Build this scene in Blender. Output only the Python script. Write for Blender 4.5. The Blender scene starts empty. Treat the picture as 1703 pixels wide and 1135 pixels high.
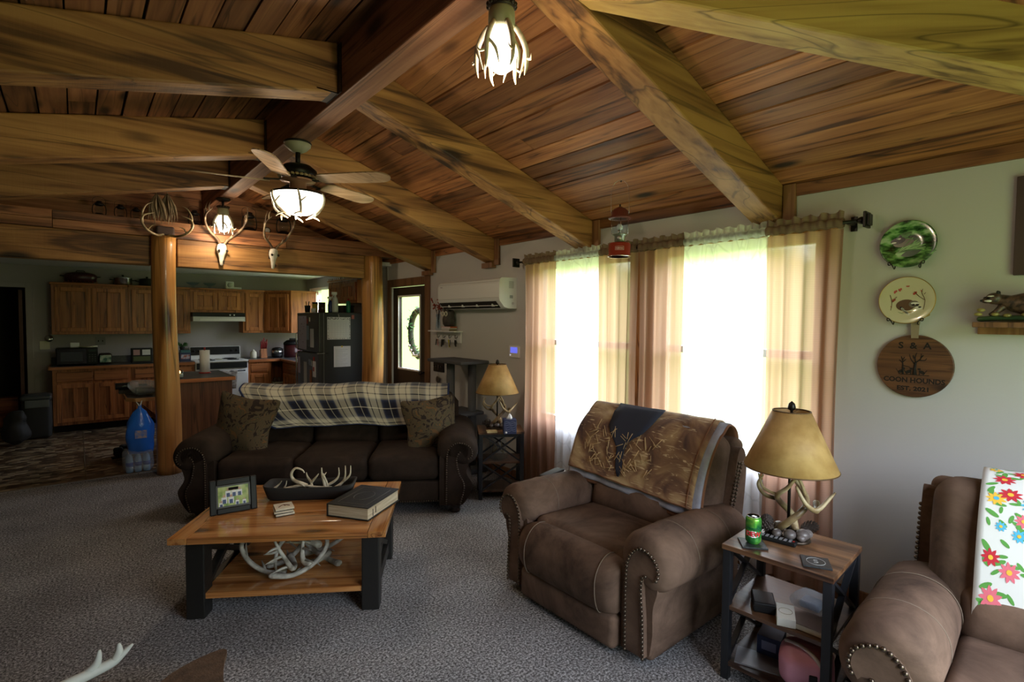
import bpy, math, random
from mathutils import Vector, Matrix, noise as mnoise
from math import sin, cos, pi, radians as RAD, sqrt, tan, floor, atan2
random.seed(7)
scn = bpy.context.scene
COL = scn.collection

# ---------------------------------------------------------------- camera, world, light, exposure
cam_d = bpy.data.cameras.new('camera'); cam = bpy.data.objects.new('camera', cam_d); COL.objects.link(cam)
cam_d.sensor_width = 36.0; cam_d.lens = 868.763 / 1703 * 36.0; cam_d.clip_start = 0.02
def _cam():
    yaw, pit, rol = RAD(39.84998), RAD(2.27467), RAD(0.43462)
    F = Vector((sin(yaw)*cos(pit), cos(yaw)*cos(pit), -sin(pit)))
    r = Vector((cos(yaw), -sin(yaw), 0)); u = r.cross(F)
    r2 = cos(rol)*r + sin(rol)*u; u2 = -sin(rol)*r + cos(rol)*u
    M = Matrix((r2, u2, -F)).transposed().to_4x4(); M.translation = (0, 0, 1.6)
    cam.matrix_world = M
_cam()
scn.camera = cam
scn.view_settings.view_transform = 'Standard'
scn.view_settings.look = 'None'
scn.view_settings.gamma = 1.0
scn.view_settings.use_curve_mapping = False
scn.view_settings.exposure = 0.0

SKY_STRENGTH = 11.0
world = bpy.data.worlds.new('overcast_yard'); scn.world = world; world.use_nodes = True
def _world():
    nt = world.node_tree; N = nt.nodes; L = nt.links; N.clear()
    out = N.new('ShaderNodeOutputWorld'); bg = N.new('ShaderNodeBackground'); bg.inputs['Strength'].default_value = SKY_STRENGTH
    tc = N.new('ShaderNodeTexCoord'); sep = N.new('ShaderNodeSeparateXYZ'); L.new(tc.outputs['Generated'], sep.inputs[0])
    nz = N.new('ShaderNodeTexNoise'); nz.inputs['Scale'].default_value = 9; nz.inputs['Detail'].default_value = 5
    L.new(tc.outputs['Generated'], nz.inputs['Vector'])
    m = N.new('ShaderNodeMath'); m.operation = 'MULTIPLY_ADD'; L.new(nz.outputs['Fac'], m.inputs[0]); m.inputs[1].default_value = -0.22
    L.new(sep.outputs['Z'], m.inputs[2])
    r = N.new('ShaderNodeValToRGB'); L.new(m.outputs[0], r.inputs[0])
    e = r.color_ramp.elements
    e[0].position = 0.0; e[0].color = (0.17, 0.225, 0.08, 1)
    e[1].position = 0.20; e[1].color = (0.82, 0.91, 1.06, 1)
    k = e.new(0.03); k.color = (0.40, 0.44, 0.32, 1)
    k = e.new(0.10); k.color = (0.76, 0.82, 0.84, 1)
    L.new(r.outputs[0], bg.inputs['Color']); L.new(bg.outputs[0], out.inputs[0])
_world()
def portal(loc, rot, sx, sy):
    # marks a window opening for the sky light; gives no light itself
    l = bpy.data.lights.new('window_daylight', 'AREA'); l.shape = 'RECTANGLE'; l.size = sx; l.size_y = sy
    l.cycles.is_portal = True
    o = bpy.data.objects.new('window_daylight', l); COL.objects.link(o); o.location = loc; o.rotation_euler = rot
portal((3.44, 1.75, 1.40), (0, RAD(90), 0), 1.46, 1.10)
portal((3.44, 3.10, 1.40), (0, RAD(90), 0), 1.46, 1.10)
portal((3.44, 6.15, 1.43), (0, RAD(90), 0), 1.00, 0.60)
portal((3.44, 9.05, 1.62), (0, RAD(90), 0), 1.05, 1.70)
portal((1.85, -0.72, 1.08), (RAD(90), 0, 0), 1.9, 2.05)

# ---------------------------------------------------------------- mesh helpers
class MB:
    def __init__(s): s.v = []; s.f = []; s.sm = []; s.mi = []; s.r = []; s.rnd = 0.0; s.m = 0; s.T = None; s.uv = None
    def add(s, vs, fs, smooth=False):
        b = len(s.v)
        if s.T is not None: vs = [s.T @ Vector(p) for p in vs]
        s.v += [tuple(p) for p in vs]
        for f in fs: s.f.append(tuple(b+i for i in f)); s.sm.append(smooth); s.mi.append(s.m); s.r.append(s.rnd)
        return b
    def box(s, x0, x1, y0, y1, z0, z1):
        if x0 > x1: x0, x1 = x1, x0
        if y0 > y1: y0, y1 = y1, y0
        if z0 > z1: z0, z1 = z1, z0
        s.add([(x0,y0,z0),(x1,y0,z0),(x1,y1,z0),(x0,y1,z0),(x0,y0,z1),(x1,y0,z1),(x1,y1,z1),(x0,y1,z1)],
              [(0,3,2,1),(4,5,6,7),(0,1,5,4),(1,2,6,5),(2,3,7,6),(3,0,4,7)]); return s
    def hexa(s, p):
        s.add(p, [(0,3,2,1),(4,5,6,7),(0,1,5,4),(1,2,6,5),(2,3,7,6),(3,0,4,7)]); return s
    def obox(s, c, size, R):
        hx, hy, hz = size[0]/2, size[1]/2, size[2]/2
        P = [Vector(c) + R @ Vector(q) for q in [(-hx,-hy,-hz),(hx,-hy,-hz),(hx,hy,-hz),(-hx,hy,-hz),(-hx,-hy,hz),(hx,-hy,hz),(hx,hy,hz),(-hx,hy,hz)]]
        return s.hexa(P)
    def bar(s, a, b, w, t, up=(0,0,1)):
        a = Vector(a); b = Vector(b); d = (b-a); L = d.length; d.normalize()
        x = d.cross(Vector(up)); x = x.normalized() if x.length > 1e-6 else Vector((1,0,0)); z = x.cross(d)
        R = Matrix((x, d, z)).transposed(); return s.obox((a+b)/2, (w, L, t), R)
    def tube(s, pts, rad, n=8, cap=True, sub=0):
        P = [Vector(p) for p in pts]
        if not isinstance(rad, (list, tuple)): rad = [rad]*len(P)
        rad = list(rad)
        if sub:
            Q = []; RR = []
            for i in range(len(P)-1):
                p0 = P[max(i-1,0)]; p1 = P[i]; p2 = P[i+1]; p3 = P[min(i+2,len(P)-1)]
                for k in range(sub):
                    t = k/sub
                    Q.append(0.5*((2*p1)+(-p0+p2)*t+(2*p0-5*p1+4*p2-p3)*t*t+(-p0+3*p1-3*p2+p3)*t**3)); RR.append(rad[i]+(rad[i+1]-rad[i])*t)
            Q.append(P[-1]); RR.append(rad[-1]); P, rad = Q, RR
        vs = []; fs = []; prev = None
        for i, p in enumerate(P):
            d = (P[min(i+1,len(P)-1)] - P[max(i-1,0)])
            d = d.normalized() if d.length > 1e-9 else Vector((0,0,1))
            if prev is None:
                a = Vector((0,0,1)) if abs(d.z) < 0.9 else Vector((1,0,0)); x = a.cross(d).normalized()
            else:
                x = prev - d*prev.dot(d); x = x.normalized() if x.length > 1e-6 else d.orthogonal().normalized()
            prev = x; y = d.cross(x)
            for k in range(n):
                an = 2*pi*k/n; vs.append(p + (x*cos(an)+y*sin(an))*max(rad[i], 1e-4))
        for i in range(len(P)-1):
            for k in range(n): fs.append((i*n+k, i*n+(k+1)%n, (i+1)*n+(k+1)%n, (i+1)*n+k))
        if cap: fs.append(tuple(range(n-1,-1,-1))); fs.append(tuple((len(P)-1)*n+k for k in range(n)))
        s.add(vs, fs, True); return s
    def lathe(s, prof, c=(0,0,0), n=24, sx=1, sy=1, wob=None):
        vs = []; fs = []; m = len(prof)
        for (r, z) in prof:
            for k in range(n):
                a = 2*pi*k/n; q = r*(wob(a, z) if wob else 1); vs.append((c[0]+q*cos(a)*sx, c[1]+q*sin(a)*sy, c[2]+z))
        for i in range(m-1):
            for k in range(n): fs.append((i*n+k, i*n+(k+1)%n, (i+1)*n+(k+1)%n, (i+1)*n+k))
        if prof[0][0] > 1e-5: fs.append(tuple(range(n-1,-1,-1)))
        if prof[-1][0] > 1e-5: fs.append(tuple((m-1)*n+k for k in range(n)))
        s.add(vs, fs, True); return s
    def prism(s, poly, fn, d0, d1, smooth=False):
        n = len(poly); vs = [fn(a, b, d0) for a, b in poly] + [fn(a, b, d1) for a, b in poly]
        s.add(vs, [(i, (i+1)%n, n+(i+1)%n, n+i) for i in range(n)], smooth)
        s.add(vs, [tuple(range(n-1,-1,-1)), tuple(range(n, 2*n))], False); return s
    def loft(s, rings, closed=True, cap=True, smooth=True):
        n = len(rings[0]); vs = [p for r in rings for p in r]; fs = []
        for i in range(len(rings)-1):
            for k in range(n if closed else n-1): fs.append((i*n+k, i*n+(k+1)%n, (i+1)*n+(k+1)%n, (i+1)*n+k))
        if cap and closed: fs.append(tuple(range(n-1,-1,-1))); fs.append(tuple((len(rings)-1)*n+k for k in range(n)))
        s.add(vs, fs, smooth); return s
    def grid(s, fn, nu, nv, smooth=True, uv=True):
        vs = [fn(i/nu, j/nv) for j in range(nv+1) for i in range(nu+1)]
        fs = [(j*(nu+1)+i, j*(nu+1)+i+1, (j+1)*(nu+1)+i+1, (j+1)*(nu+1)+i) for j in range(nv) for i in range(nu)]
        b = s.add(vs, fs, smooth)
        if uv:
            if s.uv is None: s.uv = {}
            for j in range(nv+1):
                for i in range(nu+1): s.uv[b+j*(nu+1)+i] = (i/nu, j/nv)
        return s
    def ball(s, c, r, nu=12, nv=8, T=None):
        if not isinstance(r, (tuple, list)): r = (r, r, r)
        vs = []; fs = []
        for j in range(1, nv):
            t = pi*j/nv
            for i in range(nu):
                a = 2*pi*i/nu; q = Vector((r[0]*sin(t)*cos(a), r[1]*sin(t)*sin(a), r[2]*cos(t)))
                if T: q = T @ q
                vs.append(Vector(c)+q)
        top = Vector((0,0,r[2])); bot = Vector((0,0,-r[2]))
        if T: top = T @ top; bot = T @ bot
        vs += [Vector(c)+top, Vector(c)+bot]; k = (nv-1)*nu
        for j in range(nv-2):
            for i in range(nu): fs.append((j*nu+i, (j+1)*nu+i, (j+1)*nu+(i+1)%nu, j*nu+(i+1)%nu))
        for i in range(nu): fs.append((k, i, (i+1)%nu)); fs.append((k+1, (nv-2)*nu+(i+1)%nu, (nv-2)*nu+i))
        s.add(vs, fs, True); return s
    def rbox(s, c, size, r=0.03, puff=(0,0,0), n=3, m=6, R=None, wob=0.0, fn=None):
        h = [size[0]/2, size[1]/2, size[2]/2]; r = min(r, min(h)*0.98)
        ax = []
        for k in range(3):
            inn = h[k]-r; A = []
            for i in range(n, 0, -1): A.append(-inn - r*tan(pi/4*i/n))
            for i in range(m+1): A.append(-inn + 2*inn*i/m)
            for i in range(1, n+1): A.append(inn + r*tan(pi/4*i/n))
            ax.append(A)
        idx = {}; vs = []; fs = []
        K = 2*n+m
        def vert(i, j, k):
            key = (i, j, k)
            if key in idx: return idx[key]
            p = [ax[0][i], ax[1][j], ax[2][k]]
            q = [max(-(h[a]-r), min(h[a]-r, p[a])) for a in range(3)]
            d = Vector([p[a]-q[a] for a in range(3)])
            if d.length > 1e-9: d = d.normalized()*r
            o = Vector(q) + d
            t = [max(-1, min(1, p[a]/h[a])) for a in range(3)]
            for a in range(3):
                b, e = (a+1)%3, (a+2)%3
                o[a] += puff[a]*t[a]*(1-t[b]**2)*(1-t[e]**2)
            if wob:
                o += Vector(mnoise.noise_vector(o*6 + Vector((c[0]*3, c[1]*5, c[2]*7))))*wob
            if fn: o = fn(o)
            if R is not None: o = R @ o
            idx[key] = len(vs); vs.append(o + Vector(c)); return idx[key]
        for a in range(3):
            b, e = (a+1)%3, (a+2)%3
            for side in (0, K):
                for i in range(K):
                    for j in range(K):
                        q = []
                        for (di, dj) in ((0,0),(1,0),(1,1),(0,1)):
                            t = [0,0,0]; t[a] = side; t[b] = i+di; t[e] = j+dj; q.append(vert(*t))
                        fs.append(tuple(q) if side else tuple(reversed(q)))
        s.add(vs, fs, True); return s
    def build(s, name, mat=None, parent=None, bevel=0, loc=None, rot=None, seg=2, solid=0, sub=0):
        me = bpy.data.meshes.new(name); me.from_pydata(s.v, [], s.f)
        me.polygons.foreach_set('use_smooth', s.sm)
        mats = mat if isinstance(mat, (list, tuple)) else [mat]
        for m in mats: me.materials.append(m)
        if len(mats) > 1: me.polygons.foreach_set('material_index', s.mi)
        if any(s.r):
            at = me.attributes.new('rnd', 'FLOAT', 'FACE'); at.data.foreach_set('value', s.r)
        if s.uv:
            ul = me.uv_layers.new(name='UVMap')
            for lp in me.loops: ul.data[lp.index].uv = s.uv.get(lp.vertex_index, (0, 0))
        me.update()
        o = bpy.data.objects.new(name, me); COL.objects.link(o)
        if parent is not None: o.parent = parent
        if loc is not None: o.location = loc
        if rot is not None: o.rotation_euler = rot
        if bevel:
            b = o.modifiers.new('bevel', 'BEVEL'); b.width = bevel; b.segments = seg; b.limit_method = 'ANGLE'; b.angle_limit = RAD(35)
        if solid:
            b = o.modifiers.new('solid', 'SOLIDIFY'); b.thickness = solid; b.offset = 0
        if sub:
            b = o.modifiers.new('sub', 'SUBSURF'); b.levels = sub; b.render_levels = sub
        return o
def tag(o, label=None, cat=None, group=None, kind=None):
    if label: o['label'] = label
    if cat: o['category'] = cat
    if group: o['group'] = group
    if kind: o['kind'] = kind
    return o
def thing(name, label, cat, loc=(0,0,0), rz=0, group=None, rot=None):
    o = bpy.data.objects.new(name, None); COL.objects.link(o); o.location = loc
    o.rotation_euler = rot if rot else (0, 0, rz); o.empty_display_size = 0.1
    return tag(o, label, cat, group)
def struct(mb, name, m, bevel=0, parent=None, **k):
    o = mb.build(name, m, parent, bevel, **k)
    if parent is None: o['kind'] = 'structure'
    return o
def dup(root, loc, rz=None, label=None, group=None, scale=None):
    def cp(o, par):
        c = o.copy(); COL.objects.link(c); c.parent = par
        for ch in o.children: cp(ch, c)
        return c
    r = cp(root, None); r.location = loc
    if rz is not None: r.rotation_euler = (0, 0, rz)
    if scale: r.scale = (scale,)*3
    if label: r['label'] = label
    if group: r['group'] = group
    return r
def text(body, size, m, parent, M, ext=0.0006, name='lettering', bend=0, sx=1.0, bold=0):
    cu = bpy.data.curves.new(name, 'FONT'); cu.body = body; cu.size = size; cu.extrude = ext; cu.align_x = 'CENTER'; cu.align_y = 'CENTER'; cu.offset = bold
    cu.resolution_u = 3
    t = bpy.data.objects.new(name, cu); COL.objects.link(t)
    me = bpy.data.meshes.new_from_object(t); COL.objects.unlink(t); bpy.data.objects.remove(t)
    for v in me.vertices:
        x, y, z = v.co; x *= sx
        if bend: a = x/bend; v.co = M @ Vector(((bend+z)*sin(a), y, (bend+z)*cos(a)-bend))
        else: v.co = M @ Vector((x, y, z))
    me.materials.clear(); me.materials.append(m)
    o = bpy.data.objects.new(name, me); COL.objects.link(o)
    if parent is not None: o.parent = parent
    return o
def frame(origin, x, y):
    x = Vector(x).normalized(); y = Vector(y).normalized(); z = x.cross(y)
    M = Matrix((x, y, z)).transposed().to_4x4(); M.translation = origin; return M

# ---------------------------------------------------------------- materials
def newmat(name):
    m = bpy.data.materials.new(name); m.use_nodes = True; nt = m.node_tree
    return m, nt, nt.nodes, nt.links, nt.nodes['Principled BSDF']
def pset(b, col=None, rough=None, metal=None, spec=None, emis=None, es=None, alpha=None, trans=None, coat=None, sheen=None):
    if col: b.inputs['Base Color'].default_value = (*col, 1)
    if rough is not None: b.inputs['Roughness'].default_value = rough
    if metal is not None: b.inputs['Metallic'].default_value = metal
    if spec is not None: b.inputs['Specular IOR Level'].default_value = spec
    if emis: b.inputs['Emission Color'].default_value = (*emis, 1)
    if es is not None: b.inputs['Emission Strength'].default_value = es
    if trans is not None: b.inputs['Transmission Weight'].default_value = trans
    if coat is not None: b.inputs['Coat Weight'].default_value = coat
    if sheen is not None: b.inputs['Sheen Weight'].default_value = sheen
def plain(name, col, rough=0.5, metal=0, bump=0, bscale=60, var=0.0, **k):
    m, nt, N, L, b = newmat(name); pset(b, col, rough, metal, **k)
    if bump or var:
        tc = N.new('ShaderNodeTexCoord'); nz = N.new('ShaderNodeTexNoise'); nz.inputs['Scale'].default_value = bscale; nz.inputs['Detail'].default_value = 3
        L.new(tc.outputs['Object'], nz.inputs['Vector'])
        if bump:
            bp = N.new('ShaderNodeBump'); bp.inputs['Strength'].default_value = bump; bp.inputs['Distance'].default_value = 0.004
            L.new(nz.outputs['Fac'], bp.inputs['Height']); L.new(bp.outputs[0], b.inputs['Normal'])
        if var:
            n2 = N.new('ShaderNodeTexNoise'); n2.inputs['Scale'].default_value = bscale*0.2; n2.inputs['Detail'].default_value = 4; L.new(tc.outputs['Object'], n2.inputs['Vector'])
            r = N.new('ShaderNodeValToRGB'); L.new(n2.outputs['Fac'], r.inputs[0])
            r.color_ramp.elements[0].position = 0.32; r.color_ramp.elements[0].color = (*[c*(1-var) for c in col], 1)
            r.color_ramp.elements[1].position = 0.68; r.color_ramp.elements[1].color = (*[min(1, c*(1+var)) for c in col], 1)
            L.new(r.outputs[0], b.inputs['Base Color'])
    return m
def ramp_mat(name, cols, scale=5, stretch=(1,1,1), detail=4, rough=0.6, bump=0.0, dist=0.004, coord='Object', **k):
    m, nt, N, L, b = newmat(name); pset(b, None, rough, **k)
    tc = N.new('ShaderNodeTexCoord'); mp = N.new('ShaderNodeMapping'); mp.inputs['Scale'].default_value = stretch
    nz = N.new('ShaderNodeTexNoise'); nz.inputs['Scale'].default_value = scale; nz.inputs['Detail'].default_value = detail
    L.new(tc.outputs[coord], mp.inputs[0]); L.new(mp.outputs[0], nz.inputs['Vector'])
    r = N.new('ShaderNodeValToRGB'); L.new(nz.outputs['Fac'], r.inputs[0]); els = r.color_ramp.elements
    els[0].position = cols[0][0]; els[0].color = (*cols[0][1], 1); els[1].position = cols[-1][0]; els[1].color = (*cols[-1][1], 1)
    for p, c in cols[1:-1]: e = els.new(p); e.color = (*c, 1)
    L.new(r.outputs[0], b.inputs['Base Color'])
    if bump:
        bp = N.new('ShaderNodeBump'); bp.inputs['Strength'].default_value = bump; bp.inputs['Distance'].default_value = dist
        L.new(nz.outputs['Fac'], bp.inputs['Height']); L.new(bp.outputs[0], b.inputs['Normal'])
    return m
def wood(name, dark, mid, light, axis=0, rough=0.6, gscale=1.0, knots=True, bump=0.25, streak=0.5, coat=0.0, saw=0.0, bv=0.35):
    m, nt, N, L, b = newmat(name); pset(b, None, rough, coat=coat)
    tc = N.new('ShaderNodeTexCoord'); oi = N.new('ShaderNodeObjectInfo'); at = N.new('ShaderNodeAttribute'); at.attribute_name = 'rnd'
    sm = N.new('ShaderNodeMath'); sm.operation = 'ADD'; L.new(oi.outputs['Random'], sm.inputs[0]); L.new(at.outputs['Fac'], sm.inputs[1])
    off = N.new('ShaderNodeVectorMath'); off.operation = 'SCALE'; off.inputs[0].default_value = (31, 47, 23); L.new(sm.outputs[0], off.inputs['Scale'])
    ad = N.new('ShaderNodeVectorMath'); ad.operation = 'ADD'; L.new(tc.outputs['Object'], ad.inputs[0]); L.new(off.outputs[0], ad.inputs[1])
    def mp(a, c):
        q = N.new('ShaderNodeMapping'); sc = [c, c, c]; sc[axis] = a; q.inputs['Scale'].default_value = sc; L.new(ad.outputs[0], q.inputs[0]); return q
    m1 = mp(1.5*gscale, 40*gscale); n1 = N.new('ShaderNodeTexNoise'); n1.inputs['Scale'].default_value = 1; n1.inputs['Detail'].default_value = 5; n1.inputs['Distortion'].default_value = 0.6; L.new(m1.outputs[0], n1.inputs['Vector'])
    m2 = mp(0.9*gscale, 9*gscale); n2 = N.new('ShaderNodeTexNoise'); n2.inputs['Scale'].default_value = 1; n2.inputs['Detail'].default_value = 3; n2.inputs['Distortion'].default_value = 1.2; L.new(m2.outputs[0], n2.inputs['Vector'])
    mix = N.new('ShaderNodeMath'); mix.operation = 'MULTIPLY_ADD'; L.new(n1.outputs['Fac'], mix.inputs[0]); mix.inputs[1].default_value = 1-streak
    m3 = N.new('ShaderNodeMath'); m3.operation = 'MULTIPLY'; L.new(n2.outputs['Fac'], m3.inputs[0]); m3.inputs[1].default_value = streak; L.new(m3.outputs[0], mix.inputs[2])
    r = N.new('ShaderNodeValToRGB'); L.new(mix.outputs[0], r.inputs[0]); e = r.color_ramp.elements
    e[0].position = 0.37; e[0].color = (*dark, 1); e[1].position = 0.60; e[1].color = (*light, 1); k = e.new(0.46); k.color = (*mid, 1)
    col = r.outputs[0]
    if knots:
        mk = mp(2.2*gscale, 6.5*gscale); vo = N.new('ShaderNodeTexVoronoi'); vo.inputs['Scale'].default_value = 0.7; L.new(mk.outputs[0], vo.inputs['Vector'])
        kr = N.new('ShaderNodeValToRGB'); L.new(vo.outputs['Distance'], kr.inputs[0]); kr.color_ramp.elements[0].position = 0.07; kr.color_ramp.elements[0].color = (1,1,1,1); kr.color_ramp.elements[1].position = 0.19; kr.color_ramp.elements[1].color = (0,0,0,1)
        mx = N.new('ShaderNodeMix'); mx.data_type = 'RGBA'; L.new(kr.outputs[0], mx.inputs['Factor']); L.new(col, mx.inputs[6]); mx.inputs[7].default_value = (*[c*0.35 for c in dark], 1); col = mx.outputs[2]
    mc = mp(0.45*gscale, 11*gscale); nc = N.new('ShaderNodeTexNoise'); nc.inputs['Scale'].default_value = 1; nc.inputs['Detail'].default_value = 1.5; nc.inputs['Distortion'].default_value = 0.8; L.new(mc.outputs[0], nc.inputs['Vector'])
    sb = N.new('ShaderNodeMath'); sb.operation = 'SUBTRACT'; L.new(nc.outputs['Fac'], sb.inputs[0]); sb.inputs[1].default_value = 0.5; ab = N.new('ShaderNodeMath'); ab.operation = 'ABSOLUTE'; L.new(sb.outputs[0], ab.inputs[0])
    rc = N.new('ShaderNodeMapRange'); L.new(ab.outputs[0], rc.inputs['Value']); rc.inputs['From Max'].default_value = 0.016; rc.inputs['To Min'].default_value = 0.42; rc.inputs['To Max'].default_value = 1.0
    cv = N.new('ShaderNodeVectorMath'); cv.operation = 'SCALE'; L.new(col, cv.inputs[0]); L.new(rc.outputs[0], cv.inputs['Scale']); col = cv.outputs[0]
    # board to board variation
    wn = N.new('ShaderNodeTexWhiteNoise'); wn.noise_dimensions = '1D'; L.new(sm.outputs[0], wn.inputs['W'])
    mr = N.new('ShaderNodeMapRange'); L.new(wn.outputs['Value'], mr.inputs['Value']); mr.inputs['To Min'].default_value = 1-bv; mr.inputs['To Max'].default_value = 1+bv
    mm = N.new('ShaderNodeVectorMath'); mm.operation = 'SCALE'; L.new(col, mm.inputs[0]); L.new(mr.outputs[0], mm.inputs['Scale'])
    L.new(mm.outputs[0], b.inputs['Base Color'])
    bp = N.new('ShaderNodeBump'); bp.inputs['Strength'].default_value = bump; bp.inputs['Distance'].default_value = 0.003
    h = n1.outputs['Fac']
    if saw:
        ms = mp(60, 4); ns = N.new('ShaderNodeTexNoise'); ns.inputs['Scale'].default_value = 1; ns.inputs['Detail'].default_value = 2; L.new(ms.outputs[0], ns.inputs['Vector'])
        aa = N.new('ShaderNodeMath'); aa.operation = 'MULTIPLY_ADD'; L.new(ns.outputs['Fac'], aa.inputs[0]); aa.inputs[1].default_value = saw; L.new(h, aa.inputs[2]); h = aa.outputs[0]
    L.new(h, bp.inputs['Height']); L.new(bp.outputs[0], b.inputs['Normal'])
    return m
def sheer_mat(name, col, transp, transl, pattern=None):
    m, nt, N, L, b = newmat(name); N.remove(b); out = N['Material Output']
    tr = N.new('ShaderNodeBsdfTransparent'); tl = N.new('ShaderNodeBsdfTranslucent'); df = N.new('ShaderNodeBsdfDiffuse')
    c1 = None
    tc = N.new('ShaderNodeTexCoord')
    if pattern == 'weave_folds':
        w = N.new('ShaderNodeTexWave'); w.bands_direction = 'Z'; w.inputs['Scale'].default_value = 32; w.inputs['Distortion'].default_value = 0.6; L.new(tc.outputs['Object'], w.inputs['Vector'])
        w2 = N.new('ShaderNodeTexNoise'); mp = N.new('ShaderNodeMapping'); mp.inputs['Scale'].default_value = (1, 34, 0.3); L.new(tc.outputs['Object'], mp.inputs[0]); L.new(mp.outputs[0], w2.inputs['Vector']); w2.inputs['Scale'].default_value = 1.0
        mx = N.new('ShaderNodeMix'); mx.data_type = 'RGBA'; L.new(w.outputs['Fac'], mx.inputs['Factor']); mx.inputs[6].default_value = (*[c*0.80 for c in col], 1); mx.inputs[7].default_value = (*col, 1)
        m2 = N.new('ShaderNodeMix'); m2.data_type = 'RGBA'; L.new(w2.outputs['Fac'], m2.inputs['Factor']); m2.inputs[6].default_value = (*[c*0.45 for c in col], 1); L.new(mx.outputs[2], m2.inputs[7]); c1 = m2.outputs[2]  # vertical streaks put fold darkening into the cloth colour, on top of its stripes
    if pattern == 'leaf':
        v = N.new('ShaderNodeTexVoronoi'); v.feature = 'DISTANCE_TO_EDGE'; v.inputs['Scale'].default_value = 11; mp = N.new('ShaderNodeMapping'); mp.inputs['Scale'].default_value = (1, 1.2, 0.55); L.new(tc.outputs['Object'], mp.inputs[0]); L.new(mp.outputs[0], v.inputs['Vector'])
        r = N.new('ShaderNodeValToRGB'); L.new(v.outputs['Distance'], r.inputs[0]); r.color_ramp.elements[0].position = 0.02; r.color_ramp.elements[0].color = (*[c*0.86 for c in col], 1); r.color_ramp.elements[1].position = 0.06; r.color_ramp.elements[1].color = (*col, 1); c1 = r.outputs[0]
    for n in (tl, df):
        if c1: L.new(c1, n.inputs['Color'])
        else: n.inputs['Color'].default_value = (*col, 1)
    m1 = N.new('ShaderNodeMixShader'); m1.inputs[0].default_value = transl/(1-transp); L.new(df.outputs[0], m1.inputs[1]); L.new(tl.outputs[0], m1.inputs[2])
    m2 = N.new('ShaderNodeMixShader'); m2.inputs[0].default_value = 1-transp; L.new(tr.outputs[0], m2.inputs[1]); L.new(m1.outputs[0], m2.inputs[2])
    if c1 is not None and pattern == 'weave_folds': pass
    L.new(m2.outputs[0], out.inputs[0]); return m
def glass_mat(name, tint=(1,1,1), gloss=0.08, rough=0.02):
    m, nt, N, L, b = newmat(name); N.remove(b); out = N['Material Output']
    tr = N.new('ShaderNodeBsdfTransparent'); tr.inputs[0].default_value = (*tint, 1); gl = N.new('ShaderNodeBsdfGlossy'); gl.inputs['Roughness'].default_value = rough
    fr = N.new('ShaderNodeFresnel'); fr.inputs[0].default_value = 1.45
    ge = N.new('ShaderNodeNewGeometry'); mf = N.new('ShaderNodeMath'); mf.operation = 'MULTIPLY_ADD'; L.new(ge.outputs['Backfacing'], mf.inputs[0]); mf.inputs[1].default_value = -1.0; mf.inputs[2].default_value = 1.0
    mg = N.new('ShaderNodeMath'); mg.operation = 'MULTIPLY'; L.new(mf.outputs[0], mg.inputs[0]); L.new(fr.outputs[0], mg.inputs[1])
    mx = N.new('ShaderNodeMixShader'); L.new(mg.outputs[0], mx.inputs[0]); L.new(tr.outputs[0], mx.inputs[1]); L.new(gl.outputs[0], mx.inputs[2]); L.new(mx.outputs[0], out.inputs[0]); return m
def emit(name, col, s, base=(0.8,0.8,0.8)):
    m, nt, N, L, b = newmat(name); pset(b, base, 0.4, emis=col, es=s); return m
def wall_mat(name, col, rough=0.85, bump=0.12, scale=90):
    return plain(name, col, rough, bump=bump, bscale=scale)
def fabric(name, dark, light, scale=6, rough=0.85, bump=0.3, fine=0.25):
    m, nt, N, L, b = newmat(name); pset(b, None, rough, spec=0.25)
    tc = N.new('ShaderNodeTexCoord'); nz = N.new('ShaderNodeTexNoise'); nz.inputs['Scale'].default_value = scale; nz.inputs['Detail'].default_value = 7; nz.inputs['Roughness'].default_value = 0.65; nz.inputs['Distortion'].default_value = 0.5
    L.new(tc.outputs['Object'], nz.inputs['Vector']); r = N.new('ShaderNodeValToRGB'); L.new(nz.outputs['Fac'], r.inputs[0])
    r.color_ramp.elements[0].position = 0.33; r.color_ramp.elements[0].color = (*dark, 1); r.color_ramp.elements[1].position = 0.68; r.color_ramp.elements[1].color = (*light, 1)
    L.new(r.outputs[0], b.inputs['Base Color'])
    bp = N.new('ShaderNodeBump'); bp.inputs['Strength'].default_value = bump; bp.inputs['Distance'].default_value = 0.006; L.new(nz.outputs['Fac'], bp.inputs['Height'])
    n2 = N.new('ShaderNodeTexNoise'); n2.inputs['Scale'].default_value = 400; L.new(tc.outputs['Object'], n2.inputs['Vector'])
    b2 = N.new('ShaderNodeBump'); b2.inputs['Strength'].default_value = fine; b2.inputs['Distance'].default_value = 0.001; L.new(n2.outputs['Fac'], b2.inputs['Height']); L.new(bp.outputs[0], b2.inputs['Normal']); L.new(b2.outputs[0], b.inputs['Normal'])
    return m
M_ = {}
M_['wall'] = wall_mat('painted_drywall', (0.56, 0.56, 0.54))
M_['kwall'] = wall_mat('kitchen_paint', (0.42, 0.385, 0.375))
M_['kceil'] = wall_mat('white_ceiling_paint', (0.75, 0.76, 0.78))
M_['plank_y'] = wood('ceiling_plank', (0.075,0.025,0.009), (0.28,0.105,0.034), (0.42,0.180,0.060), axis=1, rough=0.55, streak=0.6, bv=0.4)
M_['plank_l'] = wood('darker_ceiling_plank', (0.05,0.018,0.008), (0.17,0.068,0.026), (0.27,0.12,0.045), axis=1, rough=0.6, streak=0.6, bv=0.4)  # darker, less red variant of the ceiling plank wood for the left slope
M_['plank_x'] = wood('ceiling_plank_cross', (0.12,0.045,0.02), (0.30,0.12,0.048), (0.42,0.19,0.08), axis=0, rough=0.55, streak=0.6, bv=0.4)
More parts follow.
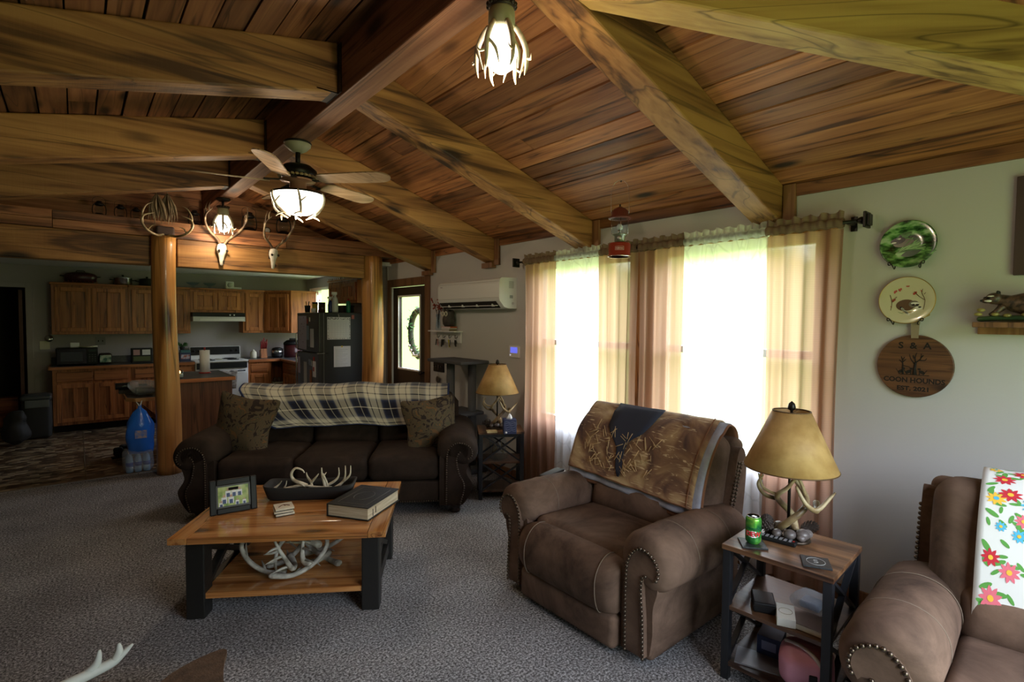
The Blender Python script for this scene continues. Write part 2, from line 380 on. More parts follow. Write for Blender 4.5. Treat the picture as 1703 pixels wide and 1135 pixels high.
M_['beam'] = wood('rough_sawn_beam', (0.09,0.038,0.012), (0.29,0.135,0.040), (0.46,0.240,0.074), axis=0, rough=0.6, gscale=0.7, streak=0.65, saw=0.8, bump=0.5, bv=0.12)
M_['ridge'] = wood('ridge_beam_wood', (0.09,0.038,0.018), (0.20,0.085,0.042), (0.32,0.155,0.08), axis=1, rough=0.6, gscale=0.7, streak=0.5, saw=0.8, bump=0.5, bv=0.1)
M_['log'] = wood('peeled_log', (0.22,0.09,0.025), (0.46,0.21,0.06), (0.62,0.32,0.10), axis=2, rough=0.35, gscale=0.5, streak=0.6, bv=0.1, coat=0.2)
M_['trimwood'] = wood('stained_trim', (0.14,0.06,0.025), (0.24,0.11,0.045), (0.32,0.16,0.07), axis=2, rough=0.5, knots=False)
M_['oak'] = wood('oak_cabinet', (0.20,0.060,0.018), (0.38,0.120,0.032), (0.50,0.180,0.052), axis=2, rough=0.4, gscale=1.3, knots=False, bv=0.12)
M_['oakx'] = wood('oak_drawer', (0.20,0.060,0.018), (0.38,0.120,0.032), (0.50,0.180,0.052), axis=0, rough=0.4, gscale=1.3, knots=False, bv=0.12)
M_['panel'] = wood('dark_unseen_panel', (0.05,0.03,0.015), (0.12,0.07,0.035), (0.18,0.11,0.06), axis=2, rough=0.6)
M_['gap'] = plain('dark_gap', (0.012,0.008,0.006), 0.9)
M_['black'] = plain('black_plastic', (0.010,0.010,0.011), 0.45, spec=0.3)
M_['matblack'] = plain('matte_black', (0.015,0.014,0.014), 0.7)
M_['bmetal'] = plain('black_metal', (0.02,0.018,0.016), 0.4, 0.6)
M_['bronze'] = plain('dark_bronze', (0.05,0.035,0.025), 0.4, 0.7)
M_['steel'] = plain('stainless_steel', (0.6,0.6,0.6), 0.25, 1)
M_['chrome'] = plain('chrome', (0.8,0.8,0.8), 0.1, 1)
M_['white'] = plain('white_enamel', (0.80,0.80,0.79), 0.3)
M_['paper'] = plain('white_paper', (0.80,0.80,0.82), 0.8)
M_['cream'] = plain('cream_plastic', (0.70,0.66,0.52), 0.5)
M_['antler'] = ramp_mat('antler_bone', [(0.35,(0.32,0.24,0.15)),(0.5,(0.62,0.54,0.40)),(0.7,(0.80,0.75,0.62))], scale=14, detail=5, rough=0.5, bump=0.3)
M_['antlergrey'] = ramp_mat('weathered_antler', [(0.35,(0.22,0.20,0.16)),(0.5,(0.42,0.40,0.34)),(0.7,(0.66,0.64,0.57))], scale=16, detail=5, rough=0.55, bump=0.3)
M_['antlerdark'] = ramp_mat('dark_antler', [(0.35,(0.05,0.03,0.02)),(0.5,(0.16,0.10,0.06)),(0.7,(0.48,0.38,0.24))], scale=11, detail=5, rough=0.5, bump=0.3)
M_['antlerwarm'] = ramp_mat('resin_antler', [(0.35,(0.10,0.06,0.03)),(0.5,(0.32,0.23,0.12)),(0.68,(0.62,0.52,0.33))], scale=9, detail=5, rough=0.4, bump=0.2)
M_['bone'] = ramp_mat('bleached_skull', [(0.35,(0.62,0.58,0.48)),(0.6,(0.85,0.82,0.74))], scale=18, detail=5, rough=0.6, bump=0.3)
M_['leather'] = fabric('brown_suede', (0.055,0.032,0.022), (0.195,0.122,0.085), scale=3.5)
M_['sofafab'] = fabric('dark_brown_suede', (0.017,0.010,0.007), (0.040,0.025,0.017), scale=5)
M_['nail'] = plain('antique_brass_nail', (0.13,0.10,0.075), 0.32, 0.9)
M_['cord'] = plain('seam_thread', (0.20,0.15,0.11), 0.8)
M_['glass'] = glass_mat('window_glass')
M_['clear'] = glass_mat('clear_plastic', (0.85,0.92,0.97))
M_['red'] = plain('red_enamel', (0.35,0.02,0.015), 0.3)
M_['blue'] = plain('blue_print', (0.02,0.12,0.55), 0.4)
M_['green'] = plain('leaf_green', (0.04,0.13,0.03), 0.6, var=0.4, bscale=40)
M_['yellow'] = plain('yellow_plastic', (0.75,0.55,0.03), 0.5)
M_['counter'] = plain('dark_laminate', (0.045,0.045,0.05), 0.35, var=0.3, bscale=200)
def film_mat(name, col=(0.75,0.85,0.95), a=0.35):
    m, nt, N, L, b = newmat(name); N.remove(b); out = N['Material Output']; tr = N.new('ShaderNodeBsdfTransparent'); df = N.new('ShaderNodeBsdfDiffuse'); df.inputs[0].default_value = (*col, 1); gl = N.new('ShaderNodeBsdfGlossy'); gl.inputs['Roughness'].default_value = 0.12
    nz = N.new('ShaderNodeTexNoise'); nz.inputs['Scale'].default_value = 28; nz.inputs['Detail'].default_value = 4; bp = N.new('ShaderNodeBump'); bp.inputs['Strength'].default_value = 1; bp.inputs['Distance'].default_value = 0.02; L.new(nz.outputs['Fac'], bp.inputs['Height']); L.new(bp.outputs[0], gl.inputs['Normal'])
    m1 = N.new('ShaderNodeMixShader'); m1.inputs[0].default_value = 0.5; L.new(df.outputs[0], m1.inputs[1]); L.new(gl.outputs[0], m1.inputs[2]); m2 = N.new('ShaderNodeMixShader'); m2.inputs[0].default_value = a; L.new(tr.outputs[0], m2.inputs[1]); L.new(m1.outputs[0], m2.inputs[2]); L.new(m2.outputs[0], out.inputs[0]); return m
M_['film'] = film_mat('crinkled_film')
M_['sheer'] = sheer_mat('sheer_white_voile', (0.92,0.92,0.93), 0.10, 0.72, 'leaf')
M_['brownsheer'] = sheer_mat('brown_striped_voile', (0.76,0.46,0.32), 0.08, 0.62, 'weave_folds')
# ================================================================ ROOM SHELL
WX = 3.35; SL = 0.34; RX = 1.22; RZ = 3.154; ZW = 2.43; LX = -3.2; SLL = 0.22; GY = 6.98; RY = -0.6; KY = 10.05; KZ = 2.33
def zr(x): return RZ - SL*(x-RX)
def zl(x): return RZ - SLL*(RX-x)
# carpet
def carpet_mat():
    m, nt, N, L, b = newmat('grey_beige_carpet'); pset(b, None, 0.95, spec=0.1)
    tc = N.new('ShaderNodeTexCoord')
    n1 = N.new('ShaderNodeTexNoise'); n1.inputs['Scale'].default_value = 88; n1.inputs['Detail'].default_value = 4; n1.inputs['Roughness'].default_value = 0.8; L.new(tc.outputs['Object'], n1.inputs['Vector'])
    n2 = N.new('ShaderNodeTexNoise'); n2.inputs['Scale'].default_value = 2.2; n2.inputs['Detail'].default_value = 4; L.new(tc.outputs['Object'], n2.inputs['Vector'])
    r = N.new('ShaderNodeValToRGB'); L.new(n1.outputs['Fac'], r.inputs[0]); e = r.color_ramp.elements
    e[0].position = 0.39; e[0].color = (0.06,0.058,0.058,1); e[1].position = 0.61; e[1].color = (0.66,0.66,0.68,1); k = e.new(0.5); k.color = (0.24,0.235,0.24,1)
    mr = N.new('ShaderNodeMapRange'); L.new(n2.outputs['Fac'], mr.inputs['Value']); mr.inputs['From Min'].default_value = 0.3; mr.inputs['From Max'].default_value = 0.7; mr.inputs['To Min'].default_value = 0.78; mr.inputs['To Max'].default_value = 1.15
    s = N.new('ShaderNodeVectorMath'); s.operation = 'SCALE'; L.new(r.outputs[0], s.inputs[0]); L.new(mr.outputs[0], s.inputs['Scale']); L.new(s.outputs[0], b.inputs['Base Color'])
    bp = N.new('ShaderNodeBump'); bp.inputs['Strength'].default_value = 0.8; bp.inputs['Distance'].default_value = 0.012; L.new(n1.outputs['Fac'], bp.inputs['Height']); L.new(bp.outputs[0], b.inputs['Normal'])
    return m
def vinyl_mat():
    m, nt, N, L, b = newmat('pebbled_vinyl'); pset(b, None, 0.35)
    tc = N.new('ShaderNodeTexCoord'); mp = N.new('ShaderNodeMapping'); mp.inputs['Scale'].default_value = (11, 20, 1); L.new(tc.outputs['Object'], mp.inputs[0])
    v = N.new('ShaderNodeTexVoronoi'); v.distance = 'CHEBYCHEV'; v.inputs['Scale'].default_value = 1; L.new(mp.outputs[0], v.inputs['Vector'])
    sp = N.new('ShaderNodeSeparateColor'); L.new(v.outputs['Color'], sp.inputs[0])
    r = N.new('ShaderNodeValToRGB'); L.new(sp.outputs[0], r.inputs[0]); e = r.color_ramp.elements
    e[0].position = 0.0; e[0].color = (0.05,0.035,0.025,1); e[1].position = 1; e[1].color = (0.52,0.42,0.28,1); k = e.new(0.45); k.color = (0.12,0.075,0.045,1); k = e.new(0.75); k.color = (0.28,0.20,0.12,1)
    L.new(r.outputs[0], b.inputs['Base Color']); return m
struct(MB().box(LX-0.1, WX+0.1, RY-0.1, 6.54, -0.1, 0.0), 'floor', carpet_mat())
struct(MB().box(LX-0.1, WX+0.1, 6.54, KY+1.6, -0.1, -0.004), 'floor_kitchen', vinyl_mat())
b = MB().box(LX, 2.9, 6.53, 6.552, -0.001, 0.006); struct(b, 'trim_carpet_edge', plain('carpet_edge', (0.2,0.18,0.16), 0.9))
b = MB().box(-0.02+0.06, 0.05, 6.56, KY-0.6, -0.0035, -0.0015); struct(b, 'trim_vinyl_seam', plain('vinyl_seam', (0.16,0.12,0.08), 0.6))
# window wall with openings: window pair, door, kitchen window
def wall_x(name, x0, x1, yr, ztop, holes, m):
    # slab between x0..x1; holes = [(y0,y1,z0,z1)] sorted in y
    b = MB(); y = yr[0]
    for (a, c, z0, z1) in holes:
        b.box(x0, x1, y, a, 0, ztop); b.box(x0, x1, a, c, 0, z0); b.box(x0, x1, a, c, z1, ztop); y = c
    b.box(x0, x1, y, yr[1], 0, ztop); return struct(b, name, m)
def wall_y(name, y0, y1, xr, ztop, holes, m):
    b = MB(); x = xr[0]
    for (a, c, z0, z1) in holes:
        b.box(x, a, y0, y1, 0, ztop); b.box(a, c, y0, y1, 0, z0); b.box(a, c, y0, y1, z1, ztop); x = c
    b.box(x, xr[1], y0, y1, 0, ztop); return struct(b, name, m)
wall_x('wall_right', WX, WX+0.1, (RY-0.1, 6.9), 2.44, [(1.20,2.30,0.68,2.12),(2.55,3.65,0.68,2.12),(5.69,6.61,0.0,2.04)], M_['wall'])
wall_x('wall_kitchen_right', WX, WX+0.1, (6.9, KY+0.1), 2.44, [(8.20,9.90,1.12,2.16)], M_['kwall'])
wall_y('wall_rear', RY-0.1, RY, (LX-0.1, WX+0.1), 2.36, [(0.9,2.8,0.05,2.1)], M_['wall'])
wall_x('wall_left', LX-0.1, LX, (RY-0.1, KY+0.1), 2.2, [], M_['panel'])  # unseen wall; its dark panelling is invented to cut bounced light
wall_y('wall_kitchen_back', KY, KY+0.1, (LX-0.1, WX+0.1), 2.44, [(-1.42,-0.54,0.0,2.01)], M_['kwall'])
b = MB().box(LX-0.1, LX, 6.9, KY+0.1, 2.2, 2.44).box(LX-0.1, WX+0.1, 6.62, KY+0.1, KZ, KZ+0.05); struct(b, 'ceiling_kitchen', M_['kceil'])
# dark hall beyond the kitchen doorway
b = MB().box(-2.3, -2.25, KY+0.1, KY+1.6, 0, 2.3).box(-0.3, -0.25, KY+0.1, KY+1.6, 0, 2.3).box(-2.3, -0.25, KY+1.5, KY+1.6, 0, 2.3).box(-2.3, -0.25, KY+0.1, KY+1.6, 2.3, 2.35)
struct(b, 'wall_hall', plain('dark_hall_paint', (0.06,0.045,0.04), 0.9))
# gable wall (boards) above the header
b = MB()
z = 2.30; k = 0
while z < 3.2:
    h = 0.165; b.rnd = random.random()
    x0 = LX; x1 = WX
    z1 = min(z+h-0.004, 3.2)
    xr_ = RX + (RZ+0.05 - z)/SL; xl_ = RX - (RZ+0.05 - z)/SLL
    xr1 = RX + (RZ+0.05 - z1)/SL; xl1 = RX - (RZ+0.05 - z1)/SLL
    xa, xb, xc, xd = max(LX, xl_), min(WX, xr_), max(LX, xl1), min(WX, xr1)
    if xd <= xc: xd = xc = RX
    b.hexa([(xa,GY,z),(xb,GY,z),(xb,GY+0.06,z),(xa,GY+0.06,z),(xc,GY,z1),(xd,GY,z1),(xd,GY+0.06,z1),(xc,GY+0.06,z1)])
    z += h
struct(b, 'wall_gable', M_['plank_x'])
# ceiling planks: right slope, left slope, hip end
def hipR(x): return 1.67 - (x-RX)          # y of the hip line on the right slope
def hipL(x): return 1.67 - (RX-x)*SLL/SL   # on the left slope
b = MB(); bw = 0.135; n = int((WX-RX)/bw*1.05)+1; xs = [RX + (WX+0.1-RX)*i/n for i in range(n+1)]
def plank(b, xa, xb, ya0, ya1, yb0, yb1, zf, th=0.025):
    # xa/xb edges; y range at each edge
    za, zb = zf(xa), zf(xb)
    b.hexa([(xa,ya0,za),(xb,yb0,zb),(xb,yb1,zb),(xa,ya1,za),(xa,ya0,za+th),(xb,yb0,zb+th),(xb,yb1,zb+th),(xa,ya1,za+th)])
for i in range(n):
    xa, xb = xs[i]+random.uniform(.002,.006), xs[i+1]-random.uniform(.002,.006)
    cuts = sorted(random.uniform(2.5, 6.5) for _ in range(1)); j = random.uniform(-0.004, 0.004)
    yc = cuts[0]; f = lambda x: zr(x)+j
    b.rnd = random.random(); plank(b, xa, xb, hipR(xa), yc-0.002, hipR(xb), yc-0.002, f)
    b.rnd = random.random(); plank(b, xa, xb, yc+0.002, GY+0.03, yc+0.002, GY+0.03, f)
struct(b, 'ceiling_right', M_['plank_y'])
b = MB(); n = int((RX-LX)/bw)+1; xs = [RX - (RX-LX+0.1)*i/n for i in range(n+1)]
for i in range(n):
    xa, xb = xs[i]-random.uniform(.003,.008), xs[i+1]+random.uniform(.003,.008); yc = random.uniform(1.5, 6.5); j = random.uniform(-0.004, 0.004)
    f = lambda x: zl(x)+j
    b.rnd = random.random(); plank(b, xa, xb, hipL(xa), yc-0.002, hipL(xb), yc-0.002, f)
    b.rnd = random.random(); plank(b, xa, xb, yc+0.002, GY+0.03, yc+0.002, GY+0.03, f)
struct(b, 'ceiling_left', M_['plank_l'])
b = MB(); ys = [1.67 - (1.67-RY+0.1)*i/17 for i in range(18)]
for i in range(17):
    ya, yb = ys[i]-0.003, ys[i+1]+0.003; b.rnd = random.random()
    za, zb = RZ-SL*(1.67-ya), RZ-SL*(1.67-yb); ra, rb = RX+(1.67-ya), RX+(1.67-yb); la, lb = RX-(1.67-ya)*SL/SLL, RX-(1.67-yb)*SL/SLL
    b.hexa([(la,ya,za),(ra,ya,za),(rb,yb,zb),(lb,yb,zb),(la,ya,za+.025),(ra,ya,za+.025),(rb,yb,zb+.025),(lb,yb,zb+.025)])
struct(b, 'ceiling_rear', M_['plank_x'])
# roof deck over the planks
b = MB(); t = 0.03; P = lambda x, y, z: (x, y, z)
b.hexa([(RX,1.67,RZ+t),(WX+.2,1.67-(WX+.2-RX),zr(WX+.2)+t),(WX+.2,GY+.1,zr(WX+.2)+t),(RX,GY+.1,RZ+t),(RX,1.67,RZ+.1),(WX+.2,1.67-(WX+.2-RX),zr(WX+.2)+.1),(WX+.2,GY+.1,zr(WX+.2)+.1),(RX,GY+.1,RZ+.1)])
b.hexa([(LX-.2,hipL(LX-.2),zl(LX-.2)+t),(RX,1.67,RZ+t),(RX,GY+.1,RZ+t),(LX-.2,GY+.1,zl(LX-.2)+t),(LX-.2,hipL(LX-.2),zl(LX-.2)+.1),(RX,1.67,RZ+.1),(RX,GY+.1,RZ+.1),(LX-.2,GY+.1,zl(LX-.2)+.1)])
yb = RY-0.25; zb = RZ-SL*(1.67-yb)+t
b.hexa([(RX-(1.67-yb)*SL/SLL,yb,zb),(RX+(1.67-yb),yb,zb),(RX+.01,1.67,RZ+t),(RX-.01,1.67,RZ+t),(RX-(1.67-yb)*SL/SLL,yb,zb+.1),(RX+(1.67-yb),yb,zb+.1),(RX+.01,1.67,RZ+.1),(RX-.01,1.67,RZ+.1)])
struct(b, 'ceiling_deck', M_['gap'])
b = MB().box(LX-.2, WX+.2, GY+0.06, GY+0.1, 2.3, 3.3).box(LX-.2, WX+.2, GY+.05, KY+.2, 2.42, 2.5); struct(b, 'ceiling_kitchen_roof', M_['gap'])
# ridge beam
t_ = MB().box(1.15, 1.29, 1.42, GY, 2.833, 3.16).build('ridge_beam', M_['ridge'], None, bevel=0.008)
tag(t_, 'long dark ridge beam running along the peak of the ceiling', 'beam')
# rafters (beams) right
def rafter(y, label, w=0.165, side=1, z_end=2.21, extra=0):
    if side > 0:
        x0, x1 = 1.29, WX-0.005; th = 0.235; L = x1-x0
        o = thing('ceiling_beam', label, 'beam', (x0, y, zr(x0)), 0, 'sloping ceiling beams on the window side')
        b = MB(); b.hexa([(0,-w/2,-th),(L,-w/2,-th-SL*L),(L,w/2,-th-SL*L),(0,w/2,-th),(0,-w/2,0),(L,-w/2,-SL*L),(L,w/2,-SL*L),(0,w/2,0)])
        b.build('beam_timber', M_['beam'], o, bevel=0.01)
        zb = -SL*L
        b = MB().box(L-0.03, L, -w/2-0.075, -w/2-0.005, zb-th-0.03, zb+0.0); b.build('end_board', M_['trimwood'], o, bevel=0.002)
        b = MB().box(L-0.06, L, -w/2-0.005, w/2+0.005, zb-th-0.055, zb-th-0.002); b.build('ledger_block', M_['trimwood'], o, bevel=0.002)
    else:
        x0, x1 = 1.15, LX+0.005; th = 0.275; L = x1-x0
        o = thing('ceiling_beam', label, 'beam', (x0, y, zl(x0)), 0, 'sloping ceiling beams on the far side of the ridge')
        b = MB(); b.hexa([(L,-w/2,-th+SLL*L),(0,-w/2,-th),(0,w/2,-th),(L,w/2,-th+SLL*L),(L,-w/2,SLL*L),(0,-w/2,0),(0,w/2,0),(L,w/2,SLL*L)])
        b.build('beam_timber', M_['beam'], o, bevel=0.01)
        b = MB().box(-0.004, 0.0, -w/2-0.05, w/2+0.01, -th-0.012, -0.02).box(-0.12, 0, -w/2, w/2, -th-0.008, -th-0.001); b.build('joist_bracket', M_['bmetal'], o)
    return o
rafter(1.50, 'golden ceiling beam on the window side, nearest above the right curtain panel')
rafter(3.03, 'ceiling beam on the window side ending left of the hanging red lantern')
rafter(4.36, 'ceiling beam on the window side ending above the wall air conditioner')
rafter(5.60, 'farthest ceiling beam on the window side, ending above the front door')
rafter(2.99, 'nearest and largest ceiling beam left of the ridge, at the top left', side=-1)
rafter(4.46, 'middle ceiling beam left of the ridge with a steel joist bracket', side=-1)
rafter(5.70, 'farthest ceiling beam left of the ridge, just before the header wall', side=-1)
# hip beam
def hip():
    a = Vector((1.25, 1.64, zr(1.25))); c = Vector((WX, -0.46, zr(WX))); d = (c-a); hl = Vector((d.x, d.y, 0)).length; dz = d.z
    o = thing('hip_beam', 'diagonal hip beam tinted yellowish by daylight crossing the top right corner', 'beam', a, RAD(-45))
    w = 0.15; th = 0.235
    MB().hexa([(0,-w/2,-th),(hl,-w/2,dz-th),(hl,w/2,dz-th),(0,w/2,-th),(0,-w/2,0),(hl,-w/2,dz),(hl,w/2,dz),(0,w/2,0)]).build('beam_timber', wood('hip_beam_wood_daylit', (0.16,0.085,0.02), (0.42,0.26,0.07), (0.56,0.38,0.11), axis=0, gscale=0.7, streak=0.65, saw=0.8, bump=0.5, bv=0.05, knots=False), o, bevel=0.01)  # beam wood yellowed and brightened: the daylight tint is put into its colour
hip()
# wall-top trim strip under the ceiling
b = MB()
for (a, c) in ((-0.6, 1.42), (1.59, 2.94), (3.12, 4.27), (4.45, 5.51), (5.69, 6.9)): b.rnd = random.random(); b.box(WX-0.02, WX, a, c, ZW-0.07, ZW+0.0)
struct(b, 'trim_ceiling', M_['plank_y'])
# header: heavy beam course and upper boards with a ledge behind
def hdr(x0, x1, label):
    o = thing('header_beam', label, 'beam', (x0, 6.40, 2.13)); MB().box(0, x1-x0, 0, 0.16, 0, 0.285).build('beam_timber', M_['beam'], o, bevel=0.008); return o
hdr(LX, 0.60, 'heavy header beam over the kitchen opening, left of the log post')
hdr(0.82, 2.86, 'heavy header beam over the kitchen opening, between the two log posts')
b = MB()
for (a, c) in ((LX, -0.15), (-0.146, 1.9), (1.904, WX-0.01)):
    for z0, z1 in ((2.418, 2.50), (2.503, 2.583)): b.rnd = random.random(); b.box(a, c, 6.395, 6.55, z0, z1)
t = b.build('header_ledge', M_['plank_x'], None, bevel=0.003); tag(t, 'plank ledge board above the kitchen header that holds lanterns', 'ledge')
MB().box(LX, WX-.01, 6.555, GY, 2.555, 2.58).build('ledge_top', M_['plank_x'], t)
# log posts
def log(x, y, r, h, label, name='log_post', seed=0, crack=False):
    prof = []
    N_ = 26
    o = MB(); rings = []
    for i in range(N_+1):
        z = h*i/N_; ring = []
        for k in range(28):
            a = 2*pi*k/28; q = r*(1+0.05*mnoise.noise(Vector((cos(a)*1.2+seed, sin(a)*1.2, z*0.9)))+0.015*mnoise.noise(Vector((cos(a)*6, sin(a)*6, z*3+seed))) + 0.06*(1-z/h)**2)
            ring.append((x+q*cos(a)+0.012*sin(z*2+seed), y+q*sin(a), z))
        rings.append(ring)
    o.loft(rings); t = o.build(name, M_['log'], None); return tag(t, label, 'post')
log(0.705, 6.36, 0.107, 2.42, 'peeled log post at the kitchen opening, in front of the small bar table', seed=1)
log(3.02, 6.52, 0.135, 2.42, 'thick log post beside the front door, right of the refrigerator', seed=5)
# king post stub behind ridge
b = MB().box(1.13, 1.31, 6.78, 6.9, 2.585, 2.833); t = b.build('king_post', M_['ridge'], None, bevel=0.004); tag(t, 'short post on the ledge carrying the far end of the ridge beam', 'post')
# window units
def window(n, y0, y1, z0, z1, x=WX, cas=True):
    f = MB(); g = 0.045
    f.box(x+0.03, x+0.09, y0, y0+g, z0, z1).box(x+0.03, x+0.09, y1-g, y1, z0, z1).box(x+0.03, x+0.09, y0+g, y1-g, z0, z0+g).box(x+0.03, x+0.09, y0+g, y1-g, z1-g, z1)
    o = struct(f, 'window_%d' % n, M_['white'], bevel=0.003)
    MB().box(x+0.035, x+0.075, y0+g, y1-g, (z0+z1)/2-0.025, (z0+z1)/2+0.025).build('meeting_rail', M_['white'], o, bevel=0.002)
    MB().box(x+0.055, x+0.059, y0+g, y1-g, z0+g, z1-g).build('glass_pane', M_['glass'], o)
    return o
window(1, 1.20, 2.30, 0.68, 2.12); window(2, 2.55, 3.65, 0.68, 2.12); window(3, 8.20, 9.90, 1.12, 2.16)
def wtrim():
    b = MB(); x0, x1 = WX-0.022, WX
    b.box(x0, x1, 1.115, 1.20, 0.60, 2.20).box(x0, x1, 2.30, 2.55, 0.60, 2.13).box(x0, x1, 3.65, 3.735, 0.60, 2.13).box(x0, x1, 1.20, 2.30, 0.60, 0.68).box(x0, x1, 2.55, 3.65, 0.60, 0.68).box(x0, x1, 1.20, 2.30, 2.12, 2.20).box(x0, x1, 2.55, 3.65, 2.12, 2.20)
    struct(b, 'trim_window', wood('window_casing_wood', (0.22,0.10,0.03), (0.36,0.18,0.06), (0.46,0.25,0.09), axis=2, knots=False), bevel=0.003)
wtrim()
for n, x0, x1 in ((4, 0.9, 2.8),):
    b = MB(); b.box(x0, x1, RY-0.06, RY-0.02, 0.05, 0.13).box(x0, x1, RY-0.06, RY-0.02, 2.04, 2.1).box(x0, x0+.05, RY-0.06, RY-0.02, .13, 2.04).box(x1-.05, x1, RY-0.06, RY-0.02, .13, 2.04).box((x0+x1)/2-.03, (x0+x1)/2+.03, RY-0.06, RY-0.02, .13, 2.04)
    struct(b, 'window_%d' % n, M_['white'])
# front door in the right wall
def front_door():
    b = MB(); y0, y1 = 5.70, 6.60; x0, x1 = WX+0.02, WX+0.065; ga, gb, gz0, gz1 = 5.87, 6.43, 0.95, 1.90
    b.box(x0, x1, y0, ga, 0.01, 2.03).box(x0, x1, gb, y1, 0.01, 2.03).box(x0, x1, ga, gb, 0.01, gz0).box(x0, x1, ga, gb, gz1, 2.03)
    o = struct(b, 'door_1', plain('dark_stained_door', (0.030,0.016,0.010), 0.6), bevel=0.002)
    f = MB(); t = 0.022
    f.box(x0-.012, x0, ga-t, ga, gz0-t, gz1+t).box(x0-.012, x0, gb, gb+t, gz0-t, gz1+t).box(x0-.012, x0, ga, gb, gz0-t, gz0).box(x0-.012, x0, ga, gb, gz1, gz1+t); f.build('glass_frame', M_['white'], o, bevel=0.002)
    MB().box(x0+.018, x0+.022, ga, gb, gz0, gz1).build('glass_pane', M_['glass'], o)
    h = MB().tube([(x0, 5.76, 0.93), (x0-0.045, 5.76, 0.93)], 0.012, 10); h.ball((x0-0.06, 5.76, 0.93), 0.028); h.build('door_knob', M_['bronze'], o)
    c = MB(); c.box(WX-.02, WX, 5.58, 5.69, 0, 2.14).box(WX-.02, WX, 6.61, 6.70, 0, 2.14).box(WX-.02, WX, 5.69, 6.61, 2.04, 2.14); struct(c, 'trim_door', M_['trimwood'], bevel=0.002)
    # white leaded strips seen in the pane
    w = thing('wreath', 'green leafy wreath with pale flowers hanging outside the front door glass', 'wreath', (WX+0.14, 6.10, 1.42))
    r = MB(); r.tube([(0, 0.23*cos(a*pi/12), 0.30*sin(a*pi/12)) for a in range(25)], 0.04, 8, cap=False); r.build('wreath_ring', plain('dark_twig', (0.03,0.035,0.02), 0.9), w)
    lf = MB(); rr = random.Random(4)
    for k in range(170):
        a = rr.uniform(0, 2*pi); d = Vector((rr.uniform(-0.05,0.03), 0.23*cos(a)+rr.uniform(-.05,.05), 0.30*sin(a)+rr.uniform(-.05,.05)))
        e = Vector((rr.uniform(-1,1), rr.uniform(-1,1), rr.uniform(-1,1))).normalized(); s_ = e.orthogonal().normalized()*0.014; e *= 0.045
        lf.add([d-e, d+s_, d+e, d-s_], [(0,1,2,3)])
    lf.build('leaves', M_['green'], w)
    fl = MB()
    for k in range(26):
        a = rr.uniform(pi*0.9, 2*pi*0.98); fl.ball((-0.05, 0.23*cos(a)+rr.uniform(-.03,.03), 0.30*sin(a)+rr.uniform(-.03,.03)), rr.uniform(.012,.024), 6, 4)
    fl.build('flowers', plain('pale_flower', (0.8,0.62,0.58), 0.7), w)
front_door()
struct(MB().box(WX-0.012, WX, 6.71, 6.76, 0, 2.35), 'trim_corner', plain('grey_trim', (0.35,0.34,0.32), 0.6))
struct(MB().box(WX-0.015, WX, RY, 5.57, 0, 0.10), 'baseboard_right', M_['trimwood'], bevel=0.003)
struct(MB().box(-0.54, -0.47, KY-0.02, KY, 0, 2.08).box(-1.5,-0.54,KY-0.02,KY,2.01,2.08), 'trim_hall_opening', M_['kwall'], bevel=0.003)
o = struct(MB().box(-0.62, -0.58, KY+0.12, KY+0.9, 0.01, 1.98), 'door_2', plain('reddish_door', (0.12,0.035,0.025), 0.5)); MB().ball((-0.64, KY+0.8, 1.0), 0.03).build('door_knob', M_['bronze'], o)
# ================================================================ CURTAINS
def curtain(y0, y1, m, label, group, kind='curtain', x=3.245, z0=0.05, seed=0, amp=0.022, folds=9):
    t = thing(kind, label, 'curtain', (x, (y0+y1)/2, 0), 0, group); w = y1-y0; rr = random.Random(seed)
    ph = [rr.uniform(0, 6.28) for _ in range(6)]
    def X(u, z):
        a = amp*(0.65+0.35*(1-z/2.2))
        return a*sin(u*folds*2*pi/1.0*0.5+ph[0]+0.4*sin(u*9+ph[1])) + 0.35*a*sin(u*folds*5.3+ph[2]+z*0.7) + 0.3*a*sin(z*1.7+ph[3]+u*4)
    nu = max(30, int(folds*9))
    b = MB()
    b.grid(lambda u, v: (X(u, z0+v*(2.12-z0)), (u-0.5)*(w - 0.03*sin(pi*v)), z0+v*(2.12-z0)), nu, 24)
    b.build('curtain_cloth', m, t)
    b = MB()
    def hd(u, v):
        a = 2*pi*v
        return (0.021*cos(a)+0.004*sin(u*w*150), (u-0.5)*w, 2.15+0.027*sin(a)+0.004*sin(u*w*90+ph[4]))
    b.grid(hd, int(w*110), 10); b.build('rod_pocket', m if kind == 'sheer_curtain' else M_['brownhead'], t)
    b = MB()
    b.grid(lambda u, v: (0.010*sin(u*w*130+ph[5])*(0.4+v), (u-0.5)*w, 2.172+v*(0.040+0.008*sin(u*w*80))), int(w*120), 4); b.build('ruffle', m if kind == 'sheer_curtain' else M_['brownhead'], t)
    return t
M_['brownhead'] = sheer_mat('brown_striped_header', (0.42,0.30,0.20), 0.04, 0.3, 'weave_folds')
G = 'brown striped curtain panels on the big window'
curtain(1.055, 1.475, M_['brownsheer'], 'rightmost brown striped curtain panel, behind the right lamp', G, seed=1, folds=8)
curtain(2.03, 2.415, M_['brownsheer'], 'brown curtain panel at the middle of the window, just right of the panel gap', G, seed=2, folds=7)
curtain(2.425, 2.79, M_['brownsheer'], 'brown curtain panel at the middle of the window, behind the hanging lantern', G, seed=3, folds=7)
curtain(3.30, 3.725, M_['brownsheer'], 'leftmost brown striped curtain panel, beside the thermostat', G, seed=4, folds=8)
G = 'white sheers on the big window'
curtain(1.465, 2.04, M_['sheer'], 'wide glowing white sheer curtain on the right half of the window', G, 'sheer_curtain', seed=5, folds=12, x=3.255, amp=.016)
curtain(2.78, 3.31, M_['sheer'], 'glowing white sheer curtain on the left half of the window', G, 'sheer_curtain', seed=6, folds=11, x=3.255, amp=.016)
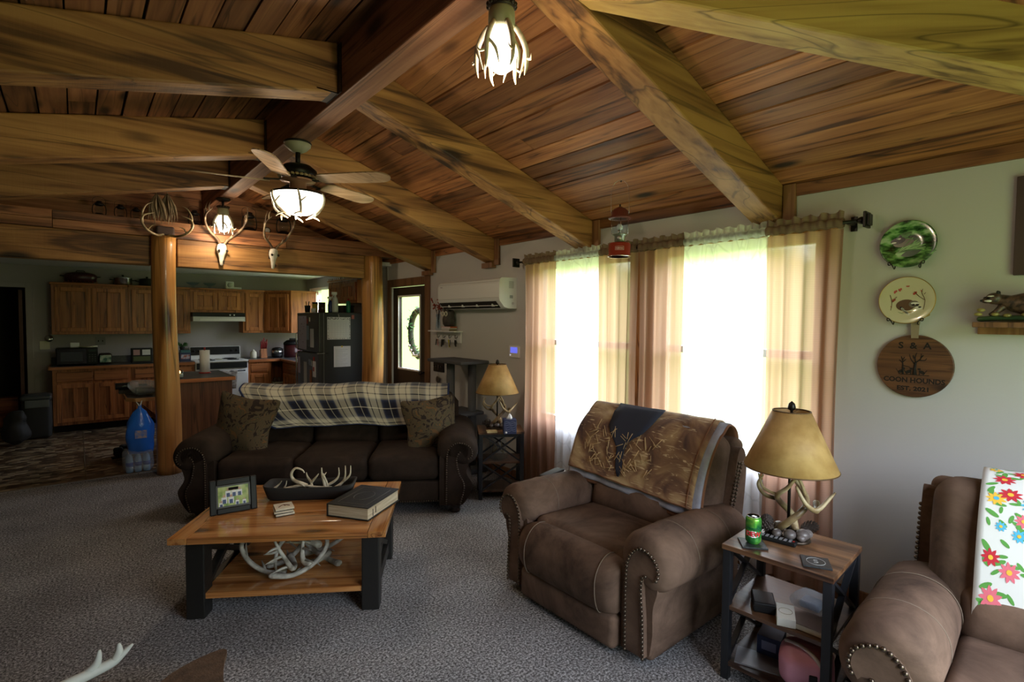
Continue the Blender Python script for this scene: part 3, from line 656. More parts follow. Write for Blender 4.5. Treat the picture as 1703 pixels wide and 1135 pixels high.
t = thing('curtain_rod', 'dark curtain rod with a square finial above the big window', 'curtain rod', (3.25, 0, 2.15))
MB().tube([(0, 0.99, 0), (0, 3.80, 0)], 0.0095, 10).build('rod', M_['bmetal'], t)
for y, s in ((0.99, -1), (3.80, 1)):
    b = MB(); b.tube([(0,y,0),(0,y+s*.02,0),(0,y+s*.035,0)], [.014,.022,.014], 10)
    a, c = y+s*.035, y+s*.05
    b.box(-.042,.042,min(a,c),max(a,c),-.042,.042); b.box(-.030,.030,min(c,c+s*.012),max(c,c+s*.012),-.030,.030); b.build('finial', M_['bmetal'], t, bevel=.004)
for y in (1.035, 2.42, 3.745):
    b = MB().box(0, 0.098, y-.008, y+.008, -.012, .004).box(.088, .1, y-.015, y+.015, -.04, .04); b.build('bracket', M_['bmetal'], t)

# ================================================================ UPHOLSTERY
def nails(path, sp, r, axis=(-1,0,0), name='nailhead_trim', parent=None):
    b = MB(); d = 0; P = [Vector(p) for p in path]; nxt = 0; A = Vector(axis)
    for i in range(len(P)-1):
        s = (P[i+1]-P[i]).length
        while nxt <= d+s:
            q = P[i].lerp(P[i+1], (nxt-d)/s if s else 0); b.ball(q, r, 8, 5); nxt += sp
        d += s
    return b.build(name, M_['nail'], parent)
def crom(pts, k=6, closed=False):
    P = [Vector(p) for p in pts]; n = len(P); out = []
    rng = range(n) if closed else range(n-1)
    for i in rng:
        g = (lambda j: P[j % n]) if closed else (lambda j: P[max(0, min(n-1, j))])
        p0, p1, p2, p3 = g(i-1), g(i), g(i+1), g(i+2)
        for s in range(k):
            t = s/k; out.append(0.5*((2*p1)+(-p0+p2)*t+(2*p0-5*p1+4*p2-p3)*t*t+(-p0+3*p1-3*p2+p3)*t**3))
    if not closed: out.append(P[-1])
    return out
# arm profile: (a, z): a = outward from the inner face; roll leans outward
def arm_roll(hh, w):      # closed pillow roll profile around the top of the arm
    return crom([(0.0, hh-0.20), (-0.015, hh-0.10), (0.03, hh-0.025), (w*0.45, hh), (w*0.82, hh-0.035), (w, hh-0.13), (w*0.93, hh-0.22), (w*0.70, hh-0.265), (w*0.45, hh-0.25)], 4, True)
def arm(par, m, s, yin, hh, w, depth, x0=0.0, flare=0.0, nail=True, nr=0.0085):
    # s=+1: outward is +y ; front at x0 facing -x
    ar = thing_part('arm', par)
    roll = arm_roll(hh, w)
    cx = sum(p.x for p in roll)/len(roll); cz = sum(p.y for p in roll)/len(roll)
    b = MB(); rings = []
    prof = [(0.0,0.45),(0.012,0.78),(0.035,0.93),(0.07,1.0),(0.3,1.03),(0.65,1.0),(depth-0.05,0.98),(depth-0.01,0.85),(depth,0.5)]
    for (d, k) in prof:
        dr = -0.02*(d/depth)
        rings.append([(x0+d, s*(yin + cx+(p.x-cx)*k), cz+(p.y-cz)*k + dr) for p in roll])
    if s < 0: rings = [list(reversed(r)) for r in rings]
    b.loft(rings); b.T = None
    b.build('arm_roll', m, ar)
    # S-shaped front and side panel below the roll
    q = [(-0.004, 0.03), (0.0, hh-0.18), (w*0.40, hh-0.12), (w*0.74, hh-0.22), (w*0.66, hh-0.34), (w*0.66+flare*0.5, hh-0.46), (w*0.60+flare, 0.05)]
    body = [Vector(v) for v in (q[0], q[1])] + crom(q[2:], 5)
    b = MB(); b.prism([(p.x, p.y) for p in body], lambda a, z, d: (x0+d, s*(yin+a), z), 0.022, depth-0.03); b.build('arm_panel', m, ar, bevel=0.012, seg=3)
    # raised scroll facing
    face = crom([(w*0.12, 0.05), (w*0.12, hh-0.26), (w*0.18, hh-0.13), (w*0.42, hh-0.065), (w*0.70, hh-0.09), (w*0.80, hh-0.15), (w*0.72, hh-0.20)], 6)
    inner = crom([(w*0.56+flare, 0.05), (w*0.54+flare*.4, hh-0.40), (w*0.50, hh-0.26), (w*0.54, hh-0.19), (w*0.68, hh-0.185)], 6)
    poly = [(p.x, p.y) for p in face] + [(p.x, p.y) for p in reversed(inner)]
    b = MB(); b.prism(poly, lambda a, z, d: (x0+d, s*(yin+a), z), -0.004, 0.03); b.build('scroll_facing', m, ar, bevel=0.004)
    if nail:
        nails([(x0-0.006, s*(yin+p.x+0.008), p.y) for p in face], nr*2.35, nr, parent=ar)
        nails([(x0-0.006, s*(yin+p.x-0.006), p.y) for p in inner[:-3]], nr*2.35, nr, parent=ar)
    # seam piping lines on the roll
    for dd in (depth*0.32, depth*0.7):
        sm = [(x0+dd, s*(yin + cx+(p.x-cx)*1.028), cz+(p.y-cz)*1.028-0.02*dd/depth) for p in roll[2:22]]
        MB().tube(sm, 0.0018, 5).build('arm_seam', M_['cord'], ar)
    return ar
def thing_part(name, par, loc=(0,0,0)):
    o = bpy.data.objects.new(name, None); COL.objects.link(o); o.parent = par; o.location = loc; o.empty_display_size = 0.05; return o

def make_recliner(label):
    t = thing('recliner', label, 'recliner', (1.95, 1.89, 0)); m = M_['leather']; hw = 0.345
    # base skirt
    MB().rbox((0.46, 0, 0.17), (0.82, 1.02, 0.30), 0.03).build('base', m, t)
    # footrest pad: one bulging front pad, then a lower panel
    def pad(v): v.x += 0.03*sin((v.z+0.2)*5) ; return v
    prof = crom([(0.16,0.425),(0.07,0.45),(0.0,0.43),(-0.05,0.36),(-0.055,0.27),(-0.035,0.20),(0.0,0.18),(0.10,0.20)], 5)
    b = MB(); rings = []
    for i in range(15):
        v = -1+2*i/14; y = v*(hw-0.002); k = (1-abs(v)**7*0.22)
        rings.append([(0.08+(p.x-0.08)*k, y, 0.30+(p.y-0.30)*(k*0.9+.1)) for p in prof])
    b.loft(rings); b.build('footrest_pad', m, t)
    b = MB().rbox((0.05, 0, 0.105), (0.14, hw*2-0.01, 0.17), 0.03, (0.012,0,0)); b.build('lower_front_panel', m, t)
    for s in (-1, 1):
        pth = [(0.08+(p.x-0.08)*1.012-.001, s*(hw-0.085-0.03*(p.y-0.2)), 0.30+(p.y-0.30)*1.005) for p in prof[:-4]]
        MB().tube(pth, 0.0022, 5).build('pad_seam', M_['cord'], t)
    # seat
    b = MB().rbox((0.38, 0, 0.375), (0.60, hw*2-0.01, 0.15), 0.05, (0,0,0.022), R=Matrix.Rotation(RAD(3),3,'Y')); b.build('seat_cushion', m, t)
    # back
    R = Matrix.Rotation(RAD(14), 3, 'Y')
    bk = thing_part('backrest', t)
    MB().rbox((0.755, 0, 0.65), (0.20, 0.90, 0.65), 0.085, (0.03,0,0.01), R=R, m=8, wob=0.008).build('head_pad', m, bk)
    MB().rbox((0.66, 0, 0.50), (0.17, 0.70, 0.24), 0.07, (0.04,0,0), R=R).build('lumbar_pad', m, bk)
    MB().rbox((0.855, 0, 0.60), (0.10, 0.95, 0.70), 0.045, (0.02,0,0), R=R, fn=lambda v: Vector((v.x, v.y*(1+0.06*(v.z<0)*0), v.z))).build('back_shell', m, bk)
    for s in (-1, 1):
        # side wing with a nail row
        wing = crom([(0.70,0.40),(0.79,0.62),(0.845,0.84),(0.885,0.90),(0.935,0.86),(0.95,0.74),(0.90,0.40)], 5)
        b = MB(); b.prism([(p.x, p.y) for p in wing], lambda a, z, d: (a, s*d, z), 0.44, 0.495); b.build('back_wing', m, bk, bevel=0.012, seg=3)
        nails([(0.735+0.125*k/14+0.0, s*0.498, 0.47+0.36*k/14) for k in range(15)], 0.0205, 0.0088, parent=bk)
        nails([(0.765+0.125*k/14+0.0, s*0.498, 0.46+0.36*k/14) for k in range(15)], 0.0205, 0.0088, parent=bk)
    for s in (-1, 1): arm(t, m, s, hw, 0.622, 0.262, 0.80, x0=0.02, flare=0.0)
    for x, y in ((0.15,-0.4),(0.15,0.4),(0.8,-0.4),(0.8,0.4)): MB().box(x-.02,x+.02,y-.02,y+.02,0,0.03).build('glide', M_['black'], t)
    return t
rec1 = make_recliner('brown suede recliner in front of the window with a folded wildlife blanket over its back')
rec2 = dup(rec1, (1.98, 0.02, 0), 0, 'brown suede recliner at the bottom right edge with a floral towel over its back')
rec2.rotation_euler = (0, 0, RAD(4))

# ---- throw over recliner 1
def blanket_mat():
    m, nt, N, L, b = newmat('wildlife_blanket'); pset(b, None, 0.9, sheen=0.3)
    tc = N.new('ShaderNodeTexCoord')
    nz = N.new('ShaderNodeTexNoise'); nz.inputs['Scale'].default_value = 3.2; nz.inputs['Detail'].default_value = 5; nz.inputs['Distortion'].default_value = 1.5; L.new(tc.outputs['UV'], nz.inputs['Vector'])
    r = N.new('ShaderNodeValToRGB'); L.new(nz.outputs['Fac'], r.inputs[0]); e = r.color_ramp.elements
    e[0].position = 0.33; e[0].color = (0.06,0.02,0.015,1); e[1].position = 0.66; e[1].color = (0.50,0.36,0.19,1); k = e.new(0.45); k.color = (0.20,0.10,0.05,1); k = e.new(0.53); k.color = (0.34,0.21,0.10,1)
    # straw strokes
    mp = N.new('ShaderNodeMapping'); mp.inputs['Scale'].default_value = (6, 38, 1); mp.inputs['Rotation'].default_value = (0,0,0.9); L.new(tc.outputs['UV'], mp.inputs[0])
    n2 = N.new('ShaderNodeTexNoise'); n2.inputs['Scale'].default_value = 1.0; n2.inputs['Detail'].default_value = 3; n2.inputs['Distortion'].default_value = 2.0; L.new(mp.outputs[0], n2.inputs['Vector'])
    r2 = N.new('ShaderNodeValToRGB'); L.new(n2.outputs['Fac'], r2.inputs[0]); r2.color_ramp.elements[0].position = 0.60; r2.color_ramp.elements[0].color = (0,0,0,1); r2.color_ramp.elements[1].position = 0.66; r2.color_ramp.elements[1].color = (1,1,1,1)
    mx = N.new('ShaderNodeMix'); mx.data_type = 'RGBA'; L.new(r2.outputs[0], mx.inputs['Factor']); L.new(r.outputs[0], mx.inputs[6]); mx.inputs[7].default_value = (0.58,0.43,0.25,1)
    L.new(mx.outputs[2], b.inputs['Base Color']); return m
def drape(par_label, cat, name, mats, ymin, ymax, front_z, loc, th=0.012, skew=0.0, prof=None, nu=50, rz=0, colorfn=None, edge=0.0, wav=0.006, seed=0, hang=None):
    pass
def back_path(off, fz, bz=0.74):
    # path over the recliner back, local xz
    return crom([(0.60-off*1.0-0.0, fz), (0.635-off, 0.70), (0.70-off, 0.88), (0.755, 0.955+off), (0.84, 0.992+off), (0.925+off, 0.95), (0.945+off, bz)], 6)
bl = thing('folded_blanket', 'folded brown wildlife blanket with a dark blue patch draped over the recliner back', 'blanket', (1.95, 1.89, 0))
def layer(off, fz, y0, y1, mat, name, dz=0.0, dirskew=0.0):
    P = back_path(off, fz); b = MB()
    def fn(u, v):
        i = v*(len(P)-1); k = min(int(i), len(P)-2); p = P[k].lerp(P[k+1], i-k)
        y = y0+(y1-y0)*u; w = 0.006*sin(y*17+v*5)+0.004*sin(y*41+v*3)
        zz = p.y + (dirskew*(u-0.5) if v < 0.3 else dirskew*(u-0.5)*max(0, (0.5-v)/0.2))
        return (p.x - (w if v < .5 else -w), y + 0.01*sin(v*9), zz)
    b.grid(fn, 44, 40); return b.build(name, mat, bl, solid=0.008)
M_['blanket'] = blanket_mat(); M_['bedge'] = plain('rust_hem', (0.20,0.085,0.04), 0.9); M_['bgrey'] = plain('grey_blue_fleece', (0.33,0.34,0.40), 0.95, var=0.2, bscale=60)
layer(0.050, 0.615, -0.40, 0.50, M_['blanket'], 'printed_side', dirskew=0.05)
layer(0.038, 0.57, -0.44, 0.51, M_['bgrey'], 'fleece_side', dirskew=0.05)
layer(0.030, 0.545, -0.45, 0.51, M_['bedge'], 'lower_hem', dirskew=0.05)
def strip(off, pts, w, mat, name):
    # hem strips following the front of the blanket: pts in (y, v)
    P = back_path(off, 0.615); b = MB()
    def pos(y, v):
        i = v*(len(P)-1); k = min(int(i), len(P)-2); p = P[k].lerp(P[k+1], i-k); u = (y+0.40)/0.90
        ww = 0.006*sin(y*17+v*5)+0.004*sin(y*41+v*3); zz = p.y + (0.05*(u-0.5) if v < 0.3 else 0.05*(u-0.5)*max(0, (0.5-v)/0.2))
        return Vector((p.x-ww-0.001, y+0.01*sin(v*9), zz))
    b.tube([pos(y, v) for y, v in pts], w, 6); b.build(name, mat, bl); return pos
pos = strip(0.057, [(-0.37, v/40) for v in range(1, 26)], 0.0035, M_['bedge'], 'hem_stitch')
strip(0.057, [(-0.37+0.85*k/30, 0.03) for k in range(31)], 0.0035, M_['bedge'], 'hem_stitch')
# dark patch (raven-blue silhouette): wide at the top narrowing to a point
b = MB()
PP = back_path(0.062, 0.615)
def bp(y, v):
    i = v*(len(PP)-1); k = min(int(i), len(PP)-2); p = PP[k].lerp(PP[k+1], i-k); u = (y+0.40)/0.90
    ww = 0.006*sin(y*17+v*5)+0.004*sin(y*41+v*3); zz = p.y + (0.05*(u-0.5) if v < 0.3 else 0.05*(u-0.5)*max(0, (0.5-v)/0.2))
    return Vector((p.x-(ww+0.002 if v < .5 else -ww-0.002), y+0.01*sin(v*9), zz+(0.003 if v > .4 else 0)))
rows = [(0.10,0.085,0.10),(0.16,0.075,0.125),(0.22,0.085,0.14),(0.27,0.09,0.15),(0.31,0.08,0.20),(0.34,0.05,0.24),(0.38,0.00,0.27),(0.44,-0.03,0.28),(0.49,-0.04,0.29),(0.54,-0.045,0.295),(0.60,-0.05,0.30)]
fv = []; n = 6
for (v, a, c) in rows:
    for k in range(n+1): fv.append(bp(a+(c-a)*k/n, v))
b.add(fv, [(j*(n+1)+k, j*(n+1)+k+1, (j+1)*(n+1)+k+1, (j+1)*(n+1)+k) for j in range(len(rows)-1) for k in range(n)], True)
b.build('dark_blue_patch', plain('midnight_blue', (0.014,0.020,0.045), 0.7), bl, solid=0.002)
rr = random.Random(3); b = MB()
for k in range(80):
    y = rr.uniform(-0.12, 0.40); v = rr.uniform(0.12, 0.34); a = rr.uniform(-1.2, 1.2); l = rr.uniform(0.03, 0.09)
    q = [bp(y+l*sin(a)*t, v+l*1.0*cos(a)*t*0.8) + Vector((-0.0015, 0, 0)) for t in (0, .5, 1)]
    b.tube(q, 0.0022, 4)
b.build('straw_print', plain('straw', (0.55,0.38,0.20), 0.9), bl)

# ---- floral towel over recliner 2
def towel():
    t = thing('floral_towel', 'white towel with red, blue and yellow flowers over the right recliner back', 'towel', (1.98, 0.02, 0), RAD(4))
    P = back_path(0.030, 0.50)
    def pos(y, v, o=0.0):
        i = v*(len(P)-1); k = max(0, min(int(i), len(P)-2)); p = P[k].lerp(P[k+1], i-k)
        d = P[k+1]-P[k]; nrm = Vector((-d.y, d.x)).normalized()
        if nrm.x > 0 and v < 0.45: nrm = -nrm
        return Vector((p.x + nrm.x*o, y, p.y + nrm.y*o))
    b = MB(); b.grid(lambda u, v: pos(-0.26+0.56*u, v), 26, 40)
    b.build('towel_cloth', plain('white_cotton', (0.74,0.74,0.73), 0.9), t, solid=0.006)
    rr = random.Random(11); Ms = {'red': plain('red_petal', (0.55,0.02,0.04), .8), 'pink': plain('pink_petal', (0.75,0.16,0.22), .8), 'blu': plain('blue_petal', (0.08,0.45,0.70), .8), 'yel': plain('yellow_petal', (0.85,0.50,0.05), .8), 'gr': plain('leaf_print', (0.10,0.33,0.06), .8)}
    fl = {k: MB() for k in Ms}
    def blob(mb, y, v, ry, o, pts):
        c = pos(y, v, o); vs = [c]
        for (dy, dv) in pts: vs.append(pos(y+dy, max(0.0, min(0.999, v+dv)), o))
        n = len(pts); mb.add(vs, [(0, 1+i, 1+(i+1) % n) for i in range(n)])
    VL = 0.62  # metres of path per unit of v (front part)
    def flower(y, v, r, c, cc='yel', pet=9):
        pts = []
        for i in range(pet*4):
            a = 2*pi*i/(pet*4); q = r*(0.78+0.22*cos(a*pet)); pts.append((q*cos(a), q*sin(a)/ (VL*1.6)))
        blob(fl[c], y, v, r, 0.0045, pts)
        blob(fl[cc], y, v, r, 0.0055, [(r*.26*cos(2*pi*i/10), r*.26*sin(2*pi*i/10)/(VL*1.6)) for i in range(10)])
    def leaf(y, v, a, l):
        pts = []
        for i in range(12):
            q = 2*pi*i/12; ex, ey = l*cos(q), l*0.36*sin(q); pts.append((ex*cos(a)-ey*sin(a), (ex*sin(a)+ey*cos(a))/(VL*1.6)))
        blob(fl['gr'], y, v, l, 0.0040, pts)
    spec = [(0.26,0.53,0.035,'red'),(0.30,0.41,0.032,'yel'),(0.24,0.44,0.036,'red'),(0.18,0.40,0.034,'blu'),(0.12,0.34,0.030,'yel'),(0.29,0.20,0.028,'red'),(0.21,0.28,0.022,'blu'),(0.26,0.30,0.018,'blu'),(0.14,0.20,0.036,'red'),(0.08,0.24,0.034,'blu'),(0.07,0.15,0.038,'pink'),(0.30,0.09,0.034,'pink'),(0.31,0.04,0.028,'red'),(0.14,0.09,0.028,'yel'),(0.20,0.055,0.026,'yel'),(0.04,0.06,0.03,'red'),(-0.02,0.36,0.036,'red'),(-0.08,0.26,0.03,'blu'),(-0.04,0.13,0.034,'yel'),(-0.13,0.40,0.03,'yel'),(-0.15,0.15,0.036,'pink'),(0.17,0.54,0.03,'yel'),(0.05,0.47,0.03,'blu'),(0.02,0.55,0.03,'red')]
    rq = random.Random(21)
    for _ in range(400):
        y, v, r = rq.uniform(-.22,.30), rq.uniform(.03,.62), rq.uniform(.020,.034)
        if len(spec) < 46 and all(sqrt((y-a)**2+((v-b_)*VL*1.6)**2) > (r+q)*1.02 for a, b_, q, _c in spec): spec.append((y, v, r, rq.choice(('red','pink','blu','yel','red'))))
    for y, v, r, c in spec:
        for k in range(4): leaf(max(-.235, min(.27, y-.025+rr.uniform(-.055,.055))), max(.02, v+rr.uniform(-.05,.05)), rr.uniform(0, 3.1), rr.uniform(.014,.024))
    for y, v, r, c in spec: flower(min(y-.025, .285-r), v, r, c, 'yel' if c != 'yel' else 'blu')
    for k in fl: fl[k].build({'red':'red_print','pink':'pink_print','blu':'blue_print','yel':'yellow_print','gr':'green_print'}[k], Ms[k], t)
towel()

# ================================================================ SOFA (local: x to the right, y into depth, front at y=0)
SU = RAD(-33.6)
def sofa():
    o = thing('sofa', 'dark brown three seat suede sofa with rolled arms and a plaid throw', 'sofa', (1.517, 4.076, 0), SU)
    m = M_['sofafab']; hw = 0.87
    # front rail with lower panel
    MB().rbox((0, 0.10, 0.19), (2*hw, 0.10, 0.17), 0.02).build('front_rail', m, o)
    MB().rbox((0, 0.48, 0.18), (2*hw+0.1, 0.84, 0.18), 0.03).build('base', m, o)
    nails([(-hw+0.0, 0.045, 0.112), (hw, 0.045, 0.112)], 0.019, 0.006, parent=o)
    for i in range(3):
        x = (-1+i)*hw*2/3
        c = MB().rbox((x, 0.36, 0.385), (hw*2/3-0.006, 0.66, 0.20), 0.055, (0,0.01,0.03), wob=0.006); c.build('seat_cushion', m, o)
        R = Matrix.Rotation(RAD(-12), 3, 'X')
        c = MB().rbox((x, 0.735, 0.675), (hw*2/3-0.006, 0.19, 0.48), 0.08, (0,0.02,0.01), R=R, wob=0.008); c.build('back_cushion', m, o)
    # back frame with camel shape
    b = MB(); rings = []
    for i in range(33):
        x = -1.03+2.06*i/32; q = abs(x)/1.03; top = 0.955 - 0.13*max(0, (q-0.84)/0.16)**2 + 0.015*cos(x*3.4)
        pr = crom([(0.70,0.10),(0.74,top-0.16),(0.775,top-0.03),(0.85,top),(0.93,top-0.04),(0.95,top-0.2),(0.93,0.10)], 4)
        rings.append([(x, p.x, p.y) for p in pr])
    b.loft(rings); b.build('back_frame', m, o)
    # arms built in (front axis -x) frame then turned: x_local = outward
    for s in (-1, 1):
        ar = thing_part('arm', o); hh = 0.665; w = 0.315; dp = 0.86
        roll = arm_roll(hh, w); cx = sum(p.x for p in roll)/len(roll); cz = sum(p.y for p in roll)/len(roll)
        rings = []
        for (d, k) in [(0.0,0.5),(0.012,0.80),(0.035,0.94),(0.07,1.0),(0.35,1.03),(0.6,1.02),(dp-0.05,0.98),(dp-0.01,0.85),(dp,0.5)]:
            rings.append([(s*(hw+cx+(p.x-cx)*k), d, cz+(p.y-cz)*k+0.03*d) for p in roll])
        if s > 0: rings = [list(reversed(r)) for r in rings]
        MB().loft(rings).build('arm_roll', m, ar)
        q = [(0.0,0.08),(0.0,hh-0.18),(w*0.40,hh-0.12),(w*0.76,hh-0.20),(w*0.70,hh-0.32),(w*0.86,0.24),(w*0.72,0.13),(w*0.60,0.08)]
        body = [Vector(v) for v in q[:2]] + crom(q[2:], 5)
        MB().prism([(p.x, p.y) for p in body], lambda a, z, d: (s*(hw+a), d, z), 0.022, dp-0.02).build('arm_panel', m, ar, bevel=0.012, seg=3)
        face = crom([(w*0.16,0.10),(w*0.16,hh-0.26),(w*0.20,hh-0.13),(w*0.42,hh-0.07),(w*0.70,hh-0.09),(w*0.82,hh-0.15),(w*0.74,hh-0.20),(w*0.62,hh-0.17)], 6)
        inn = crom([(w*0.56,0.10),(w*0.66,0.24),(w*0.52,hh-0.32),(w*0.46,hh-0.20),(w*0.56,hh-0.14),(w*0.62,hh-0.17)], 6)
        MB().prism([(p.x, p.y) for p in face]+[(p.x, p.y) for p in reversed(inn[:-1])], lambda a, z, d: (s*(hw+a), d, z), 0.0, 0.03).build('scroll_facing', m, ar, bevel=0.004)
        nails([(s*(hw+p.x+0.008), -0.003, p.y) for p in face[:-4]], 0.0185, 0.0068, parent=ar)
        nails([(s*(hw+p.x-0.006), -0.003, p.y) for p in inn[:-6]], 0.0185, 0.0068, parent=ar)
    for x in (-1.0, 1.0):
        for y in (0.10, 0.84): MB().lathe([(0.03,0.0),(0.042,0.006),(0.047,0.02),(0.034,0.034),(0.05,0.05),(0.058,0.07),(0.05,0.1)], (x, y, 0), 16).build('bun_foot', plain('dark_foot_wood', (0.02,0.01,0.007), 0.3) if 'foot' not in M_ else M_['foot'], o)
    return o
M_['foot'] = plain('dark_foot_wood', (0.02,0.01,0.007), 0.3)
sofa()
SOFA = Matrix.Translation((1.517, 4.076, 0)) @ Matrix.Rotation(SU, 4, 'Z')
# plaid throw
def plaid_mat():
    m, nt, N, L, b = newmat('blue_cream_plaid'); pset(b, None, 0.95, sheen=0.2)
    tc = N.new('ShaderNodeTexCoord'); sp = N.new('ShaderNodeSeparateXYZ'); L.new(tc.outputs['UV'], sp.inputs[0])
    def stripe(sock, n):
        mu = N.new('ShaderNodeMath'); mu.operation = 'MULTIPLY'; L.new(sock, mu.inputs[0]); mu.inputs[1].default_value = n
        fr = N.new('ShaderNodeMath'); fr.operation = 'FRACT'; L.new(mu.outputs[0], fr.inputs[0])
        r = N.new('ShaderNodeValToRGB'); r.color_ramp.interpolation = 'LINEAR'; L.new(fr.outputs[0], r.inputs[0]); e = r.color_ramp.elements
        cr = (0.60,0.57,0.46,1); nv = (0.005,0.006,0.020,1); bl_ = (0.025,0.04,0.10,1)
        e[0].position = 0; e[0].color = cr; e[1].position = 1.0; e[1].color = cr
        for p, c in ((0.11,cr),(0.12,nv),(0.14,nv),(0.15,cr),(0.24,cr),(0.30,bl_),(0.38,nv),(0.52,nv),(0.525,cr),(0.545,cr),(0.55,nv),(0.68,nv),(0.74,bl_),(0.80,cr),(0.88,cr),(0.885,nv),(0.91,nv),(0.915,cr)):
            k = e.new(p); k.color = c
        return r.outputs[0]
    a = stripe(sp.outputs['X'], 6.5); c = stripe(sp.outputs['Y'], 2.6)
    mx = N.new('ShaderNodeMix'); mx.data_type = 'RGBA'; mx.inputs['Factor'].default_value = 0.5; L.new(a, mx.inputs[6]); L.new(c, mx.inputs[7])
    L.new(mx.outputs[2], b.inputs['Base Color'])
    nz = N.new('ShaderNodeTexNoise'); nz.inputs['Scale'].default_value = 300; L.new(tc.outputs['UV'], nz.inputs['Vector']); bp_ = N.new('ShaderNodeBump'); bp_.inputs['Strength'].default_value = 0.5; bp_.inputs['Distance'].default_value = 0.004; L.new(nz.outputs['Fac'], bp_.inputs['Height']); L.new(bp_.outputs[0], b.inputs['Normal'])
    return m
def throw():
    t = thing('plaid_throw', 'navy and cream plaid throw blanket spread along the sofa back', 'throw blanket', (1.517, 4.076, 0), SU)
    P = crom([(0.555,0.645),(0.568,0.72),(0.60,0.83),(0.66,0.93),(0.75,0.98),(0.85,0.985),(0.94,0.96),(0.985,0.86),(0.985,0.60)], 6)
    def fn(u, v):
        i = v*(len(P)-1); k = min(int(i), len(P)-2); p = P[k].lerp(P[k+1], i-k)
        xl = -0.93+0.36*max(0, 1-v/0.42)**1.3; xr = 0.93; x = xl+(xr-xl)*u
        w = 0.010*sin(x*7+v*4)+0.006*sin(x*19+v*7)+0.004*sin(x*37)
        return (x, p.x-(w if v < 0.45 else 0), p.y+0.010*sin(x*5.2+1)*(1 if v < .6 else 0)+0.006*sin(x*13))
    b = MB(); b.grid(fn, 90, 44); b.build('throw_cloth', plaid_mat(), t, solid=0.010)
    e = MB(); e.tube([Vector(fn(1, v/30))+Vector((0.003,-.004,0)) for v in range(31)], 0.009, 6); e.tube([Vector(fn(0, v/30))+Vector((-0.003,-.004,0)) for v in range(31)], 0.009, 6)
    e.tube([Vector(fn(u/60, 0))+Vector((0,-.002,-0.002)) for u in range(61)], 0.005, 6); e.build('navy_binding', plain('navy_binding', (0.02,0.035,0.11), 0.9), t)
throw()
def pillow_mat():
    m, nt, N, L, b = newmat('acorn_leaf_tapestry'); pset(b, None, 0.9)
    tc = N.new('ShaderNodeTexCoord'); v = N.new('ShaderNodeTexVoronoi'); v.inputs['Scale'].default_value = 9; L.new(tc.outputs['Object'], v.inputs['Vector'])
    w = N.new('ShaderNodeTexNoise'); w.inputs['Scale'].default_value = 9; w.inputs['Distortion'].default_value = 2.5; w.inputs['Detail'].default_value = 2; L.new(tc.outputs['Object'], w.inputs['Vector'])
    r = N.new('ShaderNodeValToRGB'); r.color_ramp.interpolation = 'CONSTANT'; L.new(w.outputs['Fac'], r.inputs[0]); e = r.color_ramp.elements
    e[0].position = 0; e[0].color = (0.018,0.010,0.008,1); e[1].position = 0.62; e[1].color = (0.14,0.07,0.025,1); k = e.new(0.42); k.color = (0.085,0.060,0.032,1); k = e.new(0.56); k.color = (0.065,0.055,0.030,1)
    L.new(r.outputs[0], b.inputs['Base Color']); return m
M_['pillow'] = pillow_mat()
def pillow(loc, rx, rz, ry, label, size=0.46):
    t = thing('throw_pillow', label, 'pillow', loc, rot=(rx, ry, rz), group='tapestry pillows on the sofa')
    def f(v):
        a, c = v.x/(size/2), v.z/(size/2); k = 1+0.10*abs(a*c)**1.2-0.06*(1-abs(a*c)); return Vector((v.x*k, v.y*(1-0.75*max(abs(a), abs(c))**3), v.z*k))
    MB().rbox((0,0,0), (size, 0.16, size), 0.03, (0,0.03,0), m=12, wob=0.01, fn=f).build('pillow_body', M_['pillow'], t)
    return t
def sl(x, y, z): return SOFA @ Vector((x, y, z))
pillow(sl(-0.80, 0.41, 0.675), RAD(-16), SU+RAD(-14), RAD(7), 'tapestry pillow with acorns and leaves at the left end of the sofa', 0.50)
pillow(sl(0.79, 0.39, 0.675), RAD(-14), SU+RAD(16), RAD(-6), 'tapestry pillow with leaves at the right end of the sofa', 0.45)
# ================================================================ ANTLERS, LAMPS, TABLES
def antler(mb, T, L=0.40, r=0.012, tines=4, curl=1.0, seed=0, n=7, sub=4):
    rr = random.Random(seed); j = lambda a: rr.uniform(-a, a)
    pts = [(0,0,0),(0.28,-0.06*curl,0.10),(0.52,0.02*curl,0.32+j(.03)),(0.64,0.24*curl,0.52+j(.04)),(0.60,0.52*curl,0.62+j(.05)),(0.48+j(.03),0.74*curl,0.66+j(.05))]
    P = [T @ (Vector(p)*L) for p in pts]
    mb.tube(P, [r*1.35, r, r*0.95, r*0.8, r*0.55, r*0.12], n, sub=sub)
    spots = [(1, 0.10, 0.26), (2, 0.45, 0.36), (3, 0.40, 0.34), (3, 0.95, 0.26), (4, 0.5, 0.18)]
    for k in range(tines):
        i, t, l = spots[k]; a = Vector(pts[i]).lerp(Vector(pts[i+1]), t); up = Vector((0.05+j(.08), 0.10*curl+j(.08), 1)).normalized()*l*(1+j(.15)); bend = Vector((j(.04)-0.02, -0.05*curl, 0))
        q = [a, a+up*0.45+bend*0.2, a+up+bend]
        mb.tube([T @ (v*L) for v in q], [r*0.62, r*0.45, r*0.08], n, sub=3)
    return mb
def TM(loc, rx=0, ry=0, rz=0, sx=1):
    M = Matrix.Translation(loc) @ Matrix.Rotation(rz, 4, 'Z') @ Matrix.Rotation(ry, 4, 'Y') @ Matrix.Rotation(rx, 4, 'X')
    return M @ Matrix.Diagonal((sx, 1, 1, 1))
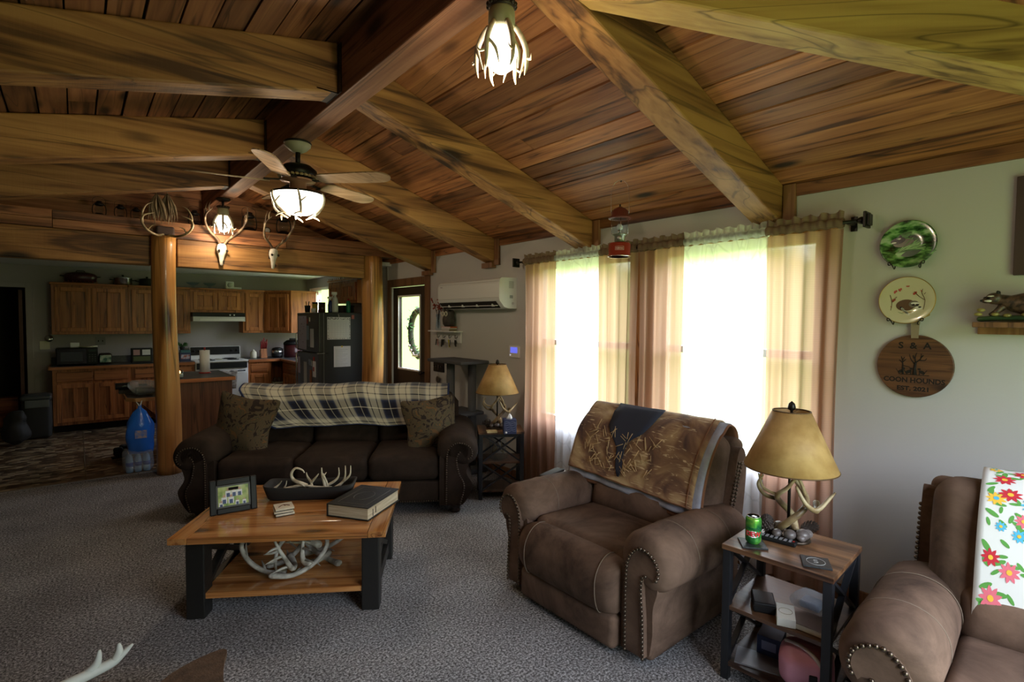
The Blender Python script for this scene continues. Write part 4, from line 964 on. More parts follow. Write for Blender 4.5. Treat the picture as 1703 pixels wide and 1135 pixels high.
# ---- coffee table
CT = Matrix.Translation((0.332, 3.126, 0)) @ Matrix.Rotation(RAD(-33.3), 4, 'Z')
def coffee():
    t = thing('coffee_table', 'honey pine coffee table with black corner posts and a lower shelf', 'coffee table', (0.332, 3.126, 0), RAD(-33.3))
    W, D = 1.09, 0.87; zt = 0.473; th = 0.034
    top = thing_part('table_top', t)
    mt = wood('honey_pine_top', (0.25,0.085,0.022), (0.44,0.18,0.05), (0.56,0.26,0.085), axis=0, rough=0.16, gscale=0.9, coat=0.4, bump=0.08, bv=0.12)
    mb2 = wood('honey_pine_end', (0.25,0.085,0.022), (0.44,0.18,0.05), (0.56,0.26,0.085), axis=1, rough=0.16, gscale=0.9, coat=0.4, bump=0.08, bv=0.12)
    b = MB()
    for i in range(5): b.rnd = random.random(); b.box(0.095, W-0.095, D*i/5+0.0006, D*(i+1)/5-0.0006, zt-th, zt)
    b.build('top_board', mt, top, bevel=0.002)
    for x in (0, W-0.093): MB().box(x, x+0.093, 0, D, zt-th, zt).build('breadboard_end', mb2, top, bevel=0.003)
    lg = plain('worn_black_paint', (0.012,0.011,0.010), 0.45, bump=0.3, bscale=40)
    y0, y1, x0, x1, s = 0.085, D-0.085, 0.045, W-0.045, 0.095
    for x in (x0, x1-s):
        for y in (y0, y1-s): MB().box(x, x+s, y, y+s, 0, zt-th).build('leg', lg, t, bevel=0.006)
    for x in (x0, x1-s):
        b = MB(); b.box(x+0.02, x+s-0.02, y0+s, y1-s, 0.36, zt-th).box(x+0.02, x+s-0.02, y0+s, y1-s, 0.05, 0.12)
        b.bar((x+s/2, y0+s, 0.12), (x+s/2, y1-s, 0.36), 0.03, 0.045, up=(1,0,0)); b.bar((x+s/2-0.002, y0+s, 0.36), (x+s/2-0.002, y1-s, 0.12), 0.03, 0.045, up=(1,0,0))
        b.build('end_frame', lg, t, bevel=0.003)
    b = MB()
    for i in range(4): b.rnd = random.random(); yy0 = y0+0.01+(y1-y0-0.02)*i/4; b.box(x0+s-0.02, x1-s+0.02, yy0, yy0+(y1-y0-0.02)/4-0.001, 0.105, 0.135)
    b.build('lower_shelf', mt, t, bevel=0.002)
    return t
coffee()
def ct(x, y, z=0.473): return CT @ Vector((x, y, z))
def ctl(w):  # world xy to table local
    return CT.inverted() @ Vector((w[0], w[1], 0))
def pframe():
    p = Vector((0.683, 3.318, 0.474)); rz = RAD(-6); t = thing('photo_frame', 'black photo frame with a group photo standing on the coffee table', 'photo frame', p, rz)
    R = Matrix.Rotation(RAD(-12), 4, 'X'); W, H_ = 0.245, 0.195; b = MB(); b.T = R; f = 0.035
    b.box(-W/2, -W/2+f, 0, 0.018, 0, H_).box(W/2-f, W/2, 0, 0.018, 0, H_).box(-W/2+f, W/2-f, 0, 0.018, 0, f).box(-W/2+f, W/2-f, 0, 0.018, H_-f, H_); b.build('frame_moulding', M_['black'], t, bevel=0.006)
    b = MB(); b.T = R; g = 0.008; b.box(-W/2+f-.001, -W/2+f+g, 0.004, 0.012, f, H_-f).box(W/2-f-g, W/2-f, 0.004, 0.012, f, H_-f).box(-W/2+f, W/2-f, 0.004, 0.012, f-.001, f+g).box(-W/2+f, W/2-f, 0.004, 0.012, H_-f-g, H_-f+.001); b.build('inner_lip', plain('grey_lip', (.06,.06,.06), .4), t)
    ph = thing_part('photograph', t)
    x0, x1, z0, z1 = -W/2+f+g, W/2-f-g, f+g, H_-f-g
    b = MB(); b.T = R; b.box(x0, x1, 0.0095, 0.012, z0, z1); b.build('grass_background', ramp_mat('field_photo', [(0.3,(0.22,0.36,0.10)),(0.5,(0.50,0.60,0.22)),(0.7,(0.62,0.68,0.45))], scale=22, rough=.2), ph)
    sk = plain('photo_skin', (0.55,0.35,0.25), .3); wh = plain('photo_white', (.8,.82,.85), .3); nv = plain('photo_navy', (.03,.06,.2), .3)
    S, A_, C_ = MB(), MB(), MB()
    for b in (S, A_, C_): b.T = R
    rr = random.Random(5)
    for (u, v, s) in ((.33,.62,1),(.52,.62,1),(.70,.62,1),(.20,.30,1.05),(.42,.28,1.05),(.62,.12,.7),(.85,.10,.7),(.10,.08,.8)):
        cx = x0+(x1-x0)*u; cz = z0+(z1-z0)*v; w = .014*s
        A_.box(cx-w, cx+w, .0088, .0096, cz-.018*s, cz+.016*s); C_.box(cx-w*.6, cx+w*.6, .0082, .0088, cz-.018*s, cz+.004*s); S.lathe([(0,0),(.007*s,0),(.007*s,.0006),(0,.0006)], (0,0,0), 10) if False else S.box(cx-.006*s, cx+.006*s, .0084, .0094, cz+.016*s, cz+.029*s)
    A_.build('pictured_shirts', wh, ph); C_.build('pictured_overalls', nv, ph); S.build('pictured_faces', sk, ph)
    b = MB(); b.bar((0, 0.03, 0.14), (0, 0.10, 0.003), 0.05, 0.004); b.build('easel_back', M_['black'], t)
pframe()
def coasters():
    rr = random.Random(2)
    for i, (zz, lab) in enumerate(((0.473, 'cream tile coaster at the bottom of the stack on the coffee table'), (0.4885, 'cream tile coaster in the middle of the stack on the coffee table'), (0.504, 'top coaster of the stack on the coffee table, printed with a deer motif'))):
        t = thing('coaster', lab, 'coaster', (0.900+rr.uniform(-.003,.003), 3.130, zz), RAD(-9)+rr.uniform(-.04,.04), 'stacked tile coasters')
        MB().box(-.05,.05,-.05,.05,0.004,0.0145).build('tile', plain('cream_stone', (.62,.56,.44), .5, var=.15, bscale=60) if i == 0 else M_['cstone'], t, bevel=.001); M_['cstone'] = bpy.data.materials['cream_stone']
        MB().box(-.049,.049,-.049,.049,0,0.004).build('felt_pad', M_['matblack'], t)
        if i == 2:
            b = MB(); b.tube([(-.03,-.02,.015),(-.015,.0,.015),(0,.015,.015),(.015,.005,.015),(.03,-.015,.015)], .0028, 5); b.tube([(0,.015,.015),(.008,-.01,.015)], .002, 5); b.build('printed_motif', plain('brown_print', (.12,.04,.02), .6), t)
coasters()
def dough():
    a = Vector((0.90, 3.47)); c = Vector((1.36, 3.17)); L = (c-a).length; m = (a+c)/2; rz = atan2(c.y-a.y, c.x-a.x)
    t = thing('dough_bowl', 'long black wooden dough bowl filled with small antlers on the coffee table', 'bowl', (m.x+.0, m.y+.015, 0.474), rz)
    b = MB(); rings = []
    for (k, z) in ((0.84,0.0),(0.90,0.01),(0.96,0.045),(1.0,0.080),(0.96,0.081),(0.92,0.05),(0.84,0.02),(0.5,0.014)):
        ring = []
        for i in range(40):
            a_ = 2*pi*i/40; ca, sa = cos(a_), sin(a_); ex = 0.28
            x = abs(ca)**ex*(1 if ca > 0 else -1)*L/2*k; y = abs(sa)**ex*(1 if sa > 0 else -1)*0.10*k
            ring.append((x, y, z + 0.012*(abs(x)/(L/2))**2*(z > .03)))
        rings.append(ring)
    b.loft(rings); b.build('bowl_body', M_['matblack'], t)
    specs = [(-0.20,0.0,'short'),(-0.09,0.01,'hook'),(0.0,0.0,'fork'),(0.05,-0.01,'y'),(0.12,0.02,'spike'),(0.20,-.01,'tall'),(-0.02,-.03,'flat')]
    def lo(x, y, z): return t_m @ Vector((x, y, z))
    t_m = Matrix.Translation(t.location) @ Matrix.Rotation(rz, 4, 'Z')
    labs = ['small straight antler tip at the left end of the black dough bowl','antler curling like a hook in the left half of the black dough bowl','little forked antler near the middle of the black dough bowl','pale upright forked antler just right of the dough bowl middle','slim curved antler tine in the right half of the black dough bowl','tall two pronged antler at the right end of the black dough bowl','antler lying along the bottom of the black dough bowl']
    shapes = [
        [([(-.03,0,.05),(0,.01,.075),(.02,0,.10)], .006), ([(.03,.01,.05),(.045,0,.075),(.05,0,.10)], .005)],
        [([(0.06,0,.06),(.03,0,.075),(-.02,0,.10),(-.035,0,.14),(-.01,0,.175),(.03,0,.165),(.045,0,.145)], .011)],
        [([(0,0,.05),(0,0,.09)], .012), ([(0,0,.085),(-.025,0,.125),(-.03,0,.15)], .007), ([(0,0,.085),(.03,0,.12),(.045,0,.14)], .007)],
        [([(0.04,0,.04),(.03,0,.09),(.018,0,.13),(.016,0,.18)], .010), ([(.022,0,.12),(.03,0,.13),(.045,0,.15)], .006), ([(.02,0,.14),(.045,0,.09),(.055,0,.06)], .008)],
        [([(-.04,0,.05),(.02,0,.085),(.045,0,.12),(.045,0,.17)], .008)],
        [([(-.05,0,.05),(-.01,0,.08),(.01,0,.12),(.012,0,.19)], .009), ([(.0,0,.09),(.04,0,.13),(.045,0,.19)], .007)],
        [([(-.15,0,.05),(-.05,.02,.07),(.06,.0,.065),(.15,.01,.06)], .009), ([(-.02,.01,.07),(-.04,-.02,.10)], .005)],
    ]
    for k, (x, y, n_) in enumerate(specs):
        b = MB()
        for pts, r in shapes[k]: b.tube(pts, [1.3*r*(1-0.75*i/(len(pts)-1)) for i in range(len(pts))], 7, sub=4)
        o = b.build('antler_piece', M_['antler'], None, loc=lo(x, y, 0), rot=(0, 0, rz)); tag(o, labs[k], 'antler', 'antler pieces in the dough bowl')
dough()
def book():
    P = [Vector(q) for q in ((1.09,2.945),(1.255,2.715),(1.545,2.935),(1.40,3.19))]
    c = sum(P, Vector((0,0)))/4; rz = RAD(34); t = thing('book', 'thick black leather book with pale page edges lying on the coffee table', 'book', (1.300, 2.918, 0.474), RAD(-56+90))
    L, Wd, th = 0.36, 0.27, 0.075
    b = MB(); b.box(-L/2, L/2, -Wd/2, Wd/2, 0, 0.006).box(-L/2, L/2, -Wd/2, Wd/2, th-0.006, th).box(-L/2, L/2, Wd/2-0.008, Wd/2, 0, th); b.build('leather_cover', plain('black_leather', (.008,.008,.009), .42, bump=.4, bscale=150, spec=.3), t, bevel=.003)
    MB().box(-L/2+.008, L/2-.008, -Wd/2+.008, Wd/2-.008, .006, th-.006).build('page_block', ramp_mat('page_edges', [(0.4,(0.38,0.30,0.20)),(0.6,(0.66,0.57,0.42))], scale=3, stretch=(2,2,160), rough=.7), t)
    fr = MB()
    for (x0, x1, y0, y1) in ((-.14,.14,.085,.09),(-.14,.14,-.10,-.095),(-.14,-.135,-.10,.09),(.135,.14,-.10,.09)): fr.box(x0,x1,y0,y1,th,th+.0008)
    fr.tube([(0.075*cos(2*pi*k/28), 0.055*sin(2*pi*k/28), th+.0006) for k in range(29)], .0014, 5, cap=False); fr.build('embossed_border', plain('dark_gilt', (.07,.06,.05), .3), t)
    MB().box(-.12,-.116,-Wd/2+.006,-Wd/2+.009,.01,.05).build('index_tab', M_['matblack'], t); MB().box(-.09,-.086,-Wd/2+.006,-Wd/2+.009,.02,.055).build('index_tab', M_['matblack'], t)
book()
def pile():
    rr = random.Random(8); n = 9
    labs = ['grey shed antler at the left end of the pile under the coffee table','shed antler at the right end of the pile under the coffee table','shed antler lying across the front of the pile under the coffee table','shed antler at the back of the pile under the coffee table','shed antler in the middle of the pile under the coffee table, bowed upward','low shed antler at the front left of the pile under the coffee table','shed antler leaning on the right half of the pile under the coffee table','shed antler in the left half of the pile under the coffee table, curving right','shed antler on top of the pile under the coffee table']
    pos = [(0.38,0.34,20),(0.74,0.38,150),(0.44,0.20,-10),(0.54,0.48,60),(0.68,0.28,185),(0.50,0.26,200),(0.78,0.32,110),(0.48,0.40,-40),(0.70,0.42,215)]
    for k, (x, y, a) in enumerate(pos):
        b = MB(); M = Matrix.Rotation(RAD(rr.choice((-1,1))*rr.uniform(50, 90)), 4, 'X'); antler(b, M, 0.36+rr.uniform(-.03,.05), 0.0165, 4, 1 if k % 2 else -1, k)
        if k % 2 == 0: b.tube([M @ Vector((-.012,0,-.004)), M @ Vector((0,0,0)), M @ Vector((.01,0,.003))], [.013,.021,.017], 8)
        zmin = min(v[2] for v in b.v); zmax = max(v[2] for v in b.v); kz = min(1.0, .285/(zmax-zmin)); b.v = [(p[0], p[1], zmin+(p[2]-zmin)*kz) for p in b.v]; w = ct(x, y, 0.137 - zmin + (0.02 if k in (7, 8) else 0)); o = b.build('shed_antler', M_['antlergrey'], None, loc=w, rot=(0, 0, RAD(a-33)))
        tag(o, labs[k], 'antler', 'shed antlers piled on the coffee table shelf')
pile()
# ---- side tables
M_['rustic'] = wood('rustic_brown_top', (0.022,0.010,0.006), (0.095,0.042,0.020), (0.22,0.11,0.05), axis=1, rough=0.3, gscale=0.8, streak=0.7, bv=0.05)
M_['rusticd'] = wood('rustic_dark_shelf', (0.03,0.014,0.008), (0.075,0.036,0.02), (0.12,0.06,0.03), axis=1, rough=0.3, gscale=0.8, streak=0.7, bv=0.05)
M_['tleg'] = plain('black_table_frame', (0.012,0.013,0.016), 0.4)
def side_table(label, loc, rz, w, d):
    t = thing('side_table', label, 'side table', loc, rz, 'rustic side tables with X braces'); H_ = 0.61; s = 0.034
    MB().box(-w/2, w/2, -d/2, d/2, H_-0.022, H_).build('table_top', M_['rustic'], t, bevel=.002)
    for x in (-w/2+.004, w/2-s-.004):
        for y in (-d/2+.004, d/2-s-.004): MB().box(x, x+s, y, y+s, 0, H_-.022).build('leg', M_['tleg'], t, bevel=.002)
    for z in (0.34, 0.085): MB().box(-w/2+.006, w/2-.006, -d/2+.012, d/2-.012, z-.018, z).build('shelf', M_['rusticd'], t, bevel=.001)
    for y in (-d/2+.02, d/2-.02):
        for (z0, z1) in ((0.34, 0.588), (0.085, 0.322)):
            b = MB(); b.bar((-w/2+s, y, z0), (w/2-s, y, z1), .012, .024, up=(0,1,0)); b.bar((-w/2+s, y+.001, z1), (w/2-s, y+.001, z0), .012, .024, up=(0,1,0)); b.build('cross_brace', M_['tleg'], t)
    b = MB()
    for y in (-d/2+.012, d/2-.028): b.box(-w/2+s, w/2-s, y, y+.016, H_-.05, H_-.022)
    b.build('apron', M_['tleg'], t); return t
side_table('rustic side table between the two recliners, holding a lamp and a green can', (2.425, 0.953, 0), RAD(4), 0.43, 0.44)
side_table('dark side table at the right sofa end, holding a lamp and tissues', (2.966, 3.714, 0), SU, 0.41, 0.32)
# ---- lamps
M_['sbind'] = plain('shade_binding', (.10,.05,.015), .6)
def lamp(label, loc, rz):
    t = thing('table_lamp', label, 'lamp', loc, rz, 'antler table lamps')
    b = MB()
    b.lathe([(0.085,0),(0.095,0.006),(0.09,0.015),(0.05,0.022),(0.0,0.024)], (0,0,0), 24, wob=lambda a, z: 1+0.08*sin(3*a+1)); b.build('base_plate', M_['bronze'], t)
    rr = random.Random(6); rk = plain('river_rock', (.13,.11,.11), .35, var=.4, bscale=50)
    for k, (x, y, r) in enumerate(((-.055,-.03,.030),(-.02,-.07,.034),(.02,.05,.028),(-.07,.02,.024),(.055,.01,.030),(-.045,-.075,.022),(.02,-.075,.026))):
        MB().ball((x, y, .018+r*.6), (r, r*.85, r*.72), 12, 8).build('stone', rk, t)
    pc = plain('pine_cone', (.05,.035,.03), .6)
    for (x, y, a) in ((-.005,.095,.4),(-.065,.075,2.0),(.075,-.06,-.6)):
        c = MB(); T = Matrix.Translation((x, y, .045)) @ Matrix.Rotation(a, 4, 'Z') @ Matrix.Rotation(RAD(80), 4, 'Y')
        c.T = T
        for i in range(9):
            z = -0.034+0.068*i/8; r = .026*sqrt(max(.05, 1-(z/.042)**2))
            for q in range(9):
                an = 2*pi*(q+.5*(i % 2))/9; ca, sa = cos(an), sin(an)
                c.add([(r*.5*ca, r*.5*sa, z-.004), ((r)*cos(an-.28), r*sin(an-.28), z+.003), (1.18*r*ca, 1.18*r*sa, z+.008), (r*cos(an+.28), r*sin(an+.28), z+.003)], [(0,1,2,3)])
        c.lathe([(0,-.036),(.014,-.03),(.018,0),(.012,.03),(0,.036)], (0,0,0), 8); c.build('pine_cone', pc, t)
    MB().tube([(0,0,.02),(0,0,.42)], .007, 8).build('stem', M_['bmetal'], t)
    am = M_['antlerwarm']
    specs = [([(0.03,-.02,.03),(.06,.01,.09),(.02,.05,.15),(-.05,.03,.20),(-.08,-.03,.26),(-.04,-.06,.33)], .016), ([(-.03,.04,.03),(-.05,-.03,.10),(.0,-.07,.16),(.07,-.04,.20),(.08,.03,.27),(.03,.06,.33)], .016),
             ([(.07,-.09,.17),(.0,-.115,.155),(-.05,-.09,.19),(-.055,-.05,.26)], .015), ([(-.02,-.11,.16),(.0,-.13,.17),(.06,-.15,.21),(.075,-.165,.235)], .011), ([(.02,.07,.16),(.0,.11,.17),(-.03,.13,.22),(-.02,.11,.27)], .011), ([(-.05,.03,.20),(-.06,.09,.22),(-.05,.12,.28)], .008), ([(.05,-.05,.20),(.03,-.03,.27),(0,0,.31)], .009)]
    for pts, r in specs: MB().tube(pts, [r*(1-0.65*(i/(len(pts)-1))**1.6) for i in range(len(pts))], 9, sub=5).build('antler', am, t)
    z0, z1 = 0.325, 0.585; sh = MB(); n = 40; r0, r1 = .196, .078
    sh.lathe([(r0,z0),(r1,z1)], (0,0,0), n); sh.f = sh.f[:n]; sh.sm = sh.sm[:n]; sh.mi = sh.mi[:n]; sh.r = sh.r[:n]
    sh.build('lamp_shade', M_['shade'], t, solid=.002)
    MB().tube([(r0*cos(2*pi*k/40), r0*sin(2*pi*k/40), z0) for k in range(41)], .003, 6, cap=False).build('shade_rim', M_['sbind'], t); rg = MB(); rg.tube([(r1*cos(2*pi*k/30), r1*sin(2*pi*k/30), z1) for k in range(31)], .003, 6, cap=False)
    for k in range(3): a = 2*pi*k/3; rg.tube([(0,0,z1-.01),(r1*cos(a), r1*sin(a), z1-.002)], .0018, 5)
    rg.build('shade_ring', M_['sbind'], t)
    MB().lathe([(.004,.38),(.015,.40),(.028,.45),(.024,.49),(.008,.50)], (0,0,0), 14).build('bulb', plain('frosted_bulb', (.8,.8,.78), .3), t)
    fn = MB(); fn.lathe([(.005,z1-.012),(.006,z1+.002),(.016,z1+.008),(.017,z1+.018),(.013,z1+.034),(0,z1+.046)], (0,0,0), 12, wob=lambda a, z: 1+.08*sin(6*a+z*300)); fn.build('finial', M_['bmetal'], t); return t
def shade_mat():
    m, nt, N, L, b = newmat('parchment_shade'); pset(b, None, .55)
    tc = N.new('ShaderNodeTexCoord'); nz = N.new('ShaderNodeTexNoise'); nz.inputs['Scale'].default_value = 14; nz.inputs['Detail'].default_value = 6; L.new(tc.outputs['Object'], nz.inputs['Vector'])
    r = N.new('ShaderNodeValToRGB'); L.new(nz.outputs['Fac'], r.inputs[0]); r.color_ramp.elements[0].position = .35; r.color_ramp.elements[0].color = (.50,.30,.10,1); r.color_ramp.elements[1].position = .7; r.color_ramp.elements[1].color = (.68,.45,.18,1)
    L.new(r.outputs[0], b.inputs['Base Color']); out = N['Material Output']; tl = N.new('ShaderNodeBsdfTranslucent'); L.new(r.outputs[0], tl.inputs[0]); mx = N.new('ShaderNodeMixShader'); mx.inputs[0].default_value = .25; L.new(b.outputs[0], mx.inputs[1]); L.new(tl.outputs[0], mx.inputs[2]); L.new(mx.outputs[0], out.inputs[0]); return m
M_['shade'] = shade_mat()
lamp('antler table lamp with a tan cone shade on the side table between the recliners', (2.500, 1.000, 0.611), RAD(0))
lamp('antler table lamp with a tan cone shade on the side table beside the sofa', (2.955, 3.745, 0.611), RAD(25))
# ---- things on the right side table
def can():
    t = thing('soda_can', 'green soda can with a red and white logo on the right side table', 'can', (2.295, 1.065, 0.619))
    g = ramp_mat('green_can', [(0.35,(0.01,0.16,0.05)),(0.55,(0.10,0.42,0.06)),(0.7,(0.45,0.62,0.10))], scale=18, rough=.25, metal=.5)
    MB().lathe([(.024,0),(.026,.003),(.0325,.012),(.033,.02),(.033,.105),(.032,.110),(.0275,.119)], (0,0,0), 32).build('can_body', g, t)
    b = MB(); b.lathe([(.0275,.119),(.0280,.1215),(.0265,.122),(.0255,.117),(0,.117)], (0,0,0), 32); b.box(-.006,.008,-.012,.006,.1175,.1195); b.build('can_lid', M_['steel'], t)
    d = Vector((-2.295, -1.065, 0)).normalized(); x = Vector((-d.y, d.x, 0)); 
    x = Vector((0,0,1)).cross(d)*1
    M = frame(d*0.0332, x, (0,0,1))
    M2 = M.copy(); M2.translation = d*0.0332+Vector((0,0,.072)); text('MOUNTAIN', .0115, plain('dark_green_ink', (0,.10,.03), .4), t, M2, bend=.0332, bold=.0008)
    M2 = M.copy(); M2.translation = d*0.0332+Vector((0,0,.048))
    # white burst behind DEW
    b = MB(); pts = []
    for k in range(26):
        a = 2*pi*k/26; q = 1 if k % 2 else .86; px, py = .029*q*cos(a), .0155*q*sin(a); th_ = px/.0332; pts.append(M2 @ Vector((.0334*sin(th_), py, .0334*cos(th_)-.0332)))
    b.add([M2 @ Vector((0,0,.0003))]+pts, [(0, 1+k, 1+(k+1) % 26) for k in range(26)]); b.build('logo_burst', M_['paper'], t)
    M3 = M2.copy(); M3.translation += d*.0006; text('DEW', .029, plain('logo_red', (.6,.01,.03), .4), t, M3, bend=.0334, bold=.001)
can()
def coaster2(loc, rz, label, motif):
    t = thing('coaster', label, 'coaster', loc, rz, 'slate coasters on the right side table')
    MB().box(-.052,.052,-.052,.052,0,.0075).build('slate', plain('black_slate', (.02,.022,.025), .45, bump=.5, bscale=90) if 'slate' not in M_ else M_['slate'], t, bevel=.001); M_['slate'] = bpy.data.materials['black_slate']
    if motif:
        b = MB(); w = []
        for k in range(33): a = 2*pi*k/32; w.append((.034*cos(a), .034*sin(a), .0078))
        b.tube(w, .0012, 5, cap=False); b.build('etched_ring', plain('etched_grey', (.35,.36,.36), .6), t); text('S', .045, bpy.data.materials['etched_grey'], t, Matrix.Translation((0,0,.0078)) @ Matrix.Rotation(RAD(-90), 4, 'Z'))
coaster2((2.292, 1.065, .611), RAD(38), 'slate coaster under the green soda can', False)
coaster2((2.315, .815, .611), RAD(28), 'slate coaster etched with a ringed letter at the near right corner of the side table', True)
def remote(loc, rz, label, L=.20):
    t = thing('remote_control', label, 'remote', loc, rz)
    MB().box(-L/2, L/2, -.022, .022, 0, .018).build('remote_body', M_['black'], t, bevel=.005)
    b = MB()
    for i in range(9):
        for j in (-1, 0, 1): b.box(-L/2+.02+i*.019, -L/2+.031+i*.019, j*.012-.004, j*.012+.004, .018, .0195)
    b.build('buttons', plain('grey_button', (.25,.25,.27), .5), t); MB().box(-L/2+.008,-L/2+.016,-.004,.004,.018,.02).build('power_button', M_['red'], t)
remote((2.405, 1.03, .611), RAD(100), 'black remote control beside the green can')
def mid_items():
    o = thing('black_case', 'black case on the middle shelf of the right side table', 'case', (2.31, 1.02, .341), RAD(30)); MB().box(-.06,.06,-.045,.045,0,.045).build('case_body', M_['black'], o, bevel=.006); MB().box(-.061,.061,-.0455,.0455,.028,.031).build('lid_seam', M_['gap'], o)
    o = thing('small_box', 'small white carton with a round mark on the middle shelf of the right side table', 'box', (2.285, .915, .341), RAD(25)); MB().box(-.065,.065,-.035,.035,0,.035).build('carton', plain('ivory_card', (.75,.74,.66), .6), o, bevel=.002); b = MB(); b.tube([(.026*cos(2*pi*k/20), .026*sin(2*pi*k/20), .0355) for k in range(21)], .001, 4, cap=False); b.build('round_mark', plain('tan_ink', (.35,.28,.15), .6), o)
    o = thing('small_book', 'closed tan edged paperback on the middle shelf, near the front of the right side table', 'book', (2.30, .815, .341), RAD(4)); MB().box(-.05,.05,-.075,.075,.002,.024).build('page_block', plain('page_tan', (.55,.50,.38), .8), o); MB().box(-.052,.052,-.077,.077,0,.002).box(-.052,.052,-.077,.077,.024,.026).build('cover', plain('brown_cover', (.10,.06,.04), .5), o)
    b = MB(); b.rbox((0,0,.03), (.14,.13,.055), .022, (.01,.01,.012), wob=.03, m=10); t = b.build('plastic_bag', M_['film'], None, loc=(2.43,.865,.344)); tag(t, 'crumpled clear plastic bag on the middle shelf of the right side table', 'plastic bag')
    b = MB(); b.rbox((0,0,.0), (.09,.08,.03), .012, wob=.02); b.build('wrapped_contents', plain('blue_grey_wrap', (.12,.14,.22), .4), t, loc=(0,0,.026))
    o = thing('blue_box', 'dark blue carton on the bottom shelf of the right side table', 'box', (2.43, 1.03, .086), RAD(12)); MB().box(-.06,.06,-.05,.05,0,.09).build('carton', plain('navy_card', (.02,.04,.12), .5), o, bevel=.002); MB().box(-.0605,-.06,-.03,.03,.03,.07).build('printed_panel', plain('pale_blue_print', (.25,.3,.5), .5), o)
    o = thing('magazine', 'magazine lying under the blue carton on the bottom shelf', 'magazine', (2.32, 1.03, .0855), RAD(20)); MB().box(-.07,.06,-.10,.10,0,.006).build('cover', plain('grey_cover', (.2,.2,.22), .3), o)
    o = thing('pink_bag', 'pink zippered pouch bag on the bottom shelf of the right side table', 'bag', (2.31, .835, .086), RAD(22))
    MB().rbox((0,0,.085), (.15,.20,.17), .05, (.018,.0,.012), wob=.012, m=8).build('bag_body', plain('pink_vinyl', (.78,.36,.48), .4, bump=.3, bscale=30), o)
    b = MB(); b.tube([(-.082,-.09,.05),(-.085,-.06,.12),(-.07,-.02,.17),(-.04,.03,.185),(.0,.08,.17)], .008, 6, sub=4); b.build('zipper', plain('zipper_tape', (.65,.58,.55), .6), o)
    MB().rbox((-.093,-.02,.08), (.012,.03,.05), .005).build('clasp', M_['black'], o)
mid_items()
# ---- left side table items
def tissue():
    t = thing('tissue_box', 'navy striped tissue box with a white tissue poking out, on the left side table', 'tissue box', (2.90, 3.50, .611), SU)
    nb = plain('navy_tissue_card', (.02,.03,.10), .5); MB().box(-.056,.056,-.056,.056,0,.125).build('carton', nb, t, bevel=.003)
    b = MB()
    for k, z in enumerate((.03,.045,.062,.08,.095,.108)): b.tube([(x/20*.056, -.0565, z+.004*sin(x*.35+k)) for x in range(-20, 21, 4)], .0008, 4)
    b.build('wavy_lines', plain('pale_line', (.45,.5,.65), .5), t); MB().lathe([(0,0),(.010,0),(.010,.0008),(0,.0008)], (0,0,0), 12).build('round_logo', M_['paper'], t, loc=(-.035,-.0565,.016), rot=(RAD(90),0,0))
    b = MB(); b.loft([[(r*cos(2*pi*k/10)*(1+.25*sin(3*k+z*90)), r*.5*sin(2*pi*k/10)*(1+.25*cos(4*k)), z) for k in range(10)] for r, z in ((.026,.122),(.022,.14),(.014,.155),(.004,.172))]); b.build('tissue', M_['paper'], t)
    o = thing('notepad', 'small cream note block in front of the left lamp', 'notepad', (2.80, 3.625, .611), SU+RAD(6)); MB().box(-.045,.045,-.035,.035,0,.014).build('paper_block', plain('cream_paper', (.6,.48,.25), .8), o)
    g = thing('glass_fish_bowl', 'clear patterned glass jar on the shelf of the left side table', 'jar', (2.93, 3.70, .341)); MB().lathe([(.07,0),(.09,.01),(.085,.03),(.06,.045),(.075,.09),(.08,.15),(.065,.19)], (0,0,0), 24).build('glass_body', M_['clear'], g)
    rr = random.Random(9)
    for k in range(7): a = rr.uniform(0, 6.28); MB().tube([(.05*cos(a), .05*sin(a), .05),(.045*cos(a+.6), .045*sin(a+.6), .10),(.05*cos(a+1), .05*sin(a+1), .15)], [.006,.005,.001], 6).build('antler_tip', M_['antlerwarm'], g)
tissue()
# ---- slipper on far recliner arm
def slipper():
    for (p, rz, lab) in (((2.40,2.45,.566), RAD(15), 'black slipper with a white sole lying on the far arm of the recliner'), ):
        t = thing('slipper', lab, 'slipper', p, rz, rot=(RAD(0), 0, rz))
        b = MB(); q = crom([(-.13,0),(-.12,.035),(-.03,.030),(.06,.045),(.12,.03),(.135,0),(.12,-.03),(.05,-.045),(-.04,-.03),(-.12,-.035)], 4, True); b.prism([(v.x, v.y) for v in q], lambda a, c, d: (a, c, d), 0, .020); b.build('sole', M_['white'], t, bevel=.005)
        b = MB(); b.rbox((.0,0,.027), (.22,.07,.016), .007, (0,0,.006)); b.build('upper', M_['matblack'], t)
slipper()

